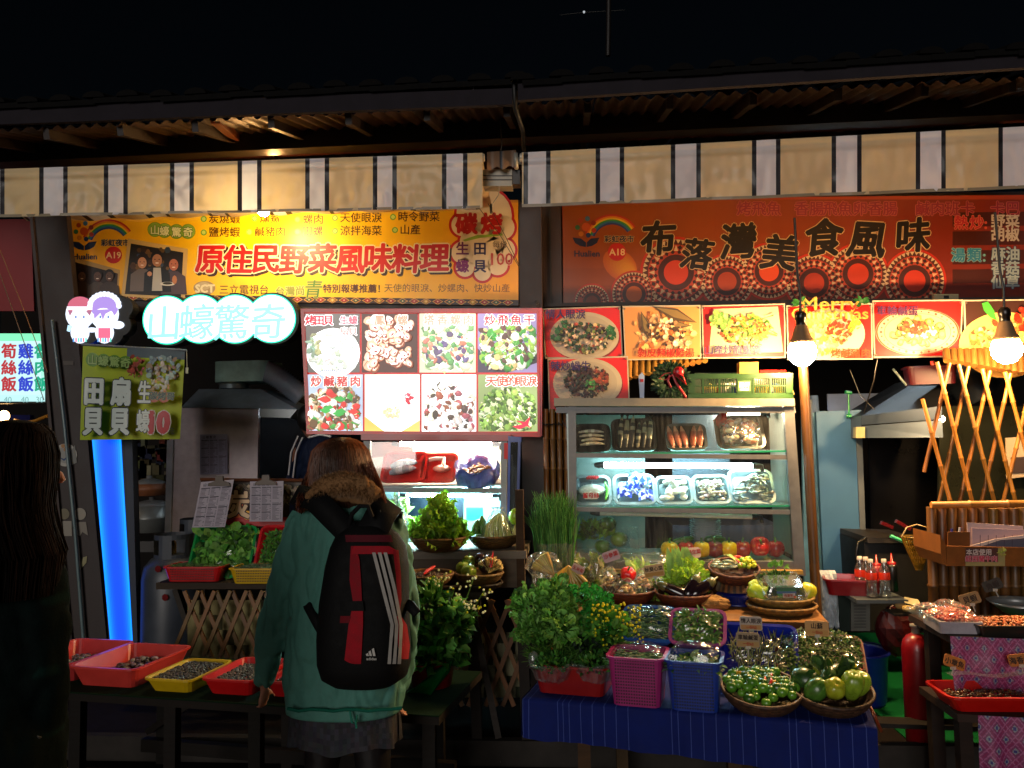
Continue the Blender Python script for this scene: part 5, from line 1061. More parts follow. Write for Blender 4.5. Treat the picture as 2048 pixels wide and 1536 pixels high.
for i in range(120):
    u = U(-1,1); m.tube([c_+V((.028+u*.075,-.055+U(0,.05),.05)),c_+V((.024+u*.06,-.03+U(0,.03),.12)),c_+V((.03+u*.028,-.01,.185 - abs(u)*.02))],[.0035,.0032,.002],rc(rch([C('d8c878'),C('c8b860'),C('b0a848')]),.15),4,False)
m.build('yellow_stems',mVeg,label='bundle of thin yellow stems standing in a clear bag',cat='stems')
m = MB(); m.lathe(c_+V((.026,-.03,.04)),[(.092,0),(.088,.05),(.066,.10),(.036,.15),(.02,.165),(.035,.175)],22,(1,1,1),fn=lambda rr,z,a,i,j: (rr*(1+.08*math.sin(a*5+i)+U(-.03,.03)),z),sm=False,sy=.6); m.build('clear_bag',mBag,label='clear bag round the thin yellow stems',cat='plastic bag')
m = MB(); m.ell(c_+V((.115,.03,.16)),(.036,.034,.045),C('8aa020'),nu=16,nv=12); m.build('green_mango',mVeg,label='smooth green fruit behind the yellow stems',cat='fruit')
for (px,py) in ((1026,1070),): m = MB(); [m.tube([c_+V((.10,-.03,.04)),c_+V((.11+i*.008,-.04,.09)),c_+V((.12+i*.008,-.03,.12 - i*.006))],[.006,.005,.004],C('c0b060'),6) for i in range(5)]; m.build('ginger_root',mVeg,label='pale yellow root fingers at the right edge of the basket',cat='root')
b3 = basket('round_basket','round basket full of small brown snails with one red chilli',k_(848,1176,zl+.052)+V((0,.07,0)),.128,.055,C('7a5426'))
c_ = WL[b3.name]; m = MB(); scatter(m,XF(c_),.082,.082,330,.010,[C('4a2c14'),C('5a3818'),C('3a2410'),C('6a4a20')],.035,.018,.7,6,4); tag(m.build('brown_snails',mShell,label='heap of small brown snails in the round basket',cat='snails'),kind='stuff')
m = MB(); m.tube([c_+V((.0,-.07,.065)),c_+V((.005,-.03,.072)),c_+V((.03,.01,.085)),c_+V((.04,.018,.09))],[.003,.009,.008,.003],C('b80e10'),8); m.build('red_chilli',mVeg,label='red chilli lying on the brown snails',cat='chilli')
bb = basket('round_basket','orange brown basket standing under the snail basket',k_(842,1186,zl+.001)+V((0,.08,0)),.10,.052,C('7a3a14'))
bs_ = basket('dark_basket','dark open-work basket standing under the gourd basket',k_(956,1185,zl+.001)+V((0,.075,0)),.112,.035,C('3a2c1c'),n=60)
b4 = basket('round_basket','round basket with light green gourds, dark aubergines and mushrooms',k_(955,1172,zl+.037)+V((0,.075,0)),.118,.052,C('7a5a28'))
c_ = WL[b4.name]
for i,(dx,dy,dz,r_,c2) in enumerate(((-.085,.01,.075,.036,'7a8a30'),(-.06,.06,.10,.034,'8a9a38'),(-.045,-.055,.068,.040,'6f8a2c'))): pepper('chayote',('ribbed light green chayote at the left of the round basket','yellow green chayote at the back of the round basket','ribbed green chayote at the front of the round basket')[i],c_+V((dx,dy,dz)),r_,C(c2),k=5,cat='chayote')
for i,(dx,dy,dz) in enumerate(((.0,.05,.11),(.045,.035,.105),(.025,.0,.085))): m = MB(); m.ell(c_+V((dx,dy,dz)),(.030,.030,.034),C('241218'),nu=14,nv=9); m.build('small_aubergine',mVeg,label='small round dark aubergine among the gourds and mushrooms',cat='aubergine',group='small dark aubergines in the round basket')
m = MB()
for i in range(60):
    a_ = U(-.6,2.6); p = c_+V((.055,-.0,.06)); e = p+V((math.cos(a_)*.06,U(-.07,.03),abs(math.sin(a_))*.06+.01)); m.tube([p+V((0,U(-.06,.03),0)),p.lerp(e,.6),e],[.003,.003,.002],rc(C('b09a60')),4,False); m.ell(e,(.006,.006,.004),rc(C('d0b878')),nu=6,nv=4)
m.build('mushroom_bunch',mFood,label='bunch of small pale mushrooms at the right of the round basket',cat='mushrooms')
m = MB(); m.tube([c_+V((.062,-.04,.085)),c_+V((.068,-.035,.12)),c_+V((.075,-.03,.165))],[.009,.007,.001],C('b80e10'),8); m.build('red_chilli',mVeg,label='red chilli standing upright in the mushroom bunch',cat='chilli')
# white bag of greens by the shoulder
m = MB(); leafheap(m,G(792,1078,zsl+.02)+V((0,.05,.10)),(.05,.05,.11),90,.08,.04,[C('8a9a58'),C('6a7a30'),C('b0b080')]); m.build('bagged_greens',mLeaf,label='pale greens standing in a clear bag behind the shoulder of the green coat',cat='vegetables')
m = MB(); m.lathe(G(792,1085,zsl+.02)+V((0,.05,0)),[(.055,0),(.068,.09),(.06,.17),(.04,.22),(.05,.27)],18,(1,1,1),fn=lambda rr,z,a,i,j: (rr*(1+U(-.12,.12)),z),sm=False,sy=.7,rot=Matrix.Rotation(R(-8),3,'Y')); m.build('clear_bag',mBag,label='tall clear bag with white highlights behind the shoulder of the green coat',cat='plastic bag')
# ---- wrapped trays on the upper left board
zu = .775; a_,b_ = G(312,1166,zu),G(700,1182,zu)
tb_ = thing('board_table','rough dark wooden table that carries the wrapped trays','table',V(((a_.x+b_.x)/2,a_.y,.08)))
m = MB(); m.box(((a_.x+b_.x)/2,a_.y+.28,zu - .018),(b_.x - a_.x,.56,.036),C('3f342a')); m.build('top',mWood,tb_)
m = MB(); m.bar(a_+V((.10,.04,-.04)),V((a_.x+.34,a_.y+.04,.09)),.045,.03,C('3c3630')); m.build('brace',mWood,tb_)
for dx in (.06,.55): m = MB(); m.bar(a_+V((dx,.45,-.04)),a_+V((dx,.45,-.68)),.05,.05,C('2c241c')); m.build('leg',mWood,tb_)
def wtray(label,px,py,z,wd,dp,h,col,tilt,leaves,rz=0,tint=None,kind='greens',back=0,bow=.02):
    c = G(px,py,z)+V((0,back,0)); t,xf = ftray('plastic_tray',label,px,py,z,wd,dp,h,col,tilt,rz=rz)
    t.location = c; WL[t.name] = c
    return t,xf
def ptray(name,label,c,wd,dp,h,col,tilt=0,rz=0,holes=False,taper=.88):
    t = thing(name,label,'tray',c); xf = XF(c,rz,tilt); m = MB(); m.xf = xf @ Matrix.Translation((0,dp/2,0)); tray(m,wd,dp,h,col,taper=taper,rim=.01)
    m.build('shell',mPlastic,t)
    if holes:
        hm = MB(); hm.xf = xf; nx,nz = int(wd*taper/.011),int((h - .02)/.011)
        for i in range(nx):
            for k in range(nz):
                u = (i+.5)/nx - .5; v = (k+1)/(nz+1); sc_ = taper+(1 - taper)*v; hm.box((u*wd*(taper*.86),dp/2 - dp/2*sc_ - .0008,h*v),(.0062,.002,.0062),tuple(q*.12 for q in col))
        tag(hm.build('hole',mPlastic,t),kind='stuff')
    return t,xf @ Matrix.Translation((0,dp/2,0))
def fillw(xf,wd,dp,h,label,cols,L,W,n,name='leafy_greens',film=None,dome=.02,kind='leaf',cat='vegetables',bow=.02,amp=.006):
    m = MB()
    if kind == 'leaf':
        for _ in range(n):
            x,y = U(-.46,.46)*wd,U(-.46,.46)*dp; p = xf @ V((x,y,h*.75+dome*U(.2,1)*(1 - (2*x/wd) ** 2))); m.leaf(p,xf.to_3x3() @ V((U(-1,1),U(-1,1),U(.0,.35))),xf.to_3x3() @ V((U(-.5,.5),U(-.5,.5),1)),L*U(.6,1.2),W*U(.6,1.2),rc(rch(cols),.3),U(0,.6))
    else:
        for _ in range(n):
            x,y = U(-.44,.44)*wd,U(-.44,.44)*dp; p = xf @ V((x,y,h*.75+dome*U(.2,1))); d = xf.to_3x3() @ V((U(-1,1)*(1 if L < .08 else .3),U(-.4,.4)*(1 if L < .08 else 2.5),U(-.05,.15))); m.tube([p,p+d*L*.5,p+d*L],[W,W,W*.5],rc(rch(cols),.35),3,False)
    tag(m.build(name,mLeaf,label=label,cat=cat),kind=None)
    if film: f = MB(); wrap(f,xf,wd*1.02,dp*1.02,h+.002,bow,amp,20); f.build('cling_film',mWrap,label=film,cat='cling film')
GR = [C('2f5a1a'),C('3f6f22'),C('4a7a2c'),C('23481a')]
zt1 = zu+.002
t_,xf = ptray('plastic_tray','green tray of round leaves propped up behind the low red tray',V((XA(440,zt1,4.58),4.57,zt1)),.36,.30,.04,C('0a7a3a'),R(62)); fillw(xf,.33,.27,.03,'broad round green leaves in the propped green tray',GR+[C('5a8a38')],.065,.05,230,film='shiny cling film over the propped green tray')
t_,xf = ptray('plastic_tray','red tray of small leaves propped up behind the yellow tray',V((XA(572,zt1,4.58),4.57,zt1)),.36,.30,.04,C('b01420'),R(62)); fillw(xf,.32,.26,.03,'small narrow green leaves in the propped red tray',GR,.035,.014,800,film='cling film over the propped red tray')
t_,xf = ptray('plastic_tray','low red perforated tray of seaweed under film, front left of the board',G(383,1164,zt1),.34,.20,.085,C('b81418'),0,holes=True); fillw(xf,.31,.18,.085,'green seaweed in the low red tray',[C('3a5a30'),C('4a6a3c'),C('5a7a48')],.05,.003,380,kind='strand',film='cling film over the low red tray of seaweed',bow=.004)
t_,xf = ptray('plastic_tray','yellow perforated tray under film, right of the low red tray',G(515,1168,zt1),.33,.20,.085,C('c8a00e'),0,holes=True); fillw(xf,.30,.18,.085,'grey green seaweed in the yellow tray',[C('4a6258'),C('6a8070'),C('3a5244')],.05,.003,380,kind='strand',film='cling film over the yellow tray',bow=.004)
# clipboards with order sheets, poster behind them
pt = thing('charcoal_poster','small dark poster of shellfish with a flaming character, behind the order sheets','poster',P(505,1050,4.72))
m = MB(); ext(m,[(402,958),(612,960),(612,1056),(398,1056)],4.72,.012,C('3a241a')); ext(m,[(400,956),(612,958),(612,963),(400,961)],4.712,.02,C('5a3420')); m.build('board',mMatte,pt)
pr = Print(plane_at(4.719),.00005); pr.rect(464,965,610,1050,C('3a3024')); dish(pr,492,985,22,16,[C('a8987a'),C('7a6a50')],30,7); dish(pr,580,990,26,20,[C('a8987a'),C('8a7a5a'),C('5a4a38')],40,8); pr.rect(404,1034,610,1052,C('a8161a')); pr.poly([(462,1036),(458,1010),(468,985),(474,975),(482,988),(492,1000),(490,1034)],C('d8601a')); pr.text('炭',474,1008,58,C('d8b890'),.03,C('3a1408'),.04); pr.disc(497,1030,9,C('d8a018')); pr.build('artwork',mPrint,pt)
def sheet(name,label,q,Y,clip=None,lean=0,tone='a8a0ac'):
    t = thing(name,label,'paper sheet',P(q[2][0],q[2][1],Y))
    def fn(u,v,e=0):
        x = (q[0][0]*(1 - u)+q[1][0]*u)*(1 - v)+(q[3][0]*(1 - u)+q[2][0]*u)*v; y = (q[0][1]*(1 - u)+q[1][1]*u)*(1 - v)+(q[3][1]*(1 - u)+q[2][1]*u)*v
        return P(x,y,Y - .02*math.sin(v*2.2)*lean - .004*math.sin(u*3) - e)
    m = MB(); m.grid(lambda u,v: fn(u,v),8,10,C(tone)); m.build('paper',mPaper,t)
    pr = Print(fn,.0003,1); ink = C('3a3844')
    for cx_ in (.05,.36,.68):
        for r_ in range(30):
            v = .14+r_*.028; hd = r_ in (0,7,15,22) and not (cx_ > .6 and r_ in (7,22)); 
            if cx_ > .6 and 10 < r_ < 14: continue
            w_ = .27 if hd else U(.10,.22); pr.rect(cx_,v,cx_+w_,v+(.018 if hd else .009),C('1c1a24') if hd else ink,1)
            if not hd and random.random() < .7: pr.rect(cx_+.24,v,cx_+.28,v+.009,ink,1)
    pr.build('writing',mPaper,t)
    s2 = Print(lambda x,y,e: fn(.28+x/100,.07+y/100,e),.0003,1)
    tt = P(0,0,1); 
    for i,ch in enumerate('山蠔驚奇'): s2.text(ch,-14+i*13,0,8,ink,.02,l=1,sx=1.3)
    s2.build('heading',mPaper,t)
    if clip:
        m = MB(); cx_,cy_ = clip; m.prism([P(x,y,Y - .02) for x,y in ((cx_ - 22,cy_+10),(cx_ - 20,cy_+4),(cx_ - 8,cy_),(cx_ - 7,cy_ - 10),(cx_+7,cy_ - 10),(cx_+8,cy_),(cx_+20,cy_+4),(cx_+22,cy_+10))],(0,.015,0),C('4a4038')); m.build('clip',mInox,t)
    return t
sheet('order_sheet','printed order sheet hanging askew from a clipboard, left of the two by the trays',[(402,964),(468,959),(450,1054),(384,1055)],4.60,(438,962),.6)
sheet('order_sheet','printed order sheet under a large dark clip, right of the two by the trays',[(500,963),(567,962),(565,1043),(499,1043)],4.61,(531,960),.3)
sheet('order_sheet','printed order sheet taped flat on the stainless panel',[(400,869),(455,868),(455,948),(400,949)],5.60,None,0,'7c7890')
# ---- stainless panel, hood and duct
hd = thing('range_hood','grey sloping extractor hood over a stainless panel, with a round duct box','hood',P(450,1100,5.62))
m = MB(); ext(m,[(340,812),(517,814),(512,1112),(334,1112)],5.62,.04,C('a89a9e')); ext(m,[(334,880),(346,880),(340,1112),(328,1112)],5.60,.03,C('84868c')); m.build('panel',mAlu,hd)
m = MB(); q = [P(362,815,5.6),P(594,818,5.6),P(520,778,5.85),P(398,778,5.85)]; bkq = [P(362,815,5.6)+V((0,.9,0)),P(594,818,5.6)+V((0,.9,0)),P(520,778,5.85)+V((0,.35,0)),P(398,778,5.85)+V((0,.35,0))]
m.add(q+bkq,[(0,1,2,3),(1,5,6,2),(5,4,7,6),(4,0,3,7),(3,2,6,7)],C('a8b8c8')); m.build('canopy',mAlu,hd)
m = MB(); ext(m,[(520,817),(594,819),(580,836),(520,834)],5.61,.7,C('9aa0a4')); m.build('lip',mInox,hd)
m = MB(); m.lathe(P(468,778,6.0),[(.11,0),(.11,.06)],20,C('8a98a0')); m.build('collar',mInox,hd)
m = MB(); pp = rrect(.45,.36,.10,5); z0 = P(480,763,5.85).z; cx_ = P(482,740,5.85).x; m.prism([V((cx_+x,6.0+y,z0)) for x,y in pp],(0,0,.155),C('b0d8d0')); m.build('duct_box',mSteel,hd)
m = MB(); pts = [P(530+75*u,742+52*u ** 1.3,5.86+.1*u) for u in [i/36 for i in range(37)]]; m.tube(pts,[.085 if i % 2 else .075 for i in range(37)],C('a8b4c8'),16); m.build('flexible_duct',mAlu,hd)
m = MB(); m.ell(P(600,790,6.2),(.12,.1,.13),C('1a1818')); m.build('fan',mSteel,label='dark round fan housing at the end of the flexible duct',cat='fan')
m = MB(); ext(m,[(518,834),(700,834),(700,1060),(518,1060)],6.4,.02,C('0b0b0e')); m.build('wall_board',mMatte,label='black panel behind the cook in the dark shirt',cat='panel')
c = P(556,825,5.9); t = thing('hood_lamp','cool white tube lamp hidden under the left extractor hood','lamp',c); m = MB(); m.tube([P(530,825,5.9),P(585,825,5.9)],.014,(1,1,1),8); m.build('tube',emat('hood_tube_light',110,(.8,.92,1)),t)
# ---- cloth banner 10 yuan
bn = thing('cloth_banner','yellow cloth banner with large white characters and a red price','banner',P(262,878,4.62))
def cb(u,v,e=0): x = 166+(370 - 166)*u+(-6 - 4*u)*v; y = 690+12*u+(190 - 14*u)*v; return P(x,y,4.62+.012*math.sin(u*7+v*2)+.01*math.sin(v*4+1) - e)
m = MB(); m.grid(lambda u,v: cb(u,v),30,20,lambda u,v: C('5a6870') if (u > .42 and v < .06) else (C('b4c416'))); m.build('cloth',mat('banner_cloth',None,.55,ns=4,na=.25,bump=.2,bs=10,transl=.25),bn)
pr = Print(lambda x,y,e: cb((x - 166)/204,(y - 690)/188,e),.0001,10); pr.e = .0002
dish(pr,325,728,38,26,[C('8aa0a0'),C('a8a898'),C('8a6a48'),C('6f8a90')],50,8,.5,(292,700,366,766)); dish(pr,272,728,18,22,[C('8a3018'),C('9a3a20')],22,7); dish(pr,318,765,24,14,[C('b08a40'),C('a8a898')],16,7)
L = pr.l+2
for i,ch in enumerate('山蠔驚奇'): pr.disc(186+i*22,718+i,14,C('5a8a1c'),3,16); pr.text(ch,186+i*22,718+i,22,C('8fae60'),.02,C('3a5a1a'),.04,l=L)
for x,s in ((191,'田貝'),(245,'扇貝'),(293,'生蠔')):
    for k,ch in enumerate(s): pr.text(ch,x,780+k*60,(58 if x < 280 else 50),C('c4d0cc'),.045 if x < 280 else .02,C('1c2420'),.035,l=L,sx=.72 if x < 280 else .55)
pr.disc(313,789,12,C('a8481a'),L); pr.disc(333,789,12,C('a8481a'),L); pr.text('碳烤哥',328,787,18,C('1a3038'),.02,C('8a9a60'),.04,l=L+3); pr.text('10',326,842,62,C('a81420'),.06,C('c0b8b0'),.03,l=L,sx=.8); pr.text('元',351,861,15,C('20301c'),.0,l=L)
pr.build('artwork',mPrint,bn)
m = MB(); m.tube([cb(0,0)+V((-.01,0,.003)),cb(1,0)+V((.01,0,.003))],.007,C('6a7078'),8); m.build('rod',mAlu,bn)
m = MB(); m.tube([P(373,700,4.62),P(374,735,4.62)],.002,C('9a9a90'),4); m.box(P(374,741,4.62),(.012,.01,.035),C('b0b09a')); m.build('pull_switch',mPlastic,label='small pale pull switch hanging at the right of the cloth banner',cat='switch')
# ---- gas cylinders and pots
def cylinder(label,c,r,h,col,cut):
    t = thing('gas_cylinder',label,'gas cylinder',c); c = V(c)
    m = MB(); m.lathe(c,[(0,.02),(r*.8,.02),(r*.97,.06),(r,.12),(r,h*.82),(r*.93,h*.91),(r*.7,h*.97),(r*.3,h),(0,h)],36,col); m.build('body',mat('cylinder_paint',None,.4,ns=5,na=.35,bump=.08),t)
    m = MB(); m.lathe(c,[(r*.85,-.0),(r*.85,.05)],30,tuple(v*.6 for v in col)); m.build('foot_ring',mSteel,t)
    m = MB(); n = 26
    for i in range(n):
        a0,a1 = 2*PI*i/n,2*PI*(i+1)/n; op = (i % 13) in cut; z0,z1 = h*.955,h*.955+.16; rr = r*.62
        def q_(a,z): return c+V((rr*math.cos(a),rr*math.sin(a),z))
        if not op: m.add([q_(a0,z0),q_(a1,z0),q_(a1,z1),q_(a0,z1)],[(0,1,2,3)],col)
        else: m.add([q_(a0,z1 - .03),q_(a1,z1 - .03),q_(a1,z1),q_(a0,z1)],[(0,1,2,3)],col); m.add([q_(a0,z0),q_(a1,z0),q_(a1,z0+.04),q_(a0,z0+.04)],[(0,1,2,3)],col)
    m.build('collar',mSteel,t)
    m = MB(); m.tube([c+V((0,0,h)),c+V((0,0,h+.06)),c+V((0,-.03,h+.09))],.016,C('8a7038'),8); m.tube([c+V((-.03,-.04,h+.10)),c+V((.04,-.04,h+.10))],.012,C('b0481a'),8); m.build('valve',mSteel,t); return t
cylinder('tall grey gas cylinder beside the blue light panel',V((XA(322,.3,4.72),4.86,.08)),.185,.80,C('3c424c'),(2,3,4,8,9,10))
cylinder('second grey gas cylinder half hidden behind the first one',V((XA(372,.3,5.1),5.25,.08)),.185,.86,C('3c424c'),(2,3,4,8,9,10))
for i,(px,py) in enumerate(((316,1138),(330,1195))): m = MB(); m.lathe(P(px,py,4.672),[(0,.0004),(.02,.0004),(.021,.0)],7,C('6a1418'),rot=Matrix.Rotation(R(90),3,'X')); m.build('red_mark',mMatte,label=('upper small red mark on the tall grey gas cylinder','lower small red mark on the tall grey gas cylinder')[i],cat='mark')
def pot(label,c,r,h,col,lid,m_=mInox):
    t = thing('cooking_pot',label,'pot',c); m = MB(); m.lathe(c,[(0,0),(r,0),(r,h*.5),(r*1.02,h*.5+.004),(r,h*.5+.008),(r,h),(r*.94,h),(r*.92,.01),(0,.01)],28,col); m.build('body',m_,t); m = MB(); m.lathe(V(c)+V((0,0,h)),[(r*1.03,0),(r,.01),(r*.4,.035),(.02,.04),(.02,.06),(0,.062)],28,lid); m.build('lid',m_,t)
pot('tall steel pot behind the gas cylinders',P(303,1062,6.0),.15,.20,C('7a7c78'),C('8a8c8c')); pot('orange brown steamer pot on top of the tall steel pot',P(298,998,6.0)+V((0,0,.03)),.12,.09,C('7a4420'),C('6a6a68'),mSteel)
m = MB(); m.box(P(320,1075,6.0)+V((0,.1,-.05)),(.9,.5,.08),C('2a2624')); m.build('rear_counter',mSteel,label='dark counter behind the gas cylinders carrying the pots',cat='counter')
rs = MB()
for i in range(46):
    p = P(U(262,345),U(885,965),7.5); rs.box(p,(U(.03,.12),.05,U(.03,.14)),rc(rch([C('3a3420'),C('4a4a30'),C('5a2420'),C('2a2c3a'),C('6a6450')]),.4))
tag(rs.build('rear_clutter',mMatte,label='dim mixed kitchen things on shelves behind the yellow cloth banner',cat='clutter'),kind='stuff')
# things seen at the far left, next stall
m = MB(); m.ell(P(8,832,5.4),(.035,.035,.04),(1,1,1)); m.build('small_bulb',emat('orange_bulb',16,(1,.55,.2)),label='small orange bulb glowing at the left edge below the green lit sign',cat='light bulb')
m = MB(); m.tube([P(30,840,5.4),P(50,845,5.35),P(70,842,5.3),P(95,832,5.25)],.012,C('a06a20'),6); m.build('rope',mPlastic,label='tan rope under the green lit sign at the left edge',cat='rope')
m = MB(); ext(m,[(20,830),(60,830),(62,900),(24,900)],6.0,.05,C('1a1c50')); m.build('blue_cloth',mCloth,label='dark blue cloth below the green lit sign',cat='cloth')
pot('steel pot lid gleaming between the dark person and the leaning post',P(92,1040,5.4),.10,.10,C('5a5c8a'),C('6a6a6a'))
m = MB(); scatter(m,XF(P(86,1000,5.5)),.10,.05,20,.03,[C('8a6a40'),C('a83a1a'),C('6a8a7a')],0,.02); tag(m.build('small_jars',mPlastic,label='small jars above the steel pot near the leaning post',cat='jars'),kind='stuff')
pot('second steel pot under the first near the leaning post',P(88,1150,5.4),.13,.16,C('24248a'),C('3a3a6a'),mSteel)
# ================================================================== LOW TRAY TABLE IN FRONT (LEFT)
zt_ = .50
A1,A2 = G(60,1379,zt_),G(878,1432,zt_); dr = (A2 - A1); dr.z = 0; dn_ = dr.normalized(); nb_ = V((-dn_.y,dn_.x,0))
ft = thing('low_table','low rough wooden table with a green cover under the clam trays','table',V(((A1.x+A2.x)/2,A1.y,0)))
m = MB(); m.prism([A1+V((0,0,-.035)),A2+V((0,0,-.035)),A2+nb_*.62+V((0,0,-.035)),A1+nb_*.62+V((0,0,-.035))],(0,0,.03),C('1d1712')); m.build('top',mWood,ft)
m = MB(); m.prism([A1+V((0,0,-.004)),A2+V((0,0,-.004)),A2+nb_*.60+V((0,0,-.004)),A1+nb_*.60+V((0,0,-.004))],(0,0,.004),C('062212')); m.build('green_cover',mCloth,ft)
for s,b_ in ((.11,0),(.36,0),(.57,0),(.97,0),(.14,.5),(.5,.5),(.9,.5)): p = A1+dr*s+nb_*(.05+b_); m = MB(); m.bar(p+V((0,0,-.035)),V((p.x,p.y,0)),.05,.05,rc(C('17120e'))); m.build('leg',mWood,ft)
m = MB(); p = A1+dr*.11+nb_*.52; m.bar(V((p.x,p.y,.16)),A1+dr*.36+nb_*.52+V((0,0,-.05)),.06,.03,C('1a1410')); m.build('brace',mWood,ft)
m = MB(); p = A1+dr*.1+nb_*.50; q = A1+dr*.95+nb_*.5; m.bar(V((p.x,p.y,.10)),V((q.x,q.y,.10)),.04,.06,C('17120e')); m.build('rail',mWood,ft)
rzt = math.atan2(dr.y,dr.x)
def ftr(label,px,py,wd,dp,h,col,holes=False,back=.02):
    return ptray('plastic_tray',label,G(px,py,zt_+.001)+nb_*back,wd,dp,h,col,0,rzt - R(0),holes,.84)
t_,xf = ftr('coral red plastic tub with a few shells in water, left of the yellow tray',195,1380,.33,.40,.09,C('c83c34'))
m = MB(); scatter(m,xf @ Matrix.Translation((0,.08,0)),.11,.10,60,.018,[C('3a2a20'),C('5a3a2c'),C('8a8078'),C('4a3830')],.02,.02,.5,7,5); m.xf = xf; m.box((0,0,.02),(.26,.34,.006),C('2a0e0c')); tag(m.build('shells',mShell,label='brown shells and dark water in the coral red tub',cat='shells'),kind='stuff')
t_,xf = ftr('coral red plastic tub partly hidden by the dark person, leftmost on the low table',60,1372,.33,.40,.09,C('c83c3c'),back=.06)
m = MB(); scatter(m,xf,.12,.14,60,.016,[C('8a8078'),C('4a3830')],.02,.02,.5,7,5); tag(m.build('shells',mShell,label='pale shells in the leftmost coral tub',cat='shells'),kind='stuff')
t_,xf = ftr('bright yellow tray of small dark clams on the low table',328,1390,.225,.31,.06,C('c8a410')); m = MB(); scatter(m,xf,.10,.14,700,.0085,[C('2a2418'),C('3a3222'),C('4a422c'),C('1c1810')],.046,.008,.55,6,4); tag(m.build('small_clams',mShell,label='hundreds of small dark clams in the yellow tray',cat='clams'),kind='stuff')
t_,xf = ftr('red tray of small grey clams left of the hand of the person in green',447,1396,.235,.33,.07,C('c01416')); m = MB(); scatter(m,xf,.10,.14,700,.0085,[C('3a3a30'),C('4a483a'),C('2a2820'),C('6a685a')],.044,.008,.55,6,4); tag(m.build('small_clams',mShell,label='hundreds of small grey clams in the first red tray',cat='clams'),kind='stuff')
t_,xf = ftr('second red tray of clams, mostly hidden behind the green coat',575,1402,.235,.33,.07,C('b81418')); m = MB(); scatter(m,xf,.10,.14,500,.0085,[C('3a3a30'),C('4a483a'),C('6a5a4a')],.044,.008,.55,6,4); tag(m.build('small_clams',mShell,label='small clams in the red tray behind the green coat',cat='clams'),kind='stuff')
# greens in the red bucket right of the backpack
cb_ = G(848,1385,zt_)+nb_*.1; bu = thing('red_bucket','red plastic bucket full of flowering greens beside the backpack','bucket',cb_)
m = MB(); m.lathe(cb_,[(0,.004),(.085,.004),(.10,.10),(.106,.105),(.10,.108),(.092,.10),(.08,.01),(0,.01)],30,C('a8101c')); m.build('shell',mPlastic,bu)
m = MB(); [leafheap(m,cb_+V((dx,dy,dz)),(rx_,.07,rz_),90,.075,.05,[C('2f5a1c'),C('43732a'),C('1f4418'),C('6a9a4c')],up=.1,zmin=-.6) for dx,dy,dz,rx_,rz_ in ((-.05,0,.16,.08,.08),(.05,-.03,.20,.09,.09),(-.01,.03,.31,.05,.09),(.10,.0,.27,.05,.05),(.03,-.06,.12,.08,.06))]; leafheap(m,cb_+V((.0,0,.14)),(.09,.08,.08),60,.07,.05,[C('2f5a1c'),C('43732a'),C('1f4418'),C('5a8a3c')],up=.3,zmin=-.5)
for i in range(16): a_ = U(0,6.3); p = cb_+V((.03+.05*math.cos(a_),.05*math.sin(a_),.1)); e = p+V((U(-.06,.16),U(-.08,.08),U(.2,.38))); m.tube([p,p.lerp(e,.5)+V((0,0,.03)),e],.0025,C('4a6a2c'),4,False); [m.ell(e+V((U(-.03,.03),U(-.03,.03),U(-.03,.02))),(.0055,)*3,rch([C('b8b820'),C('c8c8a0'),C('d8d8c0')]),nu=5,nv=4) for _ in range(9)]
m.build('flowering_greens',mLeaf,label='leafy greens with small yellow and white flowers in the red bucket',cat='vegetables')
m = MB(); gq = [(800,1395),(835,1372),(872,1340),(905,1322),(898,1345),(860,1392),(825,1425),(800,1440)]
m.prism([P(x,y,(cb_.y - .12)+.02*math.sin(i*2)) for i,(x,y) in enumerate(gq)],(0,.02,0),C('0f5a24')); m.build('green_net',mCloth,label='green cloth hanging over the table edge under the red bucket',cat='cloth')
m = MB(); m.tube([G(1060,1495,0)+V((0,0,.12)),G(1055,1500,.0)+V((0,.05,.05)),G(1040,1512,.008),G(1000,1524,.006)],.004,C('6a6456'),5); m.build('power_cord',mPlastic,label='pale cord trailing on the pavement from the blue table',cat='cord')
# ================================================================== RIGHT STALL: SHELF OVER THE BLUE TABLE
zsh = .70; S1,S2 = G(1056,1232,zsh),G(1658,1246,zsh); sv = S2 - S1; sv.z = 0; sn = sv.normalized(); sb = V((-sn.y,sn.x,0))
sf = thing('produce_shelf','light brown wooden shelf carrying the vegetable baskets','shelf',(S1+S2)/2 - V((0,0,zsh)))
m = MB(); m.prism([S1+V((0,0,-.03)),S2+V((0,0,-.03)),S2+sb*.54+V((0,0,-.03)),S1+sb*.54+V((0,0,-.03))],(0,0,.03),C('8a6034')); m.build('top_board',mWood,sf)
m = MB(); m.prism([S1+sb*.06+V((0,0,-.03)),S2+sb*.06+V((-.03,0,-.03)),S2+sb*.06+V((-.03,0,-.62)),S1+sb*.06+V((0,0,-.62))],sb*.02,C('17100c')); m.build('front_panel',mWood,sf)
m = MB(); m.box((S2.x - .02,S2.y+.25,.36),(.02,.36,.62),C('140f0c')); m.build('side_panel',mWood,sf)
m = MB(); m.prism([P(1160,1155,YF+.0),P(1606,1158,YF+.0),P(1606,1230,YF+.0),P(1160,1225,YF)],(0,.02,0),C('4a3320')); m.build('cabinet_stand',mWood,label='dark wooden front board under the glass food cabinet',cat='board')
RC = C('5c2c18')
def sp(px,py,back=.0): return G(px,py,zsh+.001)+sb*back
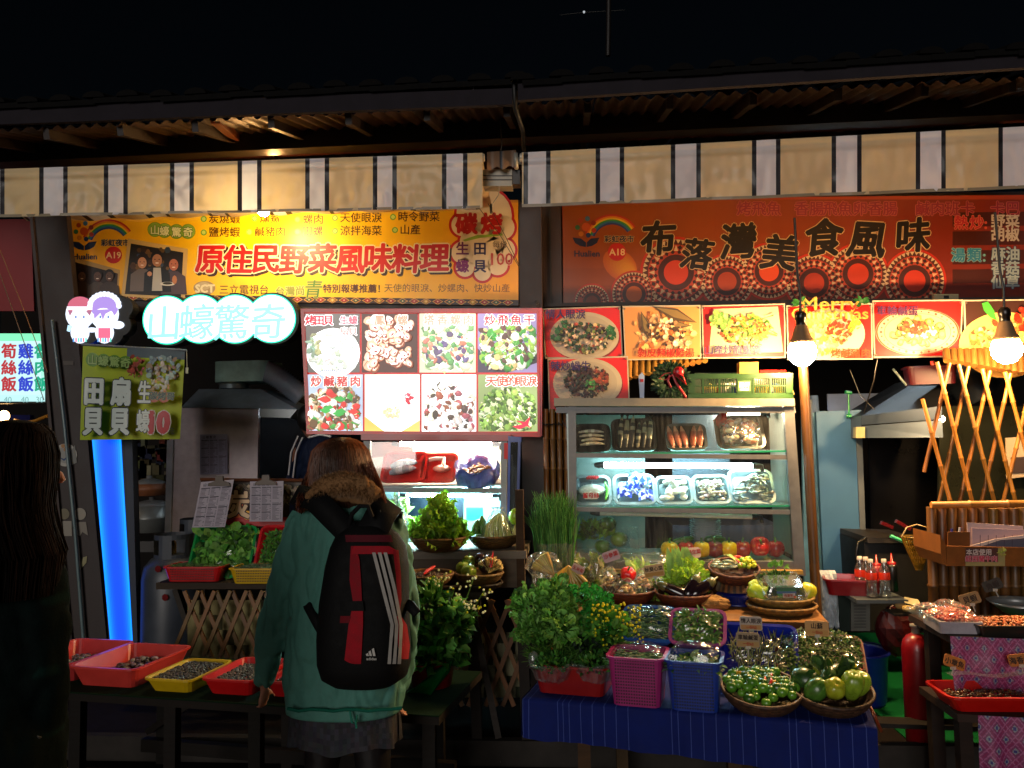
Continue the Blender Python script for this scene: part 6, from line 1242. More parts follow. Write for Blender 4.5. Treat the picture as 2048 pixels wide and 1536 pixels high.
# basket of bags + pepper
bA = basket('woven_basket','reddish brown basket of bagged dried food with a red pepper on top',sp(1250,1217)+sb*.10,.150,.075,RC); c_ = WL[bA.name]
for i,(dx,dy,dz,rx,rz_) in enumerate(((-.085,-.01,.12,.045,.06),(.0,-.07,.095,.05,.04),(.085,-.03,.115,.048,.058))):
    m = MB(); scatter(m,XF(c_+V((dx,dy,dz - .03))),rx*.8,.03,90,.012,[C('b08850'),C('c8a070'),C('d8b888'),C('a87840'),C('e0c8a0')],0,rz_,.5,6,4); tag(m.build('dried_food',mFood,label=('brown dried pieces in the left bag of the pepper basket','brown dried pieces in the knotted middle bag of the pepper basket','pale dried pieces in the square right bag of the pepper basket')[i],cat='dried food'),kind='stuff')
    m = MB(); m.ell(c_+V((dx,dy,dz)),(rx*1.15,.045,rz_*1.2),(1,1,1),nu=14,nv=9,fn=lambda d,t_,a: 1+U(-.13,.13),sm=False); m.build('clear_bag',mBag,label=('crumpled clear bag at the left of the pepper basket','knotted clear bag in the middle of the pepper basket','square clear bag at the right of the pepper basket')[i],cat='plastic bag')
pepper('bell_pepper','glossy red bell pepper on the bagged dried food',c_+V((.015,-.02,.155)),.042,C('b80c0c'),rot=Matrix.Rotation(R(35),3,'X'),k=5)
# basket with aubergines and lettuce
bB = basket('woven_basket','reddish brown basket with black aubergines and yellow green lettuce',sp(1370,1220)+sb*.10,.140,.065,RC); c_ = WL[bB.name]
m = MB(); frillheap(m,c_+V((.02,.05,.10)),(.08,.06,.12),200,.06,.05,[C('8aa830'),C('7a9a2a'),C('a0b848')],[C('a8c060')],zmin=-.6); m.build('leaf_lettuce',mLeaf,label='yellow green leaf lettuce standing behind the aubergines',cat='lettuce')
for i in range(8): m = MB() if i == 0 else m; m.leaf(c_+V((-.04+.012*i,.05,.10)),(U(-.2,.1),-.1,1),(0,-1,0),.19,.05,rc(C('7a9a48')),.3)
m.build('long_leaf',mLeaf,label='upright long pale leaves left of the leaf lettuce',cat='vegetables')
eggplant('aubergine','black aubergine lying at the left front of its basket',c_+V((-.055,-.06,.085)),.18,.036,(-.85,.15,.38)); eggplant('aubergine','shortest black aubergine, in the middle of its basket',c_+V((.03,-.06,.10)),.15,.040,(.45,.2,.7)); eggplant('aubergine','black aubergine leaning to the right with its cap upward',c_+V((.08,-.06,.095)),.17,.040,(.75,.15,.5))
# bags of greens behind
def greenbag(label,px,py,z,r_,h,cols,back=.16,frill=False):
    c = G(px,1192,z); m = MB()
    if frill: frillheap(m,c+V((0,0,h*.5)),(r_,r_*.7,h*.5),110,.05,.045,cols,[C('b0c070')],zmin=-1)
    else: leafheap(m,c+V((0,0,h*.5)),(r_,r_*.7,h*.5),120,.08,.035,cols,zmin=-1)
    m.build('bagged_greens',mLeaf,label=label,cat='vegetables'); m = MB()
    m.lathe(c,[(r_*.9,0),(r_*1.15,h*.3),(r_*1.2,h*.7),(r_*.9,h*1.05),(r_*1.1,h*1.3)],22,(1,1,1),fn=lambda rr,z_,a,i,j: (rr*(1+U(-.10,.10)),z_+(U(-.02,.02) if i == 4 else 0)),sm=False,sy=.75); m.build('clear_bag',mBag,label='clear plastic bag round the ' +label.split(',')[0],cat='plastic bag')
greenbag('pale green cabbage leaves, bagged behind the red pepper',1280,1195,zsh+.02,.055,.14,[C('9ab060'),C('aac078'),C('7a9a40')],.22)
greenbag('bright lettuce in its bag, between the pepper basket and the aubergines',1320,1185,zsh+.02,.055,.13,[C('8aa838'),C('9ab848')],.24,True)
m = MB(); wrap(m,XF(P(1290,1135,4.36),0,R(62)),.34,.16,0,.05,.05); m.build('plastic_sheet',mBag,label='crumpled clear plastic lying over the bags before the cabinet glass',cat='plastic sheet')
greenbag('long thin stems, bagged beside the chives',1180,1190,zsh+.02,.075,.17,[C('5a6a30'),C('7a8a48'),C('8a8a5a')],.20)
# chives in a clear bag
cc_ = G(1112,1200,zsh); m = MB()
for i in range(620):
    a_ = U(0,6.3); q_ = math.sqrt(U(0,1)); bx = V((.085*q_*math.cos(a_),.045*q_*math.sin(a_),.02)); H = U(.40,.57); ln_ = V((U(-.03,.03)+bx.x*.25,U(-.02,.02),0)); bend = V((U(-.05,.05),U(-.04,.03),-U(0,.02)))
    m.tube([cc_+bx,cc_+bx+ln_*.6+V((0,0,H*.6)),cc_+bx+ln_+bend*.4+V((0,0,H*.9)),cc_+bx+ln_+bend+V((0,0,H))],[.0022,.0022,.0016,.0005],rc(rch([C('3f7030'),C('55883e'),C('2f5a24'),C('6a9a48')]),.2),3,False)
for i in range(5): m.tube([cc_+V((-.06,0,.3)),cc_+V((-.10 - .01*i,-.02,.40)),cc_+V((-.14 - .02*i,-.02,.44+.01*i))],.0015,C('4a7a34'),3)
m.build('chives',mLeaf,label='tall bunch of green chives standing in a clear bag',cat='chives')
m = MB(); m.lathe(cc_,[(.085,0),(.098,.10),(.095,.22),(.108,.30)],26,(1,1,1),fn=lambda rr,z_,a,i,j: (rr*(1+U(-.04,.04)),z_+(U(-.008,.008) if i == 3 else 0)),sm=False,sy=.55); m.build('clear_bag',mBag,label='clear bag round the lower half of the chives',cat='plastic bag')
def babycorn(label,c,n,L,fan,tiltv,col):
    m = MB(); c = V(c)
    for i in range(n):
        a_ = (i/(n - 1) - .5)*fan; d = V((math.sin(a_),-.25,-math.cos(a_)*1)).normalized(); d = (Matrix.Rotation(tiltv,3,'Y') @ d)
        for rw in (0,1): m.tube([c+V((0,rw*.02,0)) ,c+d*L*.5+V((0,rw*.02,0)),c+d*L+V((0,rw*.02,0))],[.003,.011,.008],rc(col,.35),7)
    m.build('baby_corn',mVeg,label=label,cat='baby corn')
babycorn('fan of yellow baby corn tied at the top, below the chives',P(1136,1132,4.0),11,.12,1.75,0,C('b08a34'))
babycorn('bagged pale baby corn leaning out at the left of the chives',P(1108,1150,4.0),8,.12,.9,2.4,C('b8a060'))
m = MB(); m.ell(P(1088,1130,4.02),(.09,.05,.065),(1,1,1),nu=14,nv=9,fn=lambda d,t_,a: 1+U(-.12,.12),sm=False); m.build('clear_bag',mBag,label='clear bag round the leaning baby corn',cat='plastic bag')
m = MB(); m.lathe(P(1086,1192,4.05),[(0,.0),(.05,0),(.055,.10),(.05,.12)],20,C('6a4a44')); m.build('jar',mBottle,label='clear jar left of the yellow baby corn',cat='jar')
# high basket on colander
cd_ = sp(1478,1213)+sb*.10; cl = thing('colander','blue perforated colander turned upside down under the mixed basket','colander',cd_)
m = MB(); m.lathe(cd_,[(.115,0),(.12,.004),(.112,.01),(.10,.045),(.085,.06),(0,.062)],36,C('141c70')); m.build('shell',mPlastic,cl)
hm = MB()
for k in range(5):
    for i in range(56): a_ = 2*PI*i/56; r_ = .1125 - .003*k; hm.box(cd_+V((r_*math.cos(a_),r_*math.sin(a_),.015+k*.0065)),(.004,.004,.004),C('05061c'),Matrix.Rotation(a_,3,'Z'))
tag(hm.build('hole',mPlastic,cl),kind='stuff')
c2 = cd_+V((-.005,.0,.063)); m = MB(); m.lathe(c2,[(.10,0),(.085,.05),(0,.052)],40,lambda i,j: rc(C('7a4c24'),.3) if (i+j) % 2 else C('3a2212')); m.build('upturned_basket',mBasket,label='small woven basket turned upside down on the blue colander',cat='basket')
bC = basket('woven_basket','raised woven basket of dark pods and small yellow green peppers',c2+V((-.01,-.01,.053)),.125,.065,RC,tilt=Matrix.Rotation(R(14),3,'X')); c_ = WL[bC.name]
for i in range(38):
    m = MB(); p = c_+V((U(-.10,.005),U(-.08,.08),.07+U(0,.02))); m.ell(p,(.030,.010,.004),rc(rch([C('6a7058'),C('5a5a44'),C('8a8a70'),C('4a5a38')])),rot=Matrix.Rotation(U(-.6,.6),3,'Z') @ Matrix.Rotation(U(.2,.9),3,'X'),nu=9,nv=5); m.build('flat_pod',mVeg,label='flat grey green bean pod in the raised basket',cat='bean pod',group='flat bean pods in the raised basket')
for i in range(30):
    p = c_+V((U(.02,.105),U(-.075,.07),.075+U(0,.03))); m = MB(); r_ = U(.011,.015); m.ell(p,(r_,r_,r_*.9),rc(rch([C('7a9a1c'),C('a8a81c'),C('5a8a20')]),.2),nu=12,nv=7,fn=lambda d,t_,a: 1 - .16*(1 - abs(math.cos(a*2.5)))); m.build('small_pepper',mVeg,label='small yellow green lobed pepper in the raised basket',cat='small pepper',group='small peppers in the raised basket')
m = MB(); m.tube([c_+V((.0,.05,.11)),c_+V((.012,-.01,.105)),c_+V((.03,-.07,.085))],.005,C('a01410'),7); m.tube([c_+V((.02,.08,.10)),c_+V((.04,.085,.105)),c_+V((.06,.08,.10))],.008,C('b01a14'),7); m.build('red_chilli',mVeg,label='thin red chillies between the pods and the small peppers',cat='chilli')
m = MB(); m.leaf(c_+V((-.04,.06,.12)),(.6,-1,-.2),(0,0,1),.12,.03,C('9a9a60'),.3); m.leaf(c_+V((-.03,.05,.12)),(.3,-1,0),(0,0,1),.09,.025,C('7a9a50'),.3); m.build('dry_pod',mLeaf,label='long pale pod lying on top of the raised basket',cat='bean pod')
# rock
m = MB(); sdr = 4; m.ell(sp(1432,1222)+sb*.04+V((0,0,.028)),(.068,.045,.036),C('a07840'),nu=18,nv=12,fn=lambda d,t_,a: 1+.28*noise.noise(d*1.6+V((sdr,0,0)))+.14*noise.noise(d*4.5),sm=False); m.build('rock',mat('rough_rock',None,.8,ns=25,na=.4,bump=.8,bs=60),label='rough tan lump of rock on the front edge of the wooden shelf',cat='rock')
for i,(x0,x1,y) in enumerate(((1272,1306,1213),(1345,1398,1216))): m = MB(); a_,b_ = sp(x0,y),sp(x1,y); m.bar(a_+V((0,0,.005)),b_+V((0,0,.005)),.02,.01,C('8a8478')); m.build('wood_strip',mWood,label=('thin pale strip in front of the pepper basket','thin pale strip in front of the aubergine basket')[i],cat='strip')
# flat baskets with clear boxes and chayote
bD = basket('flat_basket','lower of two flat round baskets under the clear boxes',sp(1572,1236)+sb*.135,.160,.035,C('8a6428'),fl=.75); c_ = WL[bD.name]
bE = basket('flat_basket','upper flat basket holding the clear boxes and green chayotes',c_+V((0,.01,.036)),.150,.035,C('8a6a2c'),fl=.75); c_ = WL[bE.name]
cx = thing('clear_box','clear clamshell box of small dark leaves with a printed label','plastic box',c_+V((0,-.03,.03)))
mC = MB(); mC.xf = XF(WL[cx.name],0,R(16)); tray(mC,.19,.15,.045,(1,1,1),rim=.006,r=.02); mC.build('box',mBottle,cx); mC = MB(); mC.xf = XF(WL[cx.name],0,R(16)) @ Matrix.Translation((0,0,.092)) @ Matrix.Scale(-1,4,(0,0,1)); tray(mC,.19,.15,.045,(1,1,1),rim=.006,r=.02); mC.build('lid',mBottle,cx)
m = MB(); m.xf = None; leafheap(m,WL[cx.name]+V((0,.0,.045)),(.08,.06,.03),500,.02,.012,[C('1f3a1a'),C('2c4a20'),C('16301a')],zmin=-1); m.build('small_leaves',mLeaf,label='small dark leaves packed in the clear clamshell box',cat='vegetables')
lf = lambda x,y,e: WL[cx.name]+V((x,-.082+y*.35*0 - e - .0,0))+V((0,y*-.25+.02,-y*.97+.058))
pr = Print(lambda x,y,e: WL[cx.name]+V((x,-.083 - e+(-y)*.18,.050 - y)),.0003,2); pr.rect(-.045,-.026,.045,.0,C('2a7a4a'),1); pr.rect(-.045,.0,.045,.01,C('4a6a9a'),1); pr.rect(-.042,.01,.0,.028,C('4a9a50'),2); pr.rect(-.018,.008,.04,.028,C('c8b8b0'),3); pr.text('海蘆筍',.008,.018,.014,C('a04030'),.02,l=4); pr.disc(.036,.024,.006,C('c01818'),6); pr.build('label_print',mPrint,cx)
m = MB(); mC = MB(); mC.xf = XF(c_+V((0,.06,.075)),0,R(12)); tray(mC,.20,.13,.05,(1,1,1),rim=.006,r=.02); mC.build('rear_clear_box',mBottle,label='second clear box of leaves behind the labelled one',cat='plastic box'); leafheap(m,c_+V((0,.06,.11)),(.085,.05,.03),200,.02,.012,[C('2c4a20'),C('3a5a28')],zmin=-1); m.build('small_leaves',mLeaf,label='small leaves in the rear clear box',cat='vegetables')
def chay(label,c,L,r_,d,col): m = MB(); rot = V(d).to_track_quat('Z','Y').to_matrix(); m.lathe(c,[(0,-L*.5),(r_*.45,-L*.46),(r_*.7,-L*.3),(r_*.98,0),(r_,L*.2),(r_*.75,L*.42),(r_*.3,L*.48),(0,L*.42)],24,lambda i,j: rc(col,.1),fn=lambda rr,z_,a,i,j: (rr*(1 - .14*(1 - abs(math.cos(a*2.5)))),z_),rot=rot); m.build('chayote',mVeg,label=label,cat='chayote')
chay('yellow green chayote left of the clear boxes, lying outward',c_+V((-.115,-.03,.055)),.10,.040,(-.55,.3,.6),C('8fa830')); chay('second chayote left of the clear boxes, nearer the glass',c_+V((-.105,.04,.065)),.09,.036,(-.3,.5,.7),C('a0b038')); chay('yellow chayote right of the clear boxes',c_+V((.12,-.02,.055)),.10,.042,(.35,.3,.7),C('a8a828'))
m = MB(); leafheap(m,c_+V((0,.04,.165)),(.04,.02,.015),24,.03,.02,[C('4a7a2c')]); m.build('sprig',mLeaf,label='small green sprig on top of the clear boxes',cat='sprig')
CREAM = C('c8a070')
tagboard('price_tag','pinkish card with red characters leaning over the bag right of the aubergine lettuce',1384,1106,34,20,4.24,[('蘿美生菜',-2,9,C('a01818'))],C('c8a8a0'),R(-5),False)
tagboard('price_tag','pinkish card with red characters leaning on the bagged stems',1222,1112,34,20,4.2,[('沙參葉',-2,10,C('a01818'))],C('a89098'),R(-18),False)
tagboard('price_tag','cream card with black characters above the aubergine basket',1308,1142,40,24,3.92,[('秋葵心菜',-4,9,None)],CREAM,R(-8),True,C('b0803c'))
tagboard('price_tag','small pink card stuck on the yellow baby corn',1156,1138,26,16,3.98,[('玉米筍',0,8,C('a01818'))],C('b89890'),R(28),False)
tagboard('price_tag','upper grey card hanging from the shelf edge, with black characters',1502,1247,44,26,3.42,[('情人眼淚',-5,10,None),('一份50',7,7,C('a02818'))],C('a89a90'),R(2),True,C('b08050'))
tagboard('price_tag','lower cream card in front of the grey one, over the blue tray',1496,1280,46,28,3.30,[('車輪鹹蛋',-5,10,None),('一份60',7,7,C('a02818'))],C('9a8468'),R(3),True,C('a88450'))
tagboard('price_tag','cream card with two characters on a clip over the wrapped greens at the right',1634,1257,46,28,3.38,[('山蘇',-5,12,None),('一份60',7,7,C('a02818'))],C('c0915c'),R(3),True,C('b88a4c'))
# ================================================================== BLUE TABLE
zb_ = .50; B1,B2_ = G(1046,1397,zb_),G(1754,1457,zb_); bd = B2_ - B1; bd.z = 0; bn_ = bd.normalized(); bb_ = V((-bn_.y,bn_.x,0)); BL = bd.length
tb = thing('blue_table','low table under a blue cloth with thin pale stripes','table',V(((B1.x+B2_.x)/2,B1.y,0)))
m = MB(); m.prism([B1+V((0,0,-.03))+bb_*.02,B2_+V((0,0,-.03))+bb_*.02,B2_+bb_*.52+V((0,0,-.03)),B1+bb_*.52+V((0,0,-.03))],(0,0,.024),C('3a2a1c')); m.build('top',mWood,tb)
for s,b_ in ((.18,.05),(.24,.45),(.62,.05),(.64,.45),(.95,.45)): p = B1+bd*s+bb_*b_; m = MB(); m.bar(p+V((0,0,-.03)),V((p.x,p.y,0)),.05,.05,rc(C('4a3622'))); m.build('leg',mWood,tb)
def cl_(u,v):
    p = B1+bd*u
    if v < .5: q = p+bb_*(.54*(1 - v*2))+V((0,0,.003*noise.noise(V((u*9,v*5,0)))))
    else:
        w_ = (v - .5)*2; drop = (.15+.03*u)*w_; q = p - bb_*(.008+.004*math.sin(u*38)*w_+.003*math.sin(u*90+1)*w_+.016*w_*noise.noise(V((u*8,w_,4)))) - V((0,0,drop+(.002*math.sin(u*21) if w_ > .95 else 0)))
    return q
def clc(u,v):
    k = (u*BL/.0475) % 1; return C('3a4a90') if k < .05 or (.5 < k < .53 and int(u*BL/.0475) % 3 == 0) else C('122064')
m = MB(); m.grid(cl_,420,26,clc); m.build('table_cloth',mat('blue_table_cloth',None,.8,ns=14,na=.22,bump=.2,bs=30,spec=.15),label='blue plastic cloth with thin pale stripes over the low table',cat='tablecloth')
m = MB(); m.grid(lambda u,v: B1+bb_*.54*(1 - u)+V((-.006 - .006*math.sin(u*20)*v,0,-.15*v)),24,6,C('14206a')); m.build('table_cloth_end',MATS['blue_table_cloth'],label='left end of the blue cloth hanging over the table side',cat='tablecloth')
rzb = math.atan2(bd.y,bd.x)
def bp(px,py,back=.0): return G(px,py,zb_+.004)+bb_*back
t_,xf = ptray('red_tub','red plastic tub under the big heap of fresh greens',bp(1136,1396,.02),.31,.34,.12,C('8a1212'),0,rzb)
hc = bp(1128,1396,.18)+V((0,0,.05))
GD = [C('1f4418'),C('2c5a20'),C('3a6a28'),C('183812')]
m = MB(); [frillheap(m,hc+V(q),(.07,.07,.08),62,.065,.06,[C('3f6a24'),C('5f8a38'),C('33591e')],[C('6a9a4c')],zmin=-.6) for q in ((-.15,.02,.16),(-.08,.06,.27),(-.17,.05,.25),(-.06,-.02,.20))]; frillheap(m,hc+V((-.10,.06,.14)),(.11,.10,.10),100,.06,.055,[C('3f6a24'),C('4f7a30'),C('33591e')],[C('5a8a3c')],zmin=-.5); m.build('frilly_greens',mLeaf,label='frilly mid green leaves at the upper left of the big heap',cat='vegetables')
m = MB(); frillheap(m,hc+V((.05,.10,.28)),(.13,.10,.07),380,.022,.022,[C('1f6a20'),C('2a7a28'),C('15501a')],[C('2f8030')],zmin=-.6); frillheap(m,hc+V((.10,.05,.19)),(.09,.08,.09),300,.022,.022,[C('1f6a20'),C('2a7a28'),C('3a8a38')],[C('2f8030')],zmin=-.6); m.build('parsley',mLeaf,label='bright dark green parsley at the top of the big heap',cat='parsley')
m = MB(); leafheap(m,hc+V((.15,.02,.15)),(.09,.09,.11),260,.05,.03,[C('2f5a1c'),C('43732a'),C('55842e')],zmin=-.5)
for i in range(120): p = hc+V((.16+U(-.08,.13),-.06+U(-.03,.06),.20+U(-.07,.10))); m.ell(p,(.0055,)*3,rch([C('b8b010'),C('a8a820'),C('c8b818')]),nu=5,nv=4)
m.build('flowering_greens',mLeaf,label='greens with yellow flower buds at the right of the big heap',cat='vegetables')
m = MB(); strands(m,hc+V((-.05,-.03,.05)),(.14,.10,.10),1500,.055,.0013,[C('3a6020'),C('4a7028'),C('2c501a')],.8); m.build('feathery_herb',mLeaf,label='feathery fennel-like herb in the middle of the big heap',cat='herb')
m = MB(); leafheap(m,hc+V((.06,-.02,.06)),(.10,.08,.08),260,.045,.025,[C('101c10'),C('16241a'),C('1c2c18')]); m.build('dark_greens',mLeaf,label='very dark leaves in the centre of the big heap',cat='vegetables')
for i,(dx,lb) in enumerate(((-.085,'left'),(.085,'right'))):
    m = MB(); leafheap(m,hc+V((dx,-.13,.06)),(.075,.06,.055),280,.025,.014,GD,zmin=-.3); m.build('herb_bunch',mLeaf,label=f'bunch of small dark herbs in the {lb} bag at the front of the red tub',cat='herbs')
    m = MB(); m.lathe(hc+V((dx,-.12,-.02)),[(.03,.02),(.072,.03),(.088,.07),(.098,.085),(.092,.10)],22,(1,1,1),fn=lambda rr,z_,a,i,j: (rr*(1+U(-.06,.06)),z_+U(-.006,.006)),sm=False,sy=.8); m.build('clear_bag',mBag,label=f'rolled-down clear bag round the {lb} herb bunch',cat='plastic bag')
m = MB(); m.ell(hc+V((-.165,-.13,.09)),(.022,.02,.035),C('8a8070'),fn=lambda d,t_,a: 1+.2*noise.noise(d*4)); m.build('bag_knot',mBag,label='whitish twist of plastic at the left end of the red tub',cat='plastic bag')
# perforated baskets
def pbasket(label,px,py,wd,dp,h,col,back=0,z=0,fill=None,rz=None,tilt=0,holes=True):
    t,xf = ptray('plastic_basket',label,bp(px,py,back)+V((0,0,z)),wd,dp,h,col,tilt,rzb if rz is None else rz,holes,.86); t['category'] = 'plastic basket'; return t,xf
GN = [C('4a6a4a'),C('5a7a58'),C('3a5a3c'),C('7a9078')]
t_,xf = pbasket('pink perforated basket of film-wrapped greens, front row on the blue table',1271,1416,.215,.20,.19,C('a02a70')); fillw(xf,.20,.18,.19,'thin pale greens in the pink basket',GN,.06,.003,420,kind='strand',film='cling film over the pink basket',dome=.03,bow=.035)
t_,xf = pbasket('blue perforated basket of film-wrapped greens, right of the pink one',1388,1426,.205,.19,.19,C('1c3a96')); fillw(xf,.19,.17,.19,'green leaves in the front blue basket',GN+[C('3a6a20')],.05,.02,260,film='shiny cling film with bright highlights over the front blue basket',dome=.03,bow=.045,amp=.016)
t_,xf = ptray('plastic_tray','blue tray of wrapped greens propped behind the pink basket',bp(1282,1412,.23)+V((0,0,.17)),.215,.17,.05,C('2a5aa8'),R(38),rzb); fillw(xf,.20,.17,.05,'thin greens in the propped blue tray',GN,.05,.003,380,kind='strand',film='cling film over the propped blue tray',dome=.02,bow=.03,amp=.012)
t_,xf = ptray('plastic_tray','pink tray of wrapped greens propped behind the front blue basket',bp(1388,1424,.23)+V((0,0,.17)),.215,.17,.05,C('9a4a88'),R(38),rzb); fillw(xf,.19,.17,.05,'mossy greens in the propped pink tray',[C('3a6024'),C('4a7030'),C('5a7a48')],.03,.012,420,film='cling film over the propped pink tray',dome=.03,bow=.035,amp=.012)
t_,xf = ptray('plastic_tray','bright blue tray of silvery stems under film, behind the small pepper basket',bp(1512,1432,.30)+V((0,0,.03)),.32,.25,.05,C('1226a0'),R(42),rzb); fillw(xf,.22,.14,.04,'long grey green stems in the bright blue tray',[C('5a6444'),C('7a8460'),C('3c4430')],.085,.0025,260,kind='strand',film='crumpled shiny film over the bright blue tray',dome=.01,bow=.02,amp=.012)
t_,xf = ptray('plastic_tray','film-wrapped tray heaped with mossy greens at the right end of the blue table',bp(1655,1440,.28)+V((0,0,.03)),.33,.25,.045,C('6a2a20'),R(30),rzb); fillw(xf,.34,.26,.05,'dense dark green fern tips under shiny film',[C('2a441a'),C('38581e'),C('4a6824'),C('223816')],.02,.010,2200,film='very shiny crumpled film over the fern tips',dome=.06,bow=.075,amp=.02)
bF = basket('round_basket','round brown basket of small round green and yellow peppers on the blue cloth',bp(1522,1438,.155),.150,.075,C('4a301c'),tilt=Matrix.Rotation(R(12),3,'X')); c_ = WL[bF.name]
gp_ = None; GNP = 'small round peppers in the front basket'
def mini(c,r_,col,lb='small round ribbed green pepper in the front basket',cat='small pepper'):
    t = thing('small_pepper',lb,cat,c - V((0,0,r_)),GNP); m = MB(); m.ell(c,(r_,r_,r_*.88),col,nu=15,nv=8,fn=lambda d,tt,a: (1 - .17*(1 - abs(math.cos(a*2.5)))*math.sin(tt))*(1 - .2*math.exp(-(tt/.4) ** 2))); m.build('skin',mVeg,t); m = MB(); m.tube([c+V((0,0,r_*.6)),c+V((r_*.1,0,r_*1.1))],[r_*.2,r_*.1],C('4a6a2a'),5); m.build('stem',mVeg,t); return t
protos = [mini(c_+V((0,0,.09)),.019,C(h)) for h in ('3f6f1c','4f8022','2c5516')]
yel = mini(c_+V((-.07,.06,.10)),.022,C('b08a14'),'small yellow pepper at the back left of the front basket'); del yel['group']
yel2 = mini(c_+V((.045,-.03,.095)),.016,C('b8901c'),'small orange yellow pepper near the middle of the front basket'); del yel2['group']
placed = [V((-.07,.06)),V((.045,-.03)),V((0,0))]
for i,p0 in enumerate(protos[1:]): p0.location = c_+V(((-.03,.05)[i],(.05,.04)[i],.082))
n_ = 0
for i in range(600):
    a_ = U(0,6.3); q_ = .124*math.sqrt(U(0,1)); p = V((q_*math.cos(a_),q_*math.sin(a_)))
    if all((p - o_).length > .0225 for o_ in placed):
        placed.append(p); s_ = U(.8,1.35); dup(rch(protos),c_+V((p.x,p.y,.052+.022*(1 - (q_/.124) ** 2)+U(0,.014)+p.y*.2)),rz=U(0,6),scale=s_); n_ += 1
    if n_ > 80: break
m = MB()
for (dx,dy) in ((-.05,.03),(.035,.0),(.0,-.045),(.02,-.06)): m.tube([c_+V((dx,dy,.095)),c_+V((dx+.012,dy+.015,.108)),c_+V((dx+.015,dy+.03,.115))],[.004,.006,.002],C('a81210'),6)
m.build('red_chilli',mVeg,label='tiny red chillies scattered between the small green peppers',cat='chilli')
lw = MB()
for k in range(60): a_ = U(0,6.3); lw.leaf(c_+V((.125*math.cos(a_),.125*math.sin(a_),.062+math.sin(a_)*.025)),(math.cos(a_+1.6),math.sin(a_+1.6),.1),(0,0,1),.05,.03,rc(rch([C('6a5a3a'),C('8a7a58'),C('3a3020')])),.2)
lw.build('dry_leaf_lining',mLeaf,label='dry grey brown leaves lining the small pepper basket',cat='dry leaves')
bG = basket('round_basket','round brown basket of gourds and chayotes at the right end of the blue table',bp(1668,1440,.155),.150,.075,C('4a301c'),tilt=Matrix.Rotation(R(12),3,'X')); c_ = WL[bG.name]
for lb,p,L,r_,d,col in (('large dark striped gourd at the left of the right-hand basket',(-.085,.01,.095),.12,.045,(-.9,.2,.3),'26421a'),('green gourd at the front left of the right-hand basket',(-.07,-.06,.08),.10,.040,(.5,-.2,.6),'3f6422'),('dark slim gourd in the middle of the right-hand basket',(-.01,-.01,.10),.12,.030,(.3,.4,.7),'2c4a20'),('leaf-wrapped dark gourd at the back of the right-hand basket',(.03,.04,.11),.13,.034,(.8,.4,.3),'1f3818')):
    m = MB(); rot = V(d).to_track_quat('Z','Y').to_matrix(); m.lathe(c_+V(p),[(0,-L/2),(r_*.6,-L*.46),(r_,-L*.15),(r_,L*.15),(r_*.6,L*.44),(0,L/2)],22,lambda i,j: rc(C(col,1.25 if j % 3 == 0 else .9),.15),fn=lambda rr,z_,a,i,j: (rr*(1+.04*math.cos(a*9)),z_),rot=rot); m.build('gourd',mVeg,label=lb,cat='gourd')
chay('pale yellow chayote at the back centre of the right-hand basket',c_+V((.0,.075,.115)),.10,.042,(.2,.4,.6),C('8a9228')); chay('yellow chayote at the back right of the right-hand basket',c_+V((.085,.05,.115)),.09,.034,(.6,.5,.5),C('a8a020')); chay('knobbly yellow chayote at the front of the right-hand basket',c_+V((-.01,-.085,.09)),.085,.042,(.1,-.5,.6),C('8a9020')); chay('large light green chayote at the front right of the right-hand basket',c_+V((.06,-.075,.10)),.12,.044,(.05,-.4,.9),C('6f8a24')); chay('light green chayote touching the basket rim at the right',c_+V((.10,-.035,.095)),.10,.040,(.2,-.3,.9),C('7a9428'))
m = MB(); leafheap(m,c_+V((.02,.02,.11)),(.09,.06,.03),26,.07,.045,[C('1f3a18'),C('2c4a20')]); m.build('broad_leaf',mLeaf,label='broad dark leaves lying between the gourds',cat='leaves')
m = MB(); m.box(c_+V((.125,-.02,.085)),(.015,.03,.03),C('b83a1a')); m.box(c_+V((.135,.06,.11)),(.015,.03,.03),C('b83a1a')); m.build('orange_packet',mPlastic,label='orange paper scraps at the right rim of the gourd basket',cat='paper')
m = MB(); m.tube([bp(1742,1420,.1),bp(1752,1440,.05),G(1762,1462,.38)],.006,C('8a3a20'),6); m.build('cord',mPlastic,label='reddish cord at the right corner of the blue table',cat='cord')
# ================================================================== RIGHT STALL: KITCHEN BEHIND
m = MB(); ext(m,[(1632,823),(1722,820),(1735,1242),(1652,1242)],5.5,.04,C('3c6c92')); ext(m,[(1712,860),(1724,860),(1738,1240),(1728,1240)],5.49,.03,C('5a6266')); m.build('pale_door_panel',mat('pale_paint',None,.5,ns=3,na=.2,bump=.05),label='tall pale blue green door panel at the right of the food cabinet',cat='panel')
m = MB(); m.tube([P(1697,784,5.47),P(1698,830,5.47)],.006,C('0a8a4a'),6); m.tube([P(1690,784,5.47),P(1703,786,5.47)],.012,C('0a8a4a'),6); m.tube([P(1693,832,5.47),P(1702,832,5.47)],.014,C('0a8a4a'),6); m.build('green_hook',mPlastic,label='small green hook with a rod at the top of the pale door panel',cat='hook')
m = MB(); ext(m,[(1655,788),(1810,786),(1812,824),(1656,822)],6.2,.02,C('8f9ab0')); m.build('metal_partition',mInox,label='shiny metal sheet above the pale door panel',cat='panel')
m = MB(); ext(m,[(1604,826),(1636,826),(1656,1000),(1656,1242),(1610,1242)],5.7,.03,C('6a9cb0')); ext(m,[(1618,800),(1624,800),(1640,1240),(1634,1240)],5.45,.02,C('3a4a58')); m.build('blue_partition',mSteel,label='blue grey partition between the wooden upright and the pale door panel',cat='panel')
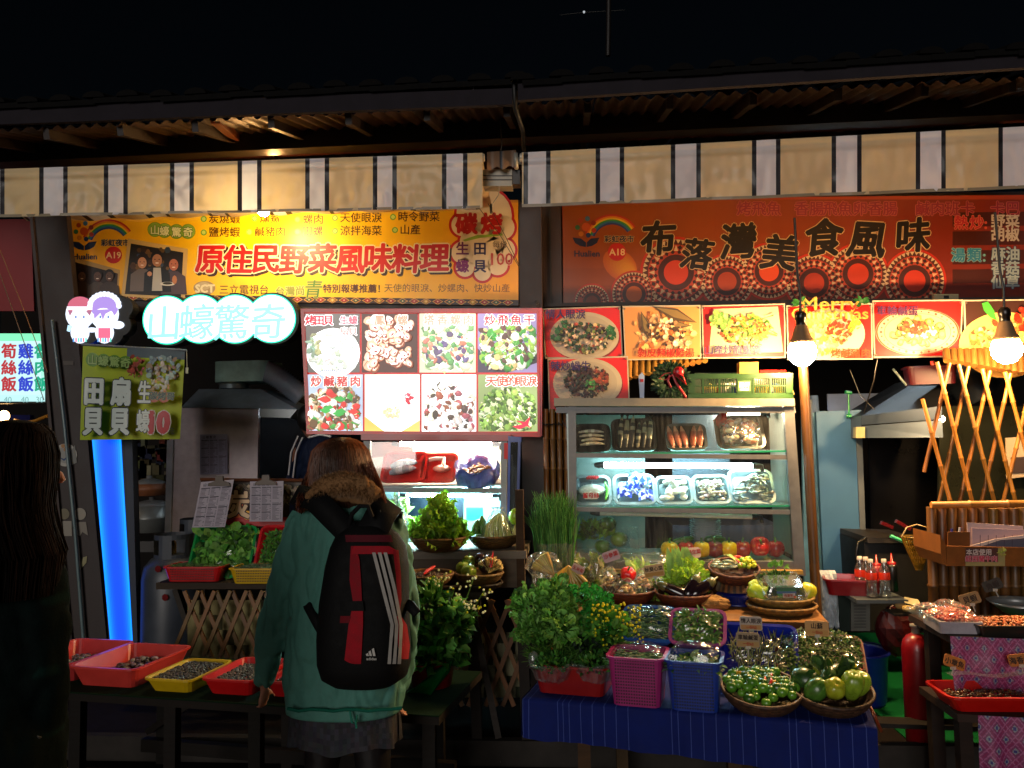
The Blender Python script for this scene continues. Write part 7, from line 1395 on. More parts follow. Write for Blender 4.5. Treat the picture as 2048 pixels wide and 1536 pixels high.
c = P(1630,846,6.0); t = thing('kitchen_lamp','small bright lamp glowing beside the pale door panel','lamp',c); m = MB(); m.lathe(c,[(0,.035),(.03,.03),(.04,-.04),(.0,-.045)],12,(1,1,1)); m.build('globe',emat('kitchen_lamp_light',38,(.85,.95,1.0)),t); m = MB(); m.lathe(c,[(.05,.03),(.035,.06),(.03,.20),(0,.2)],12,C('7a90a8')); m.build('shade',mSteel,t)
kl = thing('kitchen_tube_lamp','ceiling tube lamp of the right stall kitchen','lamp',V((1.9,5.9,2.75))); m = MB(); m.tube([V((1.6,5.9,2.72)),V((2.4,5.9,2.72))],.016,(1,1,1),10); m.build('tube',emat('kitchen_tube_light',28,(.72,.9,1.0)),kl); m = MB(); m.box((2.0,5.9,2.755),(.9,.06,.03),C('8a8a8a')); m.build('housing',mSteel,kl)
for i in range(9):
    m = MB(); m.grid(lambda u,v: V((.9+3.4*u,5.35+i*.33+.32*v,2.82+.012*math.sin(v*4*PI)+i*.0)),2,12,C('4a4238')); m.build('ceiling_sheet',mSteel,label='dark corrugated ceiling sheet of the right stall kitchen, strip over the cooking area',cat='ceiling sheet',group='corrugated ceiling sheets of the right stall')
hd = thing('range_hood','shiny steel extractor hood with a black sloping top on the right','hood',P(1800,875,5.0))
m = MB(); A_,B_,C_,D__ = P(1722,832,5.2),P(1884,812,4.9),P(1886,875,4.9),P(1722,876,5.2)
m.add([A_,B_,P(1884,838,4.9),P(1722,850,5.2)],[(0,1,2,3)],C('26384e')); m.add([P(1722,852,5.21),P(1884,840,4.91),C_,D__],[(0,1,2,3)],C('34465a')); m.add([C_,D__,D__+V((.1,.8,0)),C_+V((.1,.8,0))],[(0,1,2,3)],C('3a3a3a')); m.add([A_,D__,D__+V((.1,.8,0)),A_+V((.1,.8,0))],[(0,1,2,3)],C('5a6470')); m.build('rim',mInox,hd)
m = MB(); T1,T2 = P(1840,758,5.3),P(1900,745,5.2); m.add([A_,B_,T2,T1,A_+V((.1,.8,0)),B_+V((.1,.8,0)),T2+V((0,.4,0)),T1+V((0,.4,0))],[(0,1,2,3),(4,0,3,7),(1,5,6,2),(3,2,6,7)],C('1c1e22')); m.build('slope',mInox,hd)
m = MB(); m.ell(P(1884,838,4.93),(.018,.018,.02),(1,1,1)); m.build('hood_lamp',emat('hood_lamp_light',22,(1,.7,.35)),label='small warm lamp at the right end of the steel hood',cat='lamp')
m = MB(); pb(m,1712,854,1730,876,5.15,.05,C('a8a070')); m.build('switch_box',mPlastic,label='cream switch box at the left end of the steel hood',cat='switch')
m = MB(); ext(m,[(1738,876),(1880,876),(1880,1090),(1742,1090)],5.75,.02,C('1c1b1c')); ext(m,[(1880,812),(2300,812),(2300,1040),(1876,1040)],5.3,.02,C('3a3c2c')); m.build('splash_panel',mat('greasy_metal',None,.3,metal=.6,ns=3,na=.5,bump=.1),label='dark greasy metal panel behind the stove',cat='panel')
m = MB(); m.tube([P(1915+45*u,735+55*u,5.5) for u in [i/20 for i in range(21)]],[.15 if i % 2 else .135 for i in range(21)],C('4a5460'),16); m.build('duct',mInox,label='thick corrugated exhaust duct behind the bamboo lattice',cat='duct')
cr = thing('storage_box','dark red plastic box sitting high on the steel hood','box',P(1855,770,5.05)); m = MB(); m.xf = XF(V((XA(1860,P(1855,770,5.05).z,5.05),5.05,P(1855,770,5.05).z)),R(-12)); tray(m,.27,.2,.11,C('4a0c18'),taper=.92); m.build('shell',mPlastic,cr)
m = MB(); m.tube([P(1755,715,4.9),P(1748,760,4.9),P(1728,825,5.0)],.004,C('100f10'),5); m.tube([P(1700,740,5.2),P(1720,790,5.2),P(1750,820,5.1)],.003,C('3a3a38'),5); m.tube([P(1786,738,5.0),P(1812,770,5.0)],.008,C('5a6a68'),5); m.build('hanging_wire',mPlastic,label='dark wires drooping under the posters over the steel hood',cat='wire')
m = MB(); m.tube([P(1864,722,4.7),P(1866,730,4.7)],.012,C('a82010'),6); m.build('red_ribbon',mPlastic,label='tiny red ribbon end under the salted egg poster',cat='ribbon')
m = MB(); ext(m,[(2012,876),(2060,872),(2062,952),(2014,958)],5.2,.01,C('c0a888')); ext(m,[(2022,915),(2060,913),(2060,945),(2024,947)],5.19,.005,C('3a2a28')); m.build('wall_calendar',mPaper,label='small calendar picture on the wall at the right edge behind the lattice',cat='calendar')
# bamboo lattice and fence
lt = thing('bamboo_lattice','open diamond lattice of thin orange bamboo canes at the right','lattice',P(1950,1065,4.45)); BA = C('94601e')
for i,(x0,y0,x1,y1,Yk) in enumerate(((1874,724,1955,1046,0),(1917,729,2000,1046,0),(1964,738,2042,1046,0),(2010,744,2090,1046,0),(1845,798,1918,1068,0),(2056,752,2136,1046,0),
    (1899,726,1848,944,1),(1937,733,1861,1084,1),(1980,742,1911,1040,1),(2021,747,1955,1040,1),(2066,755,1998,1040,1),(2112,760,2044,1040,1))):
    m = MB(); cane(m,P(x0,y0,4.45+.026*Yk),P(x1,y1,4.45+.026*Yk),.0105,rc(BA,.2)); m.build('cane',mBamboo,lt)
fn = thing('bamboo_fence','low fence of upright brown bamboo stems behind the cardboard box','fence',P(1960,1250,4.2))
m = MB(); cane(m,P(1862,1010,4.17),P(2250,1004,4.17),.017,C('b07a34')); m.build('top_rail',mBamboo,fn)
for i in range(16):
    x = 1862+i*20.5; m = MB(); cane(m,P(x,1014+U(-3,3),4.22),P(x+8,1330,4.22),.024,rc(C('6e4820'),.35)); m.build('stem',mBamboo,fn)
# stove things, bottles
kc = thing('stove_counter','black stove counter with hanging hoses behind the bottles','counter',P(1800,1300,5.0)); m = MB(); ext(m,[(1728,1085),(1862,1085),(1862,1260),(1740,1260)],5.05,.5,C('0e0e10')); ext(m,[(1735,1075),(1850,1080),(1850,1086),(1735,1086)],5.0,.55,C('2a2622')); m.build('body',mSteel,kc)
m = MB(); m.tube([P(1733,1075,4.98),P(1716,1085,4.95),P(1712,1110,4.95),P(1714,1140,4.95)],.008,C('0a0a0a'),6); m.build('hose',mPlastic,kc)
m = MB(); m.bar(P(1762,1045,4.95),P(1785,1055,4.95),.03,.02,C('5a0c14')); m.bar(P(1792,1042,4.95),P(1820,1058,4.95),.03,.02,C('5a0c14')); m.build('red_pan_handle',mPlastic,label='two dark red pan handles on the stove',cat='pan handles')
m = MB(); p0,p1 = P(1781,1072,4.5),P(1815,1087,4.5); m.tube([p0.lerp(p1,i/8) for i in range(9)],[.011 if i % 2 else .009 for i in range(9)],C('4ac890'),8); m.build('kitchen_tool',mPlastic,label='mint green ridged handle sticking out of the wire basket',cat='handle')
wb = thing('wire_basket','yellow cone-shaped wire basket hanging on the bamboo fence','basket',P(1838,1140,4.38)); c_ = P(1838,1140,4.38); m = MB()
for k in range(7): m.lathe(c_,[(.016+.010*k,.0+k*.028),(.019+.010*k,.004+k*.028),(.016+.010*k,.008+k*.028)],20,C('8a6a14'))
for i in range(26): a_ = 2*PI*i/26; m.tube([c_+V((.014*math.cos(a_),.014*math.sin(a_),0)),c_+V((.08*math.cos(a_),.08*math.sin(a_),.175))],.003,C('7a5c14'),4)
m.tube([c_+V((-.08,0,.17)),c_+V((-.05,0,.22)),c_+V((0,0,.235)),c_+V((.05,0,.22)),c_+V((.08,0,.17))],.004,C('a08a5a'),6); m.build('wire_frame',mPlastic,wb)
zbt = P(1750,1192,4.45).z; m = MB(); q = [P(1708,1172,4.45),P(1790,1190,4.45)]; m.box((XA(1752,zbt,4.45),4.5,zbt - .012),(.26,.28,.018),C('5a6468')); m.build('bottle_tray',mInox,label='metal ledge carrying the red-labelled bottles',cat='ledge')
def bottle(label,px,Y,s=1.0,grp=None):
    c = V((XA(px,zbt,Y),Y,zbt)); t = thing('plastic_bottle',label,'bottle',c,grp); m = MB(); m.lathe(c,[(0,.002),(.026,.004),(.028,.02),(.0265,.03),(.028,.04),(.0265,.05),(.028,.06),(.0265,.07),(.027,.08),(.027,.13),(.024,.145),(.011,.172),(.011,.182)],20,(1,1,1)); m.build('body',mBottle,t)
    m = MB(); m.lathe(c,[(.0278,.092),(.0282,.094),(.0282,.128),(.0278,.13)],20,C('c8301c')); m.build('label_band',mPrint,t); m = MB(); m.lathe(c,[(.0128,.178),(.0132,.18),(.0132,.198),(.0,.199)],14,C('c8beb4')); m.build('cap',mPlastic,t)
    m = MB(); m.lathe(c,[(0,.006),(.025,.006),(.025,.085),(0,.086)],16,C('6a1a14') if px > 1760 else C('8a8a8a')); m.build('contents',mBottle,t); return t
bottle('clear bottle with a red band, front left of the bottle group',1744,4.42); bottle('clear bottle with a red band and reddish sauce, front right of the bottle group',1771,4.42); bottle('clear bottle with a red band at the left end, standing behind',1722,4.52); bottle('clear bottle half hidden behind the front left bottle',1734,4.50)
for i,(px,Y) in enumerate(((1756,4.53),(1786,4.58))):
    c = V((XA(px,zbt,Y),Y,zbt)); t = thing('sauce_bottle',('red squeeze bottle with a pointed nozzle between the clear bottles','black sauce pot with a red nozzle lid right of the bottles')[i],'sauce bottle',c); m = MB(); m.lathe(c,[(0,0),(.027,.002),(.027,.13),(.022,.145),(0,.147)],18,(C('8a1014'),C('141414'))[i]); m.build('body',mPlastic,t); m = MB(); m.lathe(c,[(.022,.146),(.022,.158),(.008,.162),(.003,.205),(0,.206)],14,C('a01018')); m.build('nozzle',mPlastic,t)
zrt = P(1708,1190,4.5).z; t_,xf = ptray('plastic_tray','dark red tray left of the bottles',V((XA(1706,zrt,4.46),4.46,zrt)),.27,.20,.085,C('8a1018'),0,R(-14))
for i,(x0,x1,col,lb) in enumerate(((1662,1700,'26302c','dark green patterned carton under the red tray'),(1702,1740,'6a6a64','grey carton with printed lines under the bottles'))):
    t = thing('carton',lb,'carton',P((x0+x1)/2,1262,4.62)); m = MB(); ext(m,[(x0,1168),(x1,1180),(x1,1262),(x0,1262)],4.60,.25,C(col)); m.build('body',mMatte,t)
    if i: pr = Print(plane_at(4.598),.0003); [pr.rect(x0+6,1205+k*6,x1 - 8,1207+k*6,C('3a3a38')) for k in range(9)]; pr.build('print',mPrint,t)
m = MB(); wrap(m,XF(P(1658,1200,4.62),0,R(85)),.09,.32,0,.05,.03); m.build('white_plastic_bag',mat('white_bag',(.55,.62,.68),.4,ns=8,na=.3,bump=.4,bs=20),label='crumpled whitish plastic bag beside the dark green carton',cat='plastic bag')
bk = thing('blue_bucket','large dark blue plastic bucket standing on the green carpet','bucket',V((XA(1736,.09,4.55),4.62,.087))); c_ = WL[bk.name]
m = MB(); m.lathe(c_,[(0,.0),(.11,.0),(.12,.02),(.135,.26),(.142,.265),(.15,.275),(.14,.285),(.128,.27),(.112,.02),(0,.015)],36,C('0f1f80')); m.build('shell',mPlastic,bk); m = MB(); m.tube([c_+V((-.14,0,.265))]+[c_+V((.14*math.cos(a),-.14*math.sin(a)*.3+.05,.27+.05*math.sin(a))) for a in [PI*(1 - i/12) for i in range(1,12)]]+[c_+V((.14,0,.265))],.004,C('1a1f50'),6); m.build('handle',mPlastic,bk)
fe = thing('fire_extinguisher','dark red fire extinguisher standing beside the patterned cloth table','fire extinguisher',V((XA(1842,.09,4.05),4.05,.02))); c_ = WL[fe.name]
m = MB(); m.lathe(c_,[(0,.0),(.055,.0),(.066,.012),(.066,.50),(.060,.535),(.042,.56),(.02,.572),(0,.573)],28,C('8a0a14')); m.build('tank',mPlastic,fe); m = MB(); m.lathe(c_,[(.018,.57),(.018,.60),(.024,.602),(.024,.615),(0,.616)],14,C('8a8478')); m.tube([c_+V((0,0,.61)),c_+V((.0,-.03,.63)),c_+V((.01,-.07,.635))],.008,C('15130f'),6); m.tube([c_+V((0,0,.61)),c_+V((.01,-.05,.605))],.007,C('15130f'),6); m.build('valve',mSteel,fe)
m = MB(); m.tube([c_+V((.02,0,.60)),c_+V((.07,-.02,.56)),c_+V((.09,-.02,.42)),c_+V((.085,-.02,.15))],.010,C('0c0b0b'),8); m.build('hose',mPlastic,fe); m = MB(); m.tube([c_+V((-.02+.022*math.cos(a),-.03,.645+.014*math.sin(a))) for a in [i*PI/6 for i in range(13)]],.0016,C('8a8478'),4); m.build('pull_ring',mAlu,fe)
# dish of scallop shells on the stool
m = MB(); c_ = P(1818,1225,4.35); m.box(c_+V((0,.05,-.01)),(.16,.14,.01),C('1a1a1a')); m.build('small_black_tray',mPlastic,label='small black ledge carrying paper and shells beside the fence',cat='tray')
m = MB(); m.ell(c_+V((.0,0,.02)),(.035,.03,.018),C('b09858')); m.ell(c_+V((-.03,.03,.03)),(.03,.02,.02),C('a88850')); m.add([c_+V((-.02,.0,.05)),c_+V((.06,-.03,.03)),c_+V((.06,.03,.06)),c_+V((.0,.05,.07))],[(0,1,2,3)],C('a8a078')); m.build('shells_and_paper',mPaper,label='cream shells and folded paper on the small black ledge',cat='shells')
m = MB(); c_ = P(1790,1262,4.6); m.ell(c_,(.10,.06,.13),C('4a0c10'),nu=14,nv=9,fn=lambda d,t_,a: 1+U(-.1,.1),sm=False); m.build('dark_red_bag',mat('red_bag',None,.4,ns=9,na=.4,bump=.4),label='dark red plastic bag in the shade behind the blue bucket',cat='bag')
# carton with papers
cb2 = thing('cardboard_box','open cardboard box full of papers on the bamboo fence, with a printed sign','box',P(1975,1132,3.95)); CB = C('7a4a20')
m = MB(); ext(m,[(1893,1092),(2200,1098),(2200,1134),(1894,1132)],3.88,.01,CB); ext(m,[(1880,1070),(1893,1092),(1894,1132),(1882,1108)],3.885,.30,CB); ext(m,[(1896,1064),(1940,1064),(1940,1096),(1896,1096)],3.95,.008,C('6a4220')); ext(m,[(1894,1128),(2200,1130),(2200,1134),(1894,1132)],3.90,.25,CB); m.build('carton',mMatte,cb2)
pr = Print(plane_at(3.8785),.0003); pr.rect(1931,1096,2010,1132,C('8a8050')); pr.rect(1931,1096,1996,1124,C('4a2a24')); pr.text('本店使用',1957,1104,13,C('c8b8b0'),.02,l=4); pr.text('紐西蘭牛肉',1962,1117,13,C('b03a50'),.02,C('c8a0a0'),.04,l=4); dish(pr,2002,1103,8,8,[C('8a9a38'),C('a8a850')],10,4); pr.build('printed_sign',mPrint,cb2)
for i,(q,Y,col) in enumerate((([(1934,1045),(2046,1052),(2050,1096),(1936,1094)],3.98,'b8a0a0'),([(1944,1056),(2060,1060),(2060,1098),(1944,1096)],3.96,'a89098'),([(1940,1092),(1990,1078),(2080,1066),(2080,1100),(1942,1098)],3.92,'c0aca8'),([(1955,1095),(2000,1080),(2080,1074),(2080,1102),(1960,1100)],3.90,'4a4a5a'))):
    m = MB(); ext(m,q,Y,.004,C(col)); 
    if i in (1,3): [ext(m,[(1960+k*16,1078 - k*(1.5 if i == 3 else 0)+(6 if i == 3 else -8)),(1961+k*16,1078 - k*(1.5 if i == 3 else 0)+(6 if i == 3 else -8)),(1961+k*16,1094),(1960+k*16,1094)],Y - .001,.0005,C('3a2a40')) for k in range(5)]
    m.build('paper_sheet',mPaper,label=('rearmost pinkish paper sheet in the cardboard box','ruled order form in the cardboard box','curled pale sheet at the front of the cardboard box','dark folded printed sheet in the cardboard box')[i],cat='paper')
m = MB(); m.tube([P(1905,1075,3.97),P(1903,1058,3.97)],.006,C('1a2a8a'),6); m.tube([P(1917,1075,3.97),P(1920,1055,3.97)],.006,C('a8a8b0'),6); m.build('pen',mPlastic,label='blue and white pens standing in the cardboard box',cat='pens')
# patterned cloth table, shrimps
zq = .70; Q1,Q2 = G(1900,1272,zq),G(2250,1285,zq)
mm_ = MB(); mm_.prism([Q1+V((0,0,-.03)),Q2+V((0,0,-.03)),Q2+V((0,.42,-.03)),Q1+V((0,.42,-.03))],(0,0,.03),C('3a2a24')); st_ = thing('stepped_stand','stepped stand under the shrimp boxes at the right edge','table',V(((Q1.x+Q2.x)/2,Q1.y,0))); mm_.build('upper_board',mWood,st_)
zq2 = .46; W1,W2 = G(1915,1428,zq2),G(2250,1445,zq2); mm_ = MB(); mm_.prism([W1+V((0,0,-.03)),W2+V((0,0,-.03)),W2+V((0,.35,-.03)),W1+V((0,.35,-.03))],(0,0,.03),C('3a2a24')); mm_.build('lower_board',mWood,st_)
for p in (W1+V((.04,.05,0)),W1+V((.04,.3,0)),Q1+V((.05,.3,0)),W2+V((-.1,.3,0))): m = MB(); m.bar(p+V((0,0,-.03)),V((p.x,p.y,0)),.05,.05,C('2a1f1a')); m.build('leg',mWood,st_)
def patcloth(label,a,b,drop,sd_,nx=150,off=0):
    m = MB(); a,b = V(a),V(b); L = (b - a).length
    def col(u,v):
        x = u*L/.062; y = (v*drop)/.085; fx,fy = (x+y) % 1 - .5,(x - y) % 1 - .5
        if abs(fx) < .17 and abs(fy) < .17: return C('8a8a98') if abs(fx)+abs(fy) > .13 else C('3a3a7a')
        if abs(abs(fx) - .34) < .04 or abs(abs(fy) - .34) < .04: return C('a85a88')
        return C('8a2a5e') if (abs(fx) > .42 or abs(fy) > .42) else C('7a3462')
    m.grid(lambda u,v: a+(b - a)*u+V((0,-.012 - .014*math.sin(u*30+sd_)*v - .02*v*noise.noise(V((u*6,v*3,sd_))),-drop*v)),nx,int(nx*drop/L),col); m.build('patterned_cloth',mat('patterned_cloth_print',None,.55,ns=6,na=.2,bump=.2,bs=20),label=label,cat='cloth')
patcloth('pink cloth printed with small white diamonds, hanging from the upper board',Q1+V((-.005,0,.002)),Q2+V((0,0,.002)),.26,1); patcloth('pink cloth printed with white diamonds, hanging below the lower red tray',W1+V((.07,0,.0)),W2,.22,5)
fb = thing('foam_box','white foam box heaped with pink peeled shrimps in a clear bag','box',G(1908,1268,zq)+V((.02,.02,.001))); m = MB(); m.xf = XF(G(1930,1270,zq)+V((0,.12,.001)),R(-4)); tray(m,.17,.22,.05,C('a8a0a8'),taper=.97,rim=.003,th=.01,r=.01); m.build('shell',mMatte,fb); c_ = G(1930,1270,zq)+V((0,.12,.05))
m = MB(); scatter(m,XF(c_),.075,.10,320,.011,[C('c84a38'),C('d86a50'),C('b83428'),C('e08a70')],0,.03,.55,6,4); tag(m.build('pink_shrimps',mFood,label='heap of small pink peeled shrimps in the foam box',cat='shrimps'),kind='stuff')
m = MB(); wrap(m,XF(c_+V((-.03,.0,.02))),.24,.26,0,.02,.03); m.build('clear_bag',mBag,label='clear bag spread over the pink shrimps',cat='plastic bag')
fb = thing('black_tray','dark tray of tiny orange dried shrimps right of the foam box','tray',G(2020,1274,zq)); m = MB(); m.xf = XF(G(2070,1276,zq)+V((0,.11,.001))); tray(m,.42,.20,.045,C('1c1a16'),taper=.95,rim=.004,r=.01); m.build('shell',mPlastic,fb); c_ = G(2070,1276,zq)+V((0,.11,.035))
m = MB(); scatter(m,XF(c_),.19,.09,700,.008,[C('a8582c'),C('b86a38'),C('8a4420'),C('c87a4a')],0,.02,.55,6,4); tag(m.build('dried_shrimps',mFood,label='heap of tiny orange brown dried shrimps in the dark tray',cat='shrimps'),kind='stuff')
m = MB(); c_ = P(2040,1225,3.95); m.xf = XF(c_); m.lathe((0,0,0),[(0,0),(.07,.0),(.13,.05),(.135,.052),(.07,.006),(0,.006)],26,C('8f9090')); m.build('metal_bowl',mInox,label='metal bowl at the right edge above the dried shrimps',cat='bowl')
t_,xf = ptray('plastic_tray','bright red tray of small shells in water on the lower board at the right edge',G(2000,1428,zq2)+V((.02,.0,.002)),.40,.22,.06,C('b81008'),0,R(1),False,.84); m = MB(); scatter(m,xf,.15,.08,200,.010,[C('5a3818'),C('7a5024'),C('3a2410')],.03,.008,.5,6,4); tag(m.build('small_shells',mShell,label='small brown shells in the bright red tray at the right edge',cat='shells'),kind='stuff')
m = MB(); m.grid(lambda u,v: G(1915,1360,.62)+V((.32*u,.05+.05*v,.0+.006*math.sin(u*9))),12,3,C('8a7a78')); m.build('plastic_sheet',mBottle,label='clear plastic lid behind the bright red tray',cat='lid')
TG = C('b06a2c')
tagboard('price_tag','orange card with black characters tilted over the pink shrimps',1913,1226,52,22,3.72,[('天使蝦',0,15,None)],TG,R(22),False)
tagboard('price_tag','beige card with two characters tilted the other way above the dried shrimps',1940,1198,40,22,3.80,[('貝蝦',0,14,None)],C('8a7048'),R(-16),True)
tagboard('price_tag','dim grey card at the back, highest above the metal bowl',1985,1170,38,20,3.90,[('魚蝦',0,13,None)],C('3a342c'),R(-20),True)
tagboard('price_tag','orange card with black characters over the bright red tray',1909,1325,42,22,3.45,[('小章魚',0,13,None)],C('b8702c'),R(20),True)
tagboard('price_tag','orange card cut by the right picture edge, over the pink cloth',2040,1320,44,22,3.45,[('海香螺',0,14,None)],TG,R(-6),True)
m = MB(); ext(m,[(1760,1447),(2300,1465),(2300,1475),(1760,1456)],3.92,.1,C('2a2622')); m.build('wooden_sill',mWood,label='dark wooden sill below the fire extinguisher',cat='sill')
# ================================================================== PEOPLE
def remesh(m,name,voxel,mt,parent,smooth=6,wrinkle=None,col=None,label=None):
    me = m.mesh(name,WL[parent.name]); o = bpy.data.objects.new('tmp',me); coll.objects.link(o)
    r = o.modifiers.new('r','REMESH'); r.mode = 'VOXEL'; r.voxel_size = voxel; s = o.modifiers.new('s','SMOOTH'); s.iterations = smooth; s.factor = .5
    me2 = bpy.data.meshes.new_from_object(o.evaluated_get(bpy.context.evaluated_depsgraph_get())); bpy.data.objects.remove(o); me2.name = name
    if wrinkle:
        amp,fr = wrinkle; zlo = min(v.co.z for v in me2.vertices); ns = [v.normal.copy() for v in me2.vertices]
        for v,n in zip(me2.vertices,ns):
            p = v.co; a = noise.noise(V((p.x*fr,p.y*fr,p.z*fr*.45))); b = abs(noise.noise(V((p.x*fr*1.7+9,p.y*fr,p.z*fr*.8+4))))
            k_ = min(1,(p.z - zlo)/.06); v.co = p+n*k_*(amp*a - amp*1.3*(1 - b*3 if b < .33 else 0))
    for q in list(me2.color_attributes): me2.color_attributes.remove(q)
    at = me2.color_attributes.new('Col','FLOAT_COLOR','POINT'); org = WL[parent.name]; buf = []
    for v in me2.vertices: c = col(v.co+org) if callable(col) else col; buf.extend((c[0],c[1],c[2],1))
    at.data.foreach_set('color',buf); me2.polygons.foreach_set('use_smooth',[True]*len(me2.polygons)); me2.materials.clear(); me2.materials.append(mt); me2.update()
    o = obj_of(me2,name,parent); return tag(o,label)
def capsule(m,a,ra,b,rb,n=12,k=5,flat=1):
    a,b = V(a),V(b); d = (b - a); L = d.length; pts = []; rs = []
    for i in range(4): t_ = i/4*PI/2; pts.append(a - d.normalized()*ra*math.cos(t_)); rs.append(max(.001,ra*math.sin(t_)))
    for i in range(k+1): pts.append(a+d*i/k); rs.append(ra+(rb - ra)*i/k)
    for i in range(1,5): t_ = i/4*PI/2; pts.append(b+d.normalized()*rb*math.sin(t_)); rs.append(max(.001,rb*math.cos(t_)))
    m.tube(pts,rs,(1,1,1),n,True,flat)
def hand(m,wr,d,side,s=1.0,curl=.5,nrm=None):
    """wrist, direction of the fingers, thumb side; palm plus five bent fingers"""
    wr,d,side = V(wr),V(d).normalized(),V(side).normalized(); n_ = d.cross(side).normalized() if nrm is None else V(nrm)
    capsule(m,wr,.024*s,wr+d*.02*s,.026*s)
    for k in range(4): capsule(m,wr+d*.02*s+side*(.012 - .008*k)*s,.014*s,wr+d*.085*s+side*(.030 - .020*k)*s,.0125*s,8,3)
    for k,L in enumerate((.068,.076,.070,.056)):
        p = wr+d*.088*s+side*(.030 - .020*k)*s; dd = d
        for j in range(3):
            l = L*(.45,.32,.26)[j]*s; dd = (Matrix.Rotation(curl*(.5+.4*j),3,side) @ dd); q = p+dd*l; capsule(m,p,(.0095 - .001*j)*s,q,(.0088 - .001*j)*s,8,2); p = q
    p = wr+d*.03*s+side*.024*s; dd = (d*.6+side*.8).normalized()
    for j in range(3): q = p+dd*(.036,.03,.024)[j]*s; capsule(m,p,(.013 - .0015*j)*s,q,(.0115 - .0015*j)*s,8,2); p = q; dd = (dd+d*.35 - side*.1+n_*.15).normalized()
def head(m,c,s,look,up=(0,0,1)):
    """skull, jaw, nose, ears; look = facing direction"""
    c = V(c); f = V(look).normalized(); u_ = (V(up) - f*V(up).dot(f)).normalized(); r_ = f.cross(u_)
    rot = Matrix((r_,f,u_)).transposed(); m.ell(c,(.075*s,.095*s,.10*s),(1,1,1),rot=rot,nu=16,nv=12); m.ell(c+f*.025*s - u_*.055*s,(.055*s,.062*s,.062*s),(1,1,1),rot=rot,nu=14,nv=10)
    capsule(m,c+f*.085*s+u_*.01*s,.009*s,c+f*.108*s - u_*.025*s,.013*s,8,2)
    for sg in (1,-1): m.ell(c+r_*sg*.077*s - u_*.01*s,(.008*s,.018*s,.028*s),(1,1,1),rot=rot,nu=8,nv=6); m.ell(c+f*.085*s+r_*sg*.03*s+u_*.022*s,(.02*s,.01*s,.008*s),(1,1,1),rot=rot,nu=8,nv=6)
    m.ell(c+f*.086*s - u_*.052*s,(.024*s,.010*s,.008*s),(1,1,1),rot=rot,nu=10,nv=6); return f,u_,r_
def eyes(c,s,f,u_,r_,parent):
    m = MB()
    for sg in (1,-1): q = V(c)+f*.081*s+r_*sg*.03*s+u_*.004*s; m.ell(q,(.012*s,)*3,C('c8c0b8'),nu=10,nv=8); m.ell(q+f*.007*s,(.0065*s,)*3,C('120a08'),nu=8,nv=6)
    m.build('eyes',mVeg,parent); m = MB(); q = V(c)+f*.092*s - u_*.055*s; m.tube([q - r_*.02*s,q+f*.006*s,q+r_*.02*s],[.002,.006*s,.002],C('8a3a38'),8); m.build('mouth',mSkin,parent)
YW_ = 2.92
pw = thing('person','person in a long green coat with a black and red backpack, seen from behind','person',V((P(690,1200,YW_).x,YW_,0)))
q_ = lambda px,py,dy=0: P(px,py,YW_+dy)
SK = C('b07860')
# body: one continuous figure (head, neck, trunk, arms, legs)
m = MB(); hc_ = q_(684,935,.09); fdir = V((.03,.82,-.5)); f_,u_,r_ = head(m,hc_,1.0,fdir)
capsule(m,hc_+V((0,-.0,-.06)),.05,q_(690,1030),.062); capsule(m,q_(690,1075),.10,q_(694,1370),.11,16); capsule(m,q_(640,1060),.045,q_(742,1060),.045)
ZF = lambda px: V((P(px,1400,YW_).x,YW_,0))
for px,kx,sg in ((648,642,-1),(742,748,1)):
    hip = q_(px+5*-sg,1395); kn = q_(kx,1560,-.01); an = V((q_(kx,1690).x,YW_+.02,.10)); capsule(m,hip,.088,kn,.058,14); capsule(m,kn,.058,an,.036,14); capsule(m,an,.034,an+V((0,.14,-.07)),.03)
for pts,rs in (([(608,1060,0),(562,1205,.03),(529,1358,.02)],(.052,.042,.028)),([(778,1050,0),(812,1210,.04),(800,1360,.10)],(.052,.042,.028))):
    a,b,c = [q_(*p) for p in pts]; capsule(m,a,rs[0],b,rs[1]); capsule(m,b,rs[1],c,rs[2])
hand(m,q_(528,1372,.02),(-.05,.12,-1),(.5,.9,.1),.62,.55); hand(m,q_(797,1372,.10),(-.1,.25,-1),(.3,-.9,0),.85,.55)
zleg = q_(690,1440).z
remesh(m,'body',.008,mSkin,pw,4,None,lambda p: C('08080c') if p.z < zleg - .03 else SK); eyes(hc_,1.0,f_,u_,r_,pw)
# coat
m = MB()
rings = [(985,688,46,.07,.02),(1005,690,62,.09,.01),(1022,692,92,.105,0),(1050,692,112,.12,0),(1100,694,118,.13,0),(1180,694,118,.135,0),(1270,696,122,.14,0),(1350,692,125,.145,0),(1400,690,120,.145,0),(1420,689,116,.14,0)]
n = 28; vs = []
for py,cx,hw,dp,dy in rings:
    c = q_(cx,py,dy); h = hw*mpp(c)
    for j in range(n): a = 2*PI*j/n; e = .85; ca,sa = math.cos(a),math.sin(a); vs.append(c+V((h*math.copysign(abs(ca) ** e,ca),dp*math.copysign(abs(sa) ** e,sa),0)))
k = len(rings); m.add(vs,[(i*n+j,(i+1)*n+j,(i+1)*n+(j+1) % n,i*n+(j+1) % n) for i in range(k - 1) for j in range(n)]+[tuple(range(n)),tuple(range((k - 1)*n+n - 1,(k - 1)*n - 1,-1))],(1,1,1))
for pts,rs in (([(610,1052,0),(586,1130,.0),(560,1215,.02),(538,1300,.02),(528,1352,.02)],(.078,.078,.070,.060,.047)),([(770,1052,0),(792,1130,.0),(806,1215,.03),(806,1300,.06),(798,1362,.09)],(.078,.074,.066,.058,.048))):
    ps = [q_(*p) for p in pts]
    for a,b,ra,rb in zip(ps,ps[1:],rs,rs[1:]): capsule(m,a,ra,b,rb,14,3)
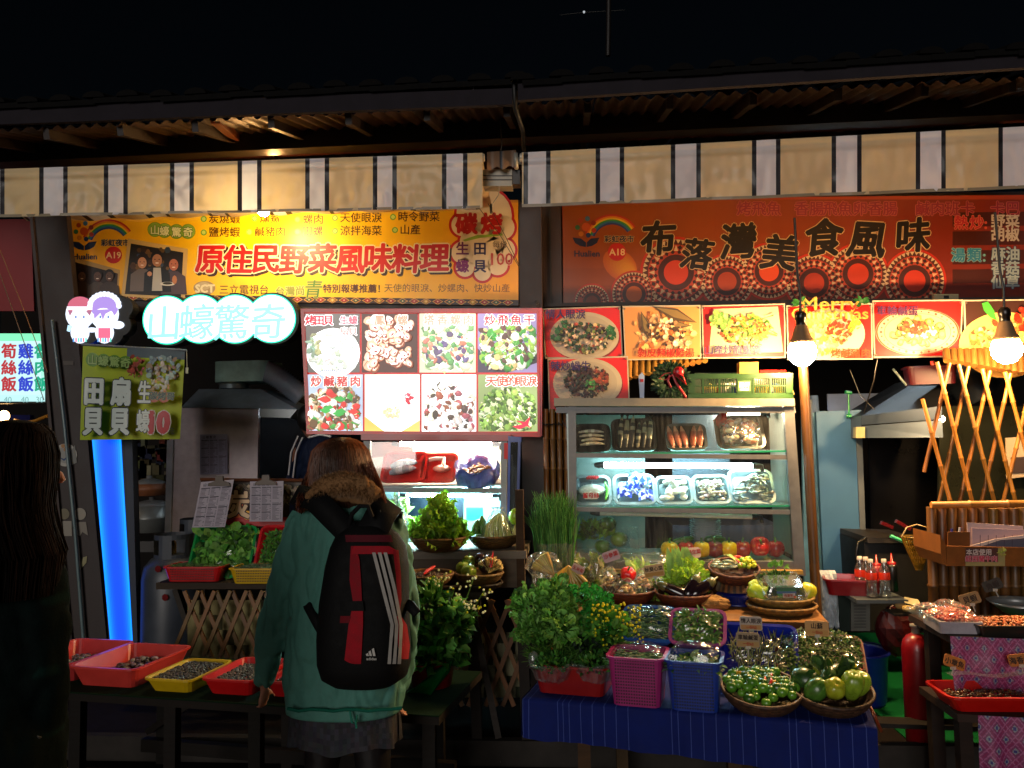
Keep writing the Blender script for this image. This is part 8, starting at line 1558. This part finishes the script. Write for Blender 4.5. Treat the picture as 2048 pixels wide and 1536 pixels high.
remesh(m,'coat',.0085,mat('green_coat_cloth',None,.8,ns=30,na=.18,bump=.3,bs=120),pw,5,(.0085,13),C('4a8478'))
m = MB(); m.tube([q_(575,1417,-.145+.0)]+[q_(575+i*23,1420+2*math.sin(i*2),-.148 - .012*math.sin(PI*i/10)) for i in range(1,10)]+[q_(804,1416,-.145)],.006,C('17604e'),6); m.tube([q_(700,1422,-.16),q_(704,1445,-.165),q_(712,1450,-.165),q_(714,1430,-.162)],.004,C('2a7a68'),5); m.tube([q_(711,1440,-.165),q_(713,1456,-.165)],.004,C('2a7a68'),5); m.build('hem_cord',mCloth,pw)
# fur-lined hood collar
m = MB(); ck = C('6a4c30')
pts = [(603,1008,-.04,.022),(624,990,-.08,.030),(652,972,-.105,.036),(690,965,-.115,.040),(726,972,-.105,.038),(750,990,-.085,.034),(768,1010,-.04,.024)]
m.tube([q_(a,b,c) for a,b,c,d in pts],[d for a,b,c,d in pts],(1,1,1),14); m.tube([q_(632,1000,-.06),q_(690,985,-.08),q_(746,1000,-.06)],[.03,.035,.03],(1,1,1),14)
hood = remesh(m,'hood_lining',.009,mCloth,pw,3,(.006,22),C('8a6644'))
m = MB()
for i in range(3600):
    t_ = U(0,1)*6; k0 = min(5,int(t_)); fr_ = t_ - k0; a,b = pts[k0],pts[k0+1]; px,py,dy,r_ = [a[j]+(b[j] - a[j])*fr_ for j in range(4)]; c = q_(px,py,dy); an = U(0,6.3); nd = V((U(-.3,.3),-abs(math.cos(an))*U(.3,1),math.sin(an))).normalized(); p = c+nd*r_*.97; e = p+(nd+V((U(-.6,.6),U(-.5,0),U(-.9,.3))))*U(.006,.013); s_ = V((.0012,0,.0005)); m.add([p - s_,p+s_,e],[(0,1,2)],rc(rch([C('9a7450'),C('a88058'),C('86623e')]),.15))
m.build('fur_trim',mHair,pw)
# hair
m = MB(); vs = []; HR = [(875,684,3,.01),(876,684,14,.04),(880,683,28,.065),(888,682,42,.085),(902,681,54,.105),(925,682,60,.115),(950,684,66,.12),(975,686,72,.12),(1000,688,76,.10),(1018,689,76,.08)]
n = 30
for i,(py,cx,hw,dp) in enumerate(HR):
    c = q_(cx,py,.03 - (.02 if i > 6 else 0)); h = hw*mpp(c)
    for j in range(n): a = 2*PI*j/n; vs.append(c+V((h*math.cos(a)*(1+.02*math.sin(a*11)),dp*math.sin(a)*(1+.03*math.sin(a*9)),0)))
m.add(vs,[(i*n+j,(i+1)*n+j,(i+1)*n+(j+1) % n,i*n+(j+1) % n) for i in range(len(HR) - 1) for j in range(n)]+[tuple(range(n))],C('452818'),True)
m.build('hair',mHair,pw)
m = MB()
for i in range(900):
    a = U(PI*1.0,PI*2.0) if i % 5 else U(0,2*PI); k1_ = 1.0+U(.0,.05); ps = []; lim = rch([8,9,10]); ph = U(0,6)
    for j,(py,cx,hw,dp) in enumerate(HR[:lim]):
        c = q_(cx,py,.03 - (.02 if j > 6 else 0)); h = hw*mpp(c); aa = a+.03*math.sin(j*.9+ph); ps.append(c+V((h*math.cos(aa)*k1_,dp*math.sin(aa)*k1_,0)))
    ps[0] = ps[0].lerp(q_(683,878,.03),.6); warm = abs(math.cos(a)) ** 2; c0 = tuple(x*(1 - warm)+y*warm for x,y in zip(C('4a2c1c'),C('8a4a22'))); m.tube(ps,.0016,rc(c0,.35),3,False)
for sg in (-1,1):
    for i in range(150): x0 = 683+sg*U(50,62); m.tube([q_(x0,920+U(0,20),U(-.04,.05)),q_(683+sg*U(66,80),965,U(-.06,.02)),q_(683+sg*U(74,92),1005+U(-10,22),U(-.12,-.06))],.0013,rc(C('7a3a18'),.3),3,False)
m.build('hair_strands',mHair,pw)
# skirt
m = MB()
def sk(u,v):
    a = 2*PI*u; c = q_(688,1400+80*v,0); h = (108+4*v)*mpp(c); pl = 1+.05*math.sin(a*11)*v+.03*noise.noise(V((a,v,3))); return c+V((h*math.cos(a)*pl,.135*math.sin(a)*pl,.008*math.sin(a*5)*v))
m.grid(sk,90,8,lambda u,v: rc(C('3a3a40'),.25)); m.build('skirt',mCloth,pw)
for sg,kx in ((-1,642),(1,748)):
    an = V((q_(kx,1690).x,YW_+.02,.0)); m = MB(); m.tube([an+V((0,0,.26)),an+V((0,0,.10)),an+V((0,.03,.06))],[.056,.050,.05],C('0c0c0e'),14); m.tube([an+V((0,-.04,.045)),an+V((0,.06,.045)),an+V((0,.17,.035))],[.045,.045,.032],C('0c0c0e'),12,True,.9); m.build('boot',mSteel,pw)
# backpack
YB = YW_ - .13
bp_ = thing('backpack','black backpack with red panels and three white stripes, worn on the green coat','backpack',q_(728,1366,-.2))
BR_ = [(1042,728,24.4,0.03),(1052,732,43.2,0.055),(1068,736,62.0,0.08),(1092,738,75.2,0.1),(1130,736,82.7,0.115),(1200,731,88.4,0.13),(1270,730,92.1,0.14),(1320,731,92.1,0.14),(1348,731,84.6,0.125),(1364,730,62.0,0.09),(1370,730,37.6,0.06)]
def bsurf(px,py,off=0):
    for i in range(len(BR_) - 1):
        if BR_[i][0] <= py <= BR_[i+1][0] or i == len(BR_) - 2: break
    t_ = min(1,max(0,(py - BR_[i][0])/(BR_[i+1][0] - BR_[i][0]))); cx,hw,dp = [BR_[i][j]+(BR_[i+1][j] - BR_[i][j])*t_ for j in (1,2,3)]
    u = max(-.999,min(.999,(px - cx)/hw)); return P(px,py,YB - dp*(1 - abs(u) ** 3.2) ** .45 - off)
m = MB(); vs = []; n = 44
for py,cx,hw,dp in BR_:
    c = P(cx,py,YB); h = hw*mpp(c)
    for j in range(n): a = 2*PI*j/n; ca,sa = math.cos(a),math.sin(a); x = math.copysign(abs(ca) ** .62,ca); y = math.copysign(abs(sa) ** .8,sa); vs.append(c+V((h*x,(dp if sa < 0 else .03)*y,0)))
k = len(BR_); m.add(vs,[(i*n+j,(i+1)*n+j,(i+1)*n+(j+1) % n,i*n+(j+1) % n) for i in range(k - 1) for j in range(n)]+[tuple(range(n)),tuple(range((k - 1)*n+n - 1,(k - 1)*n - 1,-1))],C('050506'),True)
mNy = mat('nylon_cloth',None,.75,ns=30,na=.3,bump=.3,bs=150,spec=.2)
m.build('bag',mNy,bp_)
def strip(rows,col,off=.006,name='panel',n=6,label=None):
    """rows of (y, x left, x right): a panel that follows the bag"""
    m = MB(); rr = []
    for (y0,a0,b0),(y1,a1,b1) in zip(rows,rows[1:]):
        kk = max(1,int((y1 - y0)/8))
        for i in range(kk): t_ = i/kk; rr.append((y0+(y1 - y0)*t_,a0+(a1 - a0)*t_,b0+(b1 - b0)*t_))
    rr.append(rows[-1]); vs = [bsurf(a+(b - a)*i/n,y,off) for y,a,b in rr for i in range(n+1)]
    m.add(vs,[(j*(n+1)+i,j*(n+1)+i+1,(j+1)*(n+1)+i+1,(j+1)*(n+1)+i) for j in range(len(rr) - 1) for i in range(n)],col,True)
    o = m.build(name,mNy,bp_); return tag(o,label)
RDp = C('8a0c1c'); RD2 = C('a01020')
strip([(1070,690,782),(1084,692,786)],C('5a1420'),.005,'band',12,'dark red band across the top pocket')
strip([(1092,708,778),(1100,704,792),(1108,704,797)],RD2,.006,'arch',12,'red arch above the stripes')
strip([(1092,702,712),(1120,700,719),(1160,699,722),(1205,706,724)],RDp,.005,'side_panel',5,'upper left red panel'); strip([(1100,786,797),(1150,792,802),(1200,795,803),(1220,794,800)],RDp,.006,'side_panel',4,'thin upper right red panel')
strip([(1222,703,726),(1250,697,726),(1328,688,722)],RD2,.005,'side_panel',6,'lower left red panel'); strip([(1232,790,802),(1250,793,814),(1290,796,820),(1318,801,817)],RD2,.006,'side_panel',5,'lower right red panel')
strip([(1202,680,726),(1222,680,728)],C('060607'),.009,'compression_strap',8); strip([(1232,655,702),(1246,655,698)],C('6a0c18'),.006,'pocket_edge',5)
for k,(x0,x1,x2,x3) in enumerate(((744,781,777,775),(755.5,790,787.5,785),(767,799,797,795))):
    strip([(1105,x0,x0+7),(1180,x0+19,x0+26),(1250,x1,x1+7),(1290,x2+1,x2+7),(1328,x3,x3+7)],C('a8a49e'),.008,'white_stripe',2)
lg = Print(lambda x,y,e: bsurf(x,y,.0075+e),.0003,0)
for k,(x0,h_) in enumerate(((735,5),(740,10),(746,15))): lg.poly([(x0 - 2+k,1312),(x0+3+k,1312),(x0+1.2+k - h_*.1,1311 - h_),(x0 - 3+k - h_*.1,1313.5 - h_)],C('b8b4ae'),1)
lg.text('adidas',743,1317.5,7.5,C('b8b4ae'),.03,l=1,sx=1.1); lg.build('logo_print',mPrint,bp_)
def strap(pts,wd,name,thick=.012):
    m = MB(); k = len(pts); vs = []
    ps = [q_(*p) for p in pts]
    for i,p in enumerate(ps):
        d = (ps[min(i+1,k - 1)] - ps[max(i - 1,0)]).normalized(); s_ = d.cross(V((0,-1,.25))).normalized()*wd[i]/2; nn = d.cross(s_).normalized()*thick
        if nn.y > 0: nn = -nn
        vs += [p - s_,p+s_,p+s_+nn,p - s_+nn]
    m.add(vs,[(i*4+j,i*4+(j+1) % 4,(i+1)*4+(j+1) % 4,(i+1)*4+j) for i in range(k - 1) for j in range(4)],C('09090b'),True); m.build(name,mNy,bp_)
strap([(592,1040,.02),(596,1012,-.04),(604,992,-.08),(632,1000,-.12),(662,1030,-.155),(696,1066,-.17),(716,1095,-.185)],[.05,.065,.08,.085,.085,.08,.07],'shoulder_strap')
strap([(790,1042,.02),(788,1020,-.04),(780,1010,-.09),(762,1030,-.145),(748,1060,-.17),(738,1085,-.17)],[.05,.07,.095,.105,.11,.09],'shoulder_strap')
strap([(612,1190,-.06),(618,1215,-.12),(638,1252,-.145),(658,1285,-.15)],[.03,.03,.03,.03],'lower_strap'); strap([(806,1205,-.10),(822,1212,-.16),(835,1228,-.17)],[.03,.035,.03],'side_strap')
m = MB(); m.tube([q_(698,1052,-.17),q_(704,1028,-.19),q_(720,1012,-.20),q_(736,1012,-.20),q_(744,1034,-.19)],.008,C('0b0b0d'),8); m.build('top_handle',mNy,bp_)
# ---- cook seen from behind in a dark shirt
YC = 5.45; pc = thing('person','cook in a dark shirt with two white sleeve stripes, back turned, behind the counter','person',V((P(640,900,YC).x,YC,.08)))
k_c = lambda px,py,dy=0: P(px,py,YC+dy)
m = MB(); hcc = k_c(622,842,.05); f_,u_,r_ = head(m,hcc,1.0,(.25,.9,-.35)); capsule(m,hcc+V((0,0,-.05)),.05,k_c(640,890),.06); capsule(m,k_c(645,915),.13,k_c(648,1050),.14,14); capsule(m,k_c(648,1060),.12,V((k_c(648,1060).x - .08,YC,.12)),.06,12); capsule(m,k_c(660,1060),.12,V((k_c(660,1060).x+.1,YC,.12)),.06,12)
capsule(m,k_c(600,905),.05,k_c(588,985,.08),.04); capsule(m,k_c(588,985,.08),.04,k_c(600,1030,.28),.028); capsule(m,k_c(690,905),.05,k_c(706,985,.08),.04); capsule(m,k_c(706,985,.08),.04,k_c(690,1020,.28),.028); hand(m,k_c(601,1030,.30),(.1,1,-.1),(0,.2,1),.9,.5); hand(m,k_c(689,1020,.30),(-.1,1,-.1),(0,.2,1),.9,.5)
remesh(m,'body',.011,mSkin,pc,4,None,lambda p: C('8a5a48') if p.z > .6 else C('101014')); eyes(hcc,1.0,f_,u_,r_,pc)
m = MB(); capsule(m,k_c(645,905),.145,k_c(648,1050),.15,16); capsule(m,k_c(612,898),.075,k_c(588,965,.05),.065); capsule(m,k_c(680,898),.075,k_c(704,965,.05),.065); remesh(m,'shirt',.011,mCloth,pc,5,(.006,14),C('0e1830'))
m = MB(); m.tube([k_c(596,872,-.09),k_c(582,905,-.075),k_c(577,950,-.04)],.006,C('a8a8b0'),5); m.tube([k_c(605,875,-.10),k_c(592,905,-.085),k_c(586,955,-.04)],.006,C('a8a8b0'),5); m.tube([k_c(617,875,-.10),k_c(640,869,-.11),k_c(662,873,-.10)],.008,C('a8a8b0'),6); m.build('white_piping',mCloth,pc)
m = MB(); m.ell(hcc+V((0,-.02,.02)),(.088,.105,.105),C('0c0a09'),nu=18,nv=12); m.build('hair',mHair,pc)
# ---- dark figure at the left edge
YD = 1.78; pd = thing('person','person with long dark hair and a dark checked coat at the left edge','person',V((P(10,1200,YD).x,YD,0)))
d_ = lambda px,py,dy=0: P(px,py,YD+dy)
m = MB(); hcd = d_(18,935,.03); f_,u_,r_ = head(m,hcd,1.02,(.75,.65,-.05)); capsule(m,hcd+V((0,0,-.08)),.05,d_(5,1080),.06); capsule(m,d_(-30,1160),.13,d_(-30,1440),.14,14); capsule(m,d_(-140,1120),.055,d_(60,1110),.055)
capsule(m,d_(60,1150),.05,d_(75,1330,-.02),.042); capsule(m,d_(75,1330,-.02),.040,d_(92,1440,.0),.028); capsule(m,d_(-140,1150),.05,d_(-160,1400),.04); hand(m,d_(95,1450,.0),(-.35,.1,-1),(-.6,-.8,0),.72,.7); hand(m,d_(-160,1420),(0,.1,-1),(.3,-.9,0),.85,.5)
for sx_ in (-.09,.07): capsule(m,d_(-30,1450)+V((sx_,0,0)),.09,V((d_(-30,1450).x+sx_,YD,.48)),.06,12); capsule(m,V((d_(-30,1450).x+sx_,YD,.48)),.058,V((d_(-30,1450).x+sx_,YD+.02,.1)),.038,12); capsule(m,V((d_(-30,1450).x+sx_,YD+.02,.08)),.036,V((d_(-30,1450).x+sx_,YD+.16,.035)),.03,10)
remesh(m,'body',.008,mSkin,pd,4,None,lambda p: C('a8705a') if p.z > .82 else C('08080b')); eyes(hcd,1.02,f_,u_,r_,pd)
m = MB(); vs = []; n = 30; CR_ = [(1058,5,50,.07),(1085,-10,95,.10),(1130,-30,128,.13),(1220,-32,140,.14),(1350,-30,146,.15),(1470,-28,152,.15),(1600,-28,150,.15)]
for py,cx,hw,dp in CR_:
    c = d_(cx,py); h = hw*mpp(c)
    for j in range(n): a = 2*PI*j/n; vs.append(c+V((h*math.cos(a),dp*math.sin(a),0)))
m.add(vs,[(i*n+j,(i+1)*n+j,(i+1)*n+(j+1) % n,i*n+(j+1) % n) for i in range(len(CR_) - 1) for j in range(n)]+[tuple(range(n)),tuple(range(len(CR_)*n - 1,(len(CR_) - 1)*n - 1,-1))],(1,1,1))
for a,b,ra,rb in (((62,1140,0),(82,1250,-.01),.075,.066),((82,1250,-.01),(86,1340,-.02),.066,.056),((86,1340,-.02),(94,1425,0),.056,.046),((-140,1140,0),(-165,1280,0),.07,.06),((-165,1280,0),(-162,1405,0),.06,.045)): capsule(m,d_(*a),ra,d_(*b),rb,14,3)
def plaid(p): return C('091412') if (int(p.x/.03+50) % 5 == 0) != (int(p.z/.03+.3) % 5 == 0) else (C('0b1413') if int(p.z/.015) % 10 else C('0e2420'))
remesh(m,'coat',.011,mat('dark_wool',None,.95,ns=40,na=.4,bump=.4,bs=150,spec=.05),pd,5,(.006,12),plaid)
m = MB(); vs = []; H2 = [(840,44,12,.03),(848,42,42,.07),(868,20,78,.10),(910,10,94,.12),(960,8,95,.12),(1005,8,90,.11),(1050,10,96,.11),(1110,22,104,.11),(1190,14,100,.10)]
for i,(py,cx,hw,dp) in enumerate(H2):
    c = d_(cx - 12,py,-.03); h = hw*mpp(c)
    for j in range(n): a = 2*PI*j/n; op = 1; vs.append(c+V((h*math.cos(a),dp*math.sin(a),0)))
m.add(vs,[(i*n+j,(i+1)*n+j,(i+1)*n+(j+1) % n,i*n+(j+1) % n) for i in range(len(H2) - 1) for j in range(n) if not (i > 1 and i < 6 and 2 < j < 9)]+[tuple(range(n))],C('0a0605'),True); m.build('hair',mDark,pd)
m = MB()
for i in range(700):
    a = U(-.9,1.0) if i % 2 else U(PI,2*PI); k1_ = 1+U(0,.04); ph = U(0,6); m.tube([d_(cx - 12,py,-.03)+V((hw*mpp(d_(cx,py))*math.cos(a+.10*math.sin(j*.7+ph))*(k1_+.03*math.sin(j*1.3+ph*3)),dp*math.sin(a)*k1_,0)) for j,(py,cx,hw,dp) in enumerate(H2[1:rch([7,8,9])])],.0014,rc(C('0c0705') if math.cos(a) < .6 else C('1c0f09'),.4),3,False)
m.build('hair_strands',mDark,pd)
m = MB(); m.tube([d_(78,1470,-.04),d_(62,1486,-.045)],.008,C('6a6a68'),8); m.build('keyring',mInox,label='small shiny thing held by the person at the left edge',cat='small object')
# lone far lamp glint and mast above the roof
m = MB(); m.tube([P(1216,112,9.0),P(1217,50,9.0),P(1218,-60,9.0)],.03,C('120907'),8); m.build('far_mast',mSteel,label='dim reddish mast rising above the roof right of the centre',cat='mast')
m = MB(); m.ell(P(1168,24,9.0),(.014,.014,.014),(1,1,1),nu=8,nv=6); m.build('far_light',emat('far_spark',.5,(.7,.75,.8)),label='tiny white point of light high above the roof',cat='light')
m = MB(); m.tube([P(1120,30,9.0),P(1168,25,9.0),P(1250,20,9.0)],.006,C('0c0a09'),4); m.build('far_wire',mSteel,label='dim overhead wire through the tiny point of light',cat='wire')
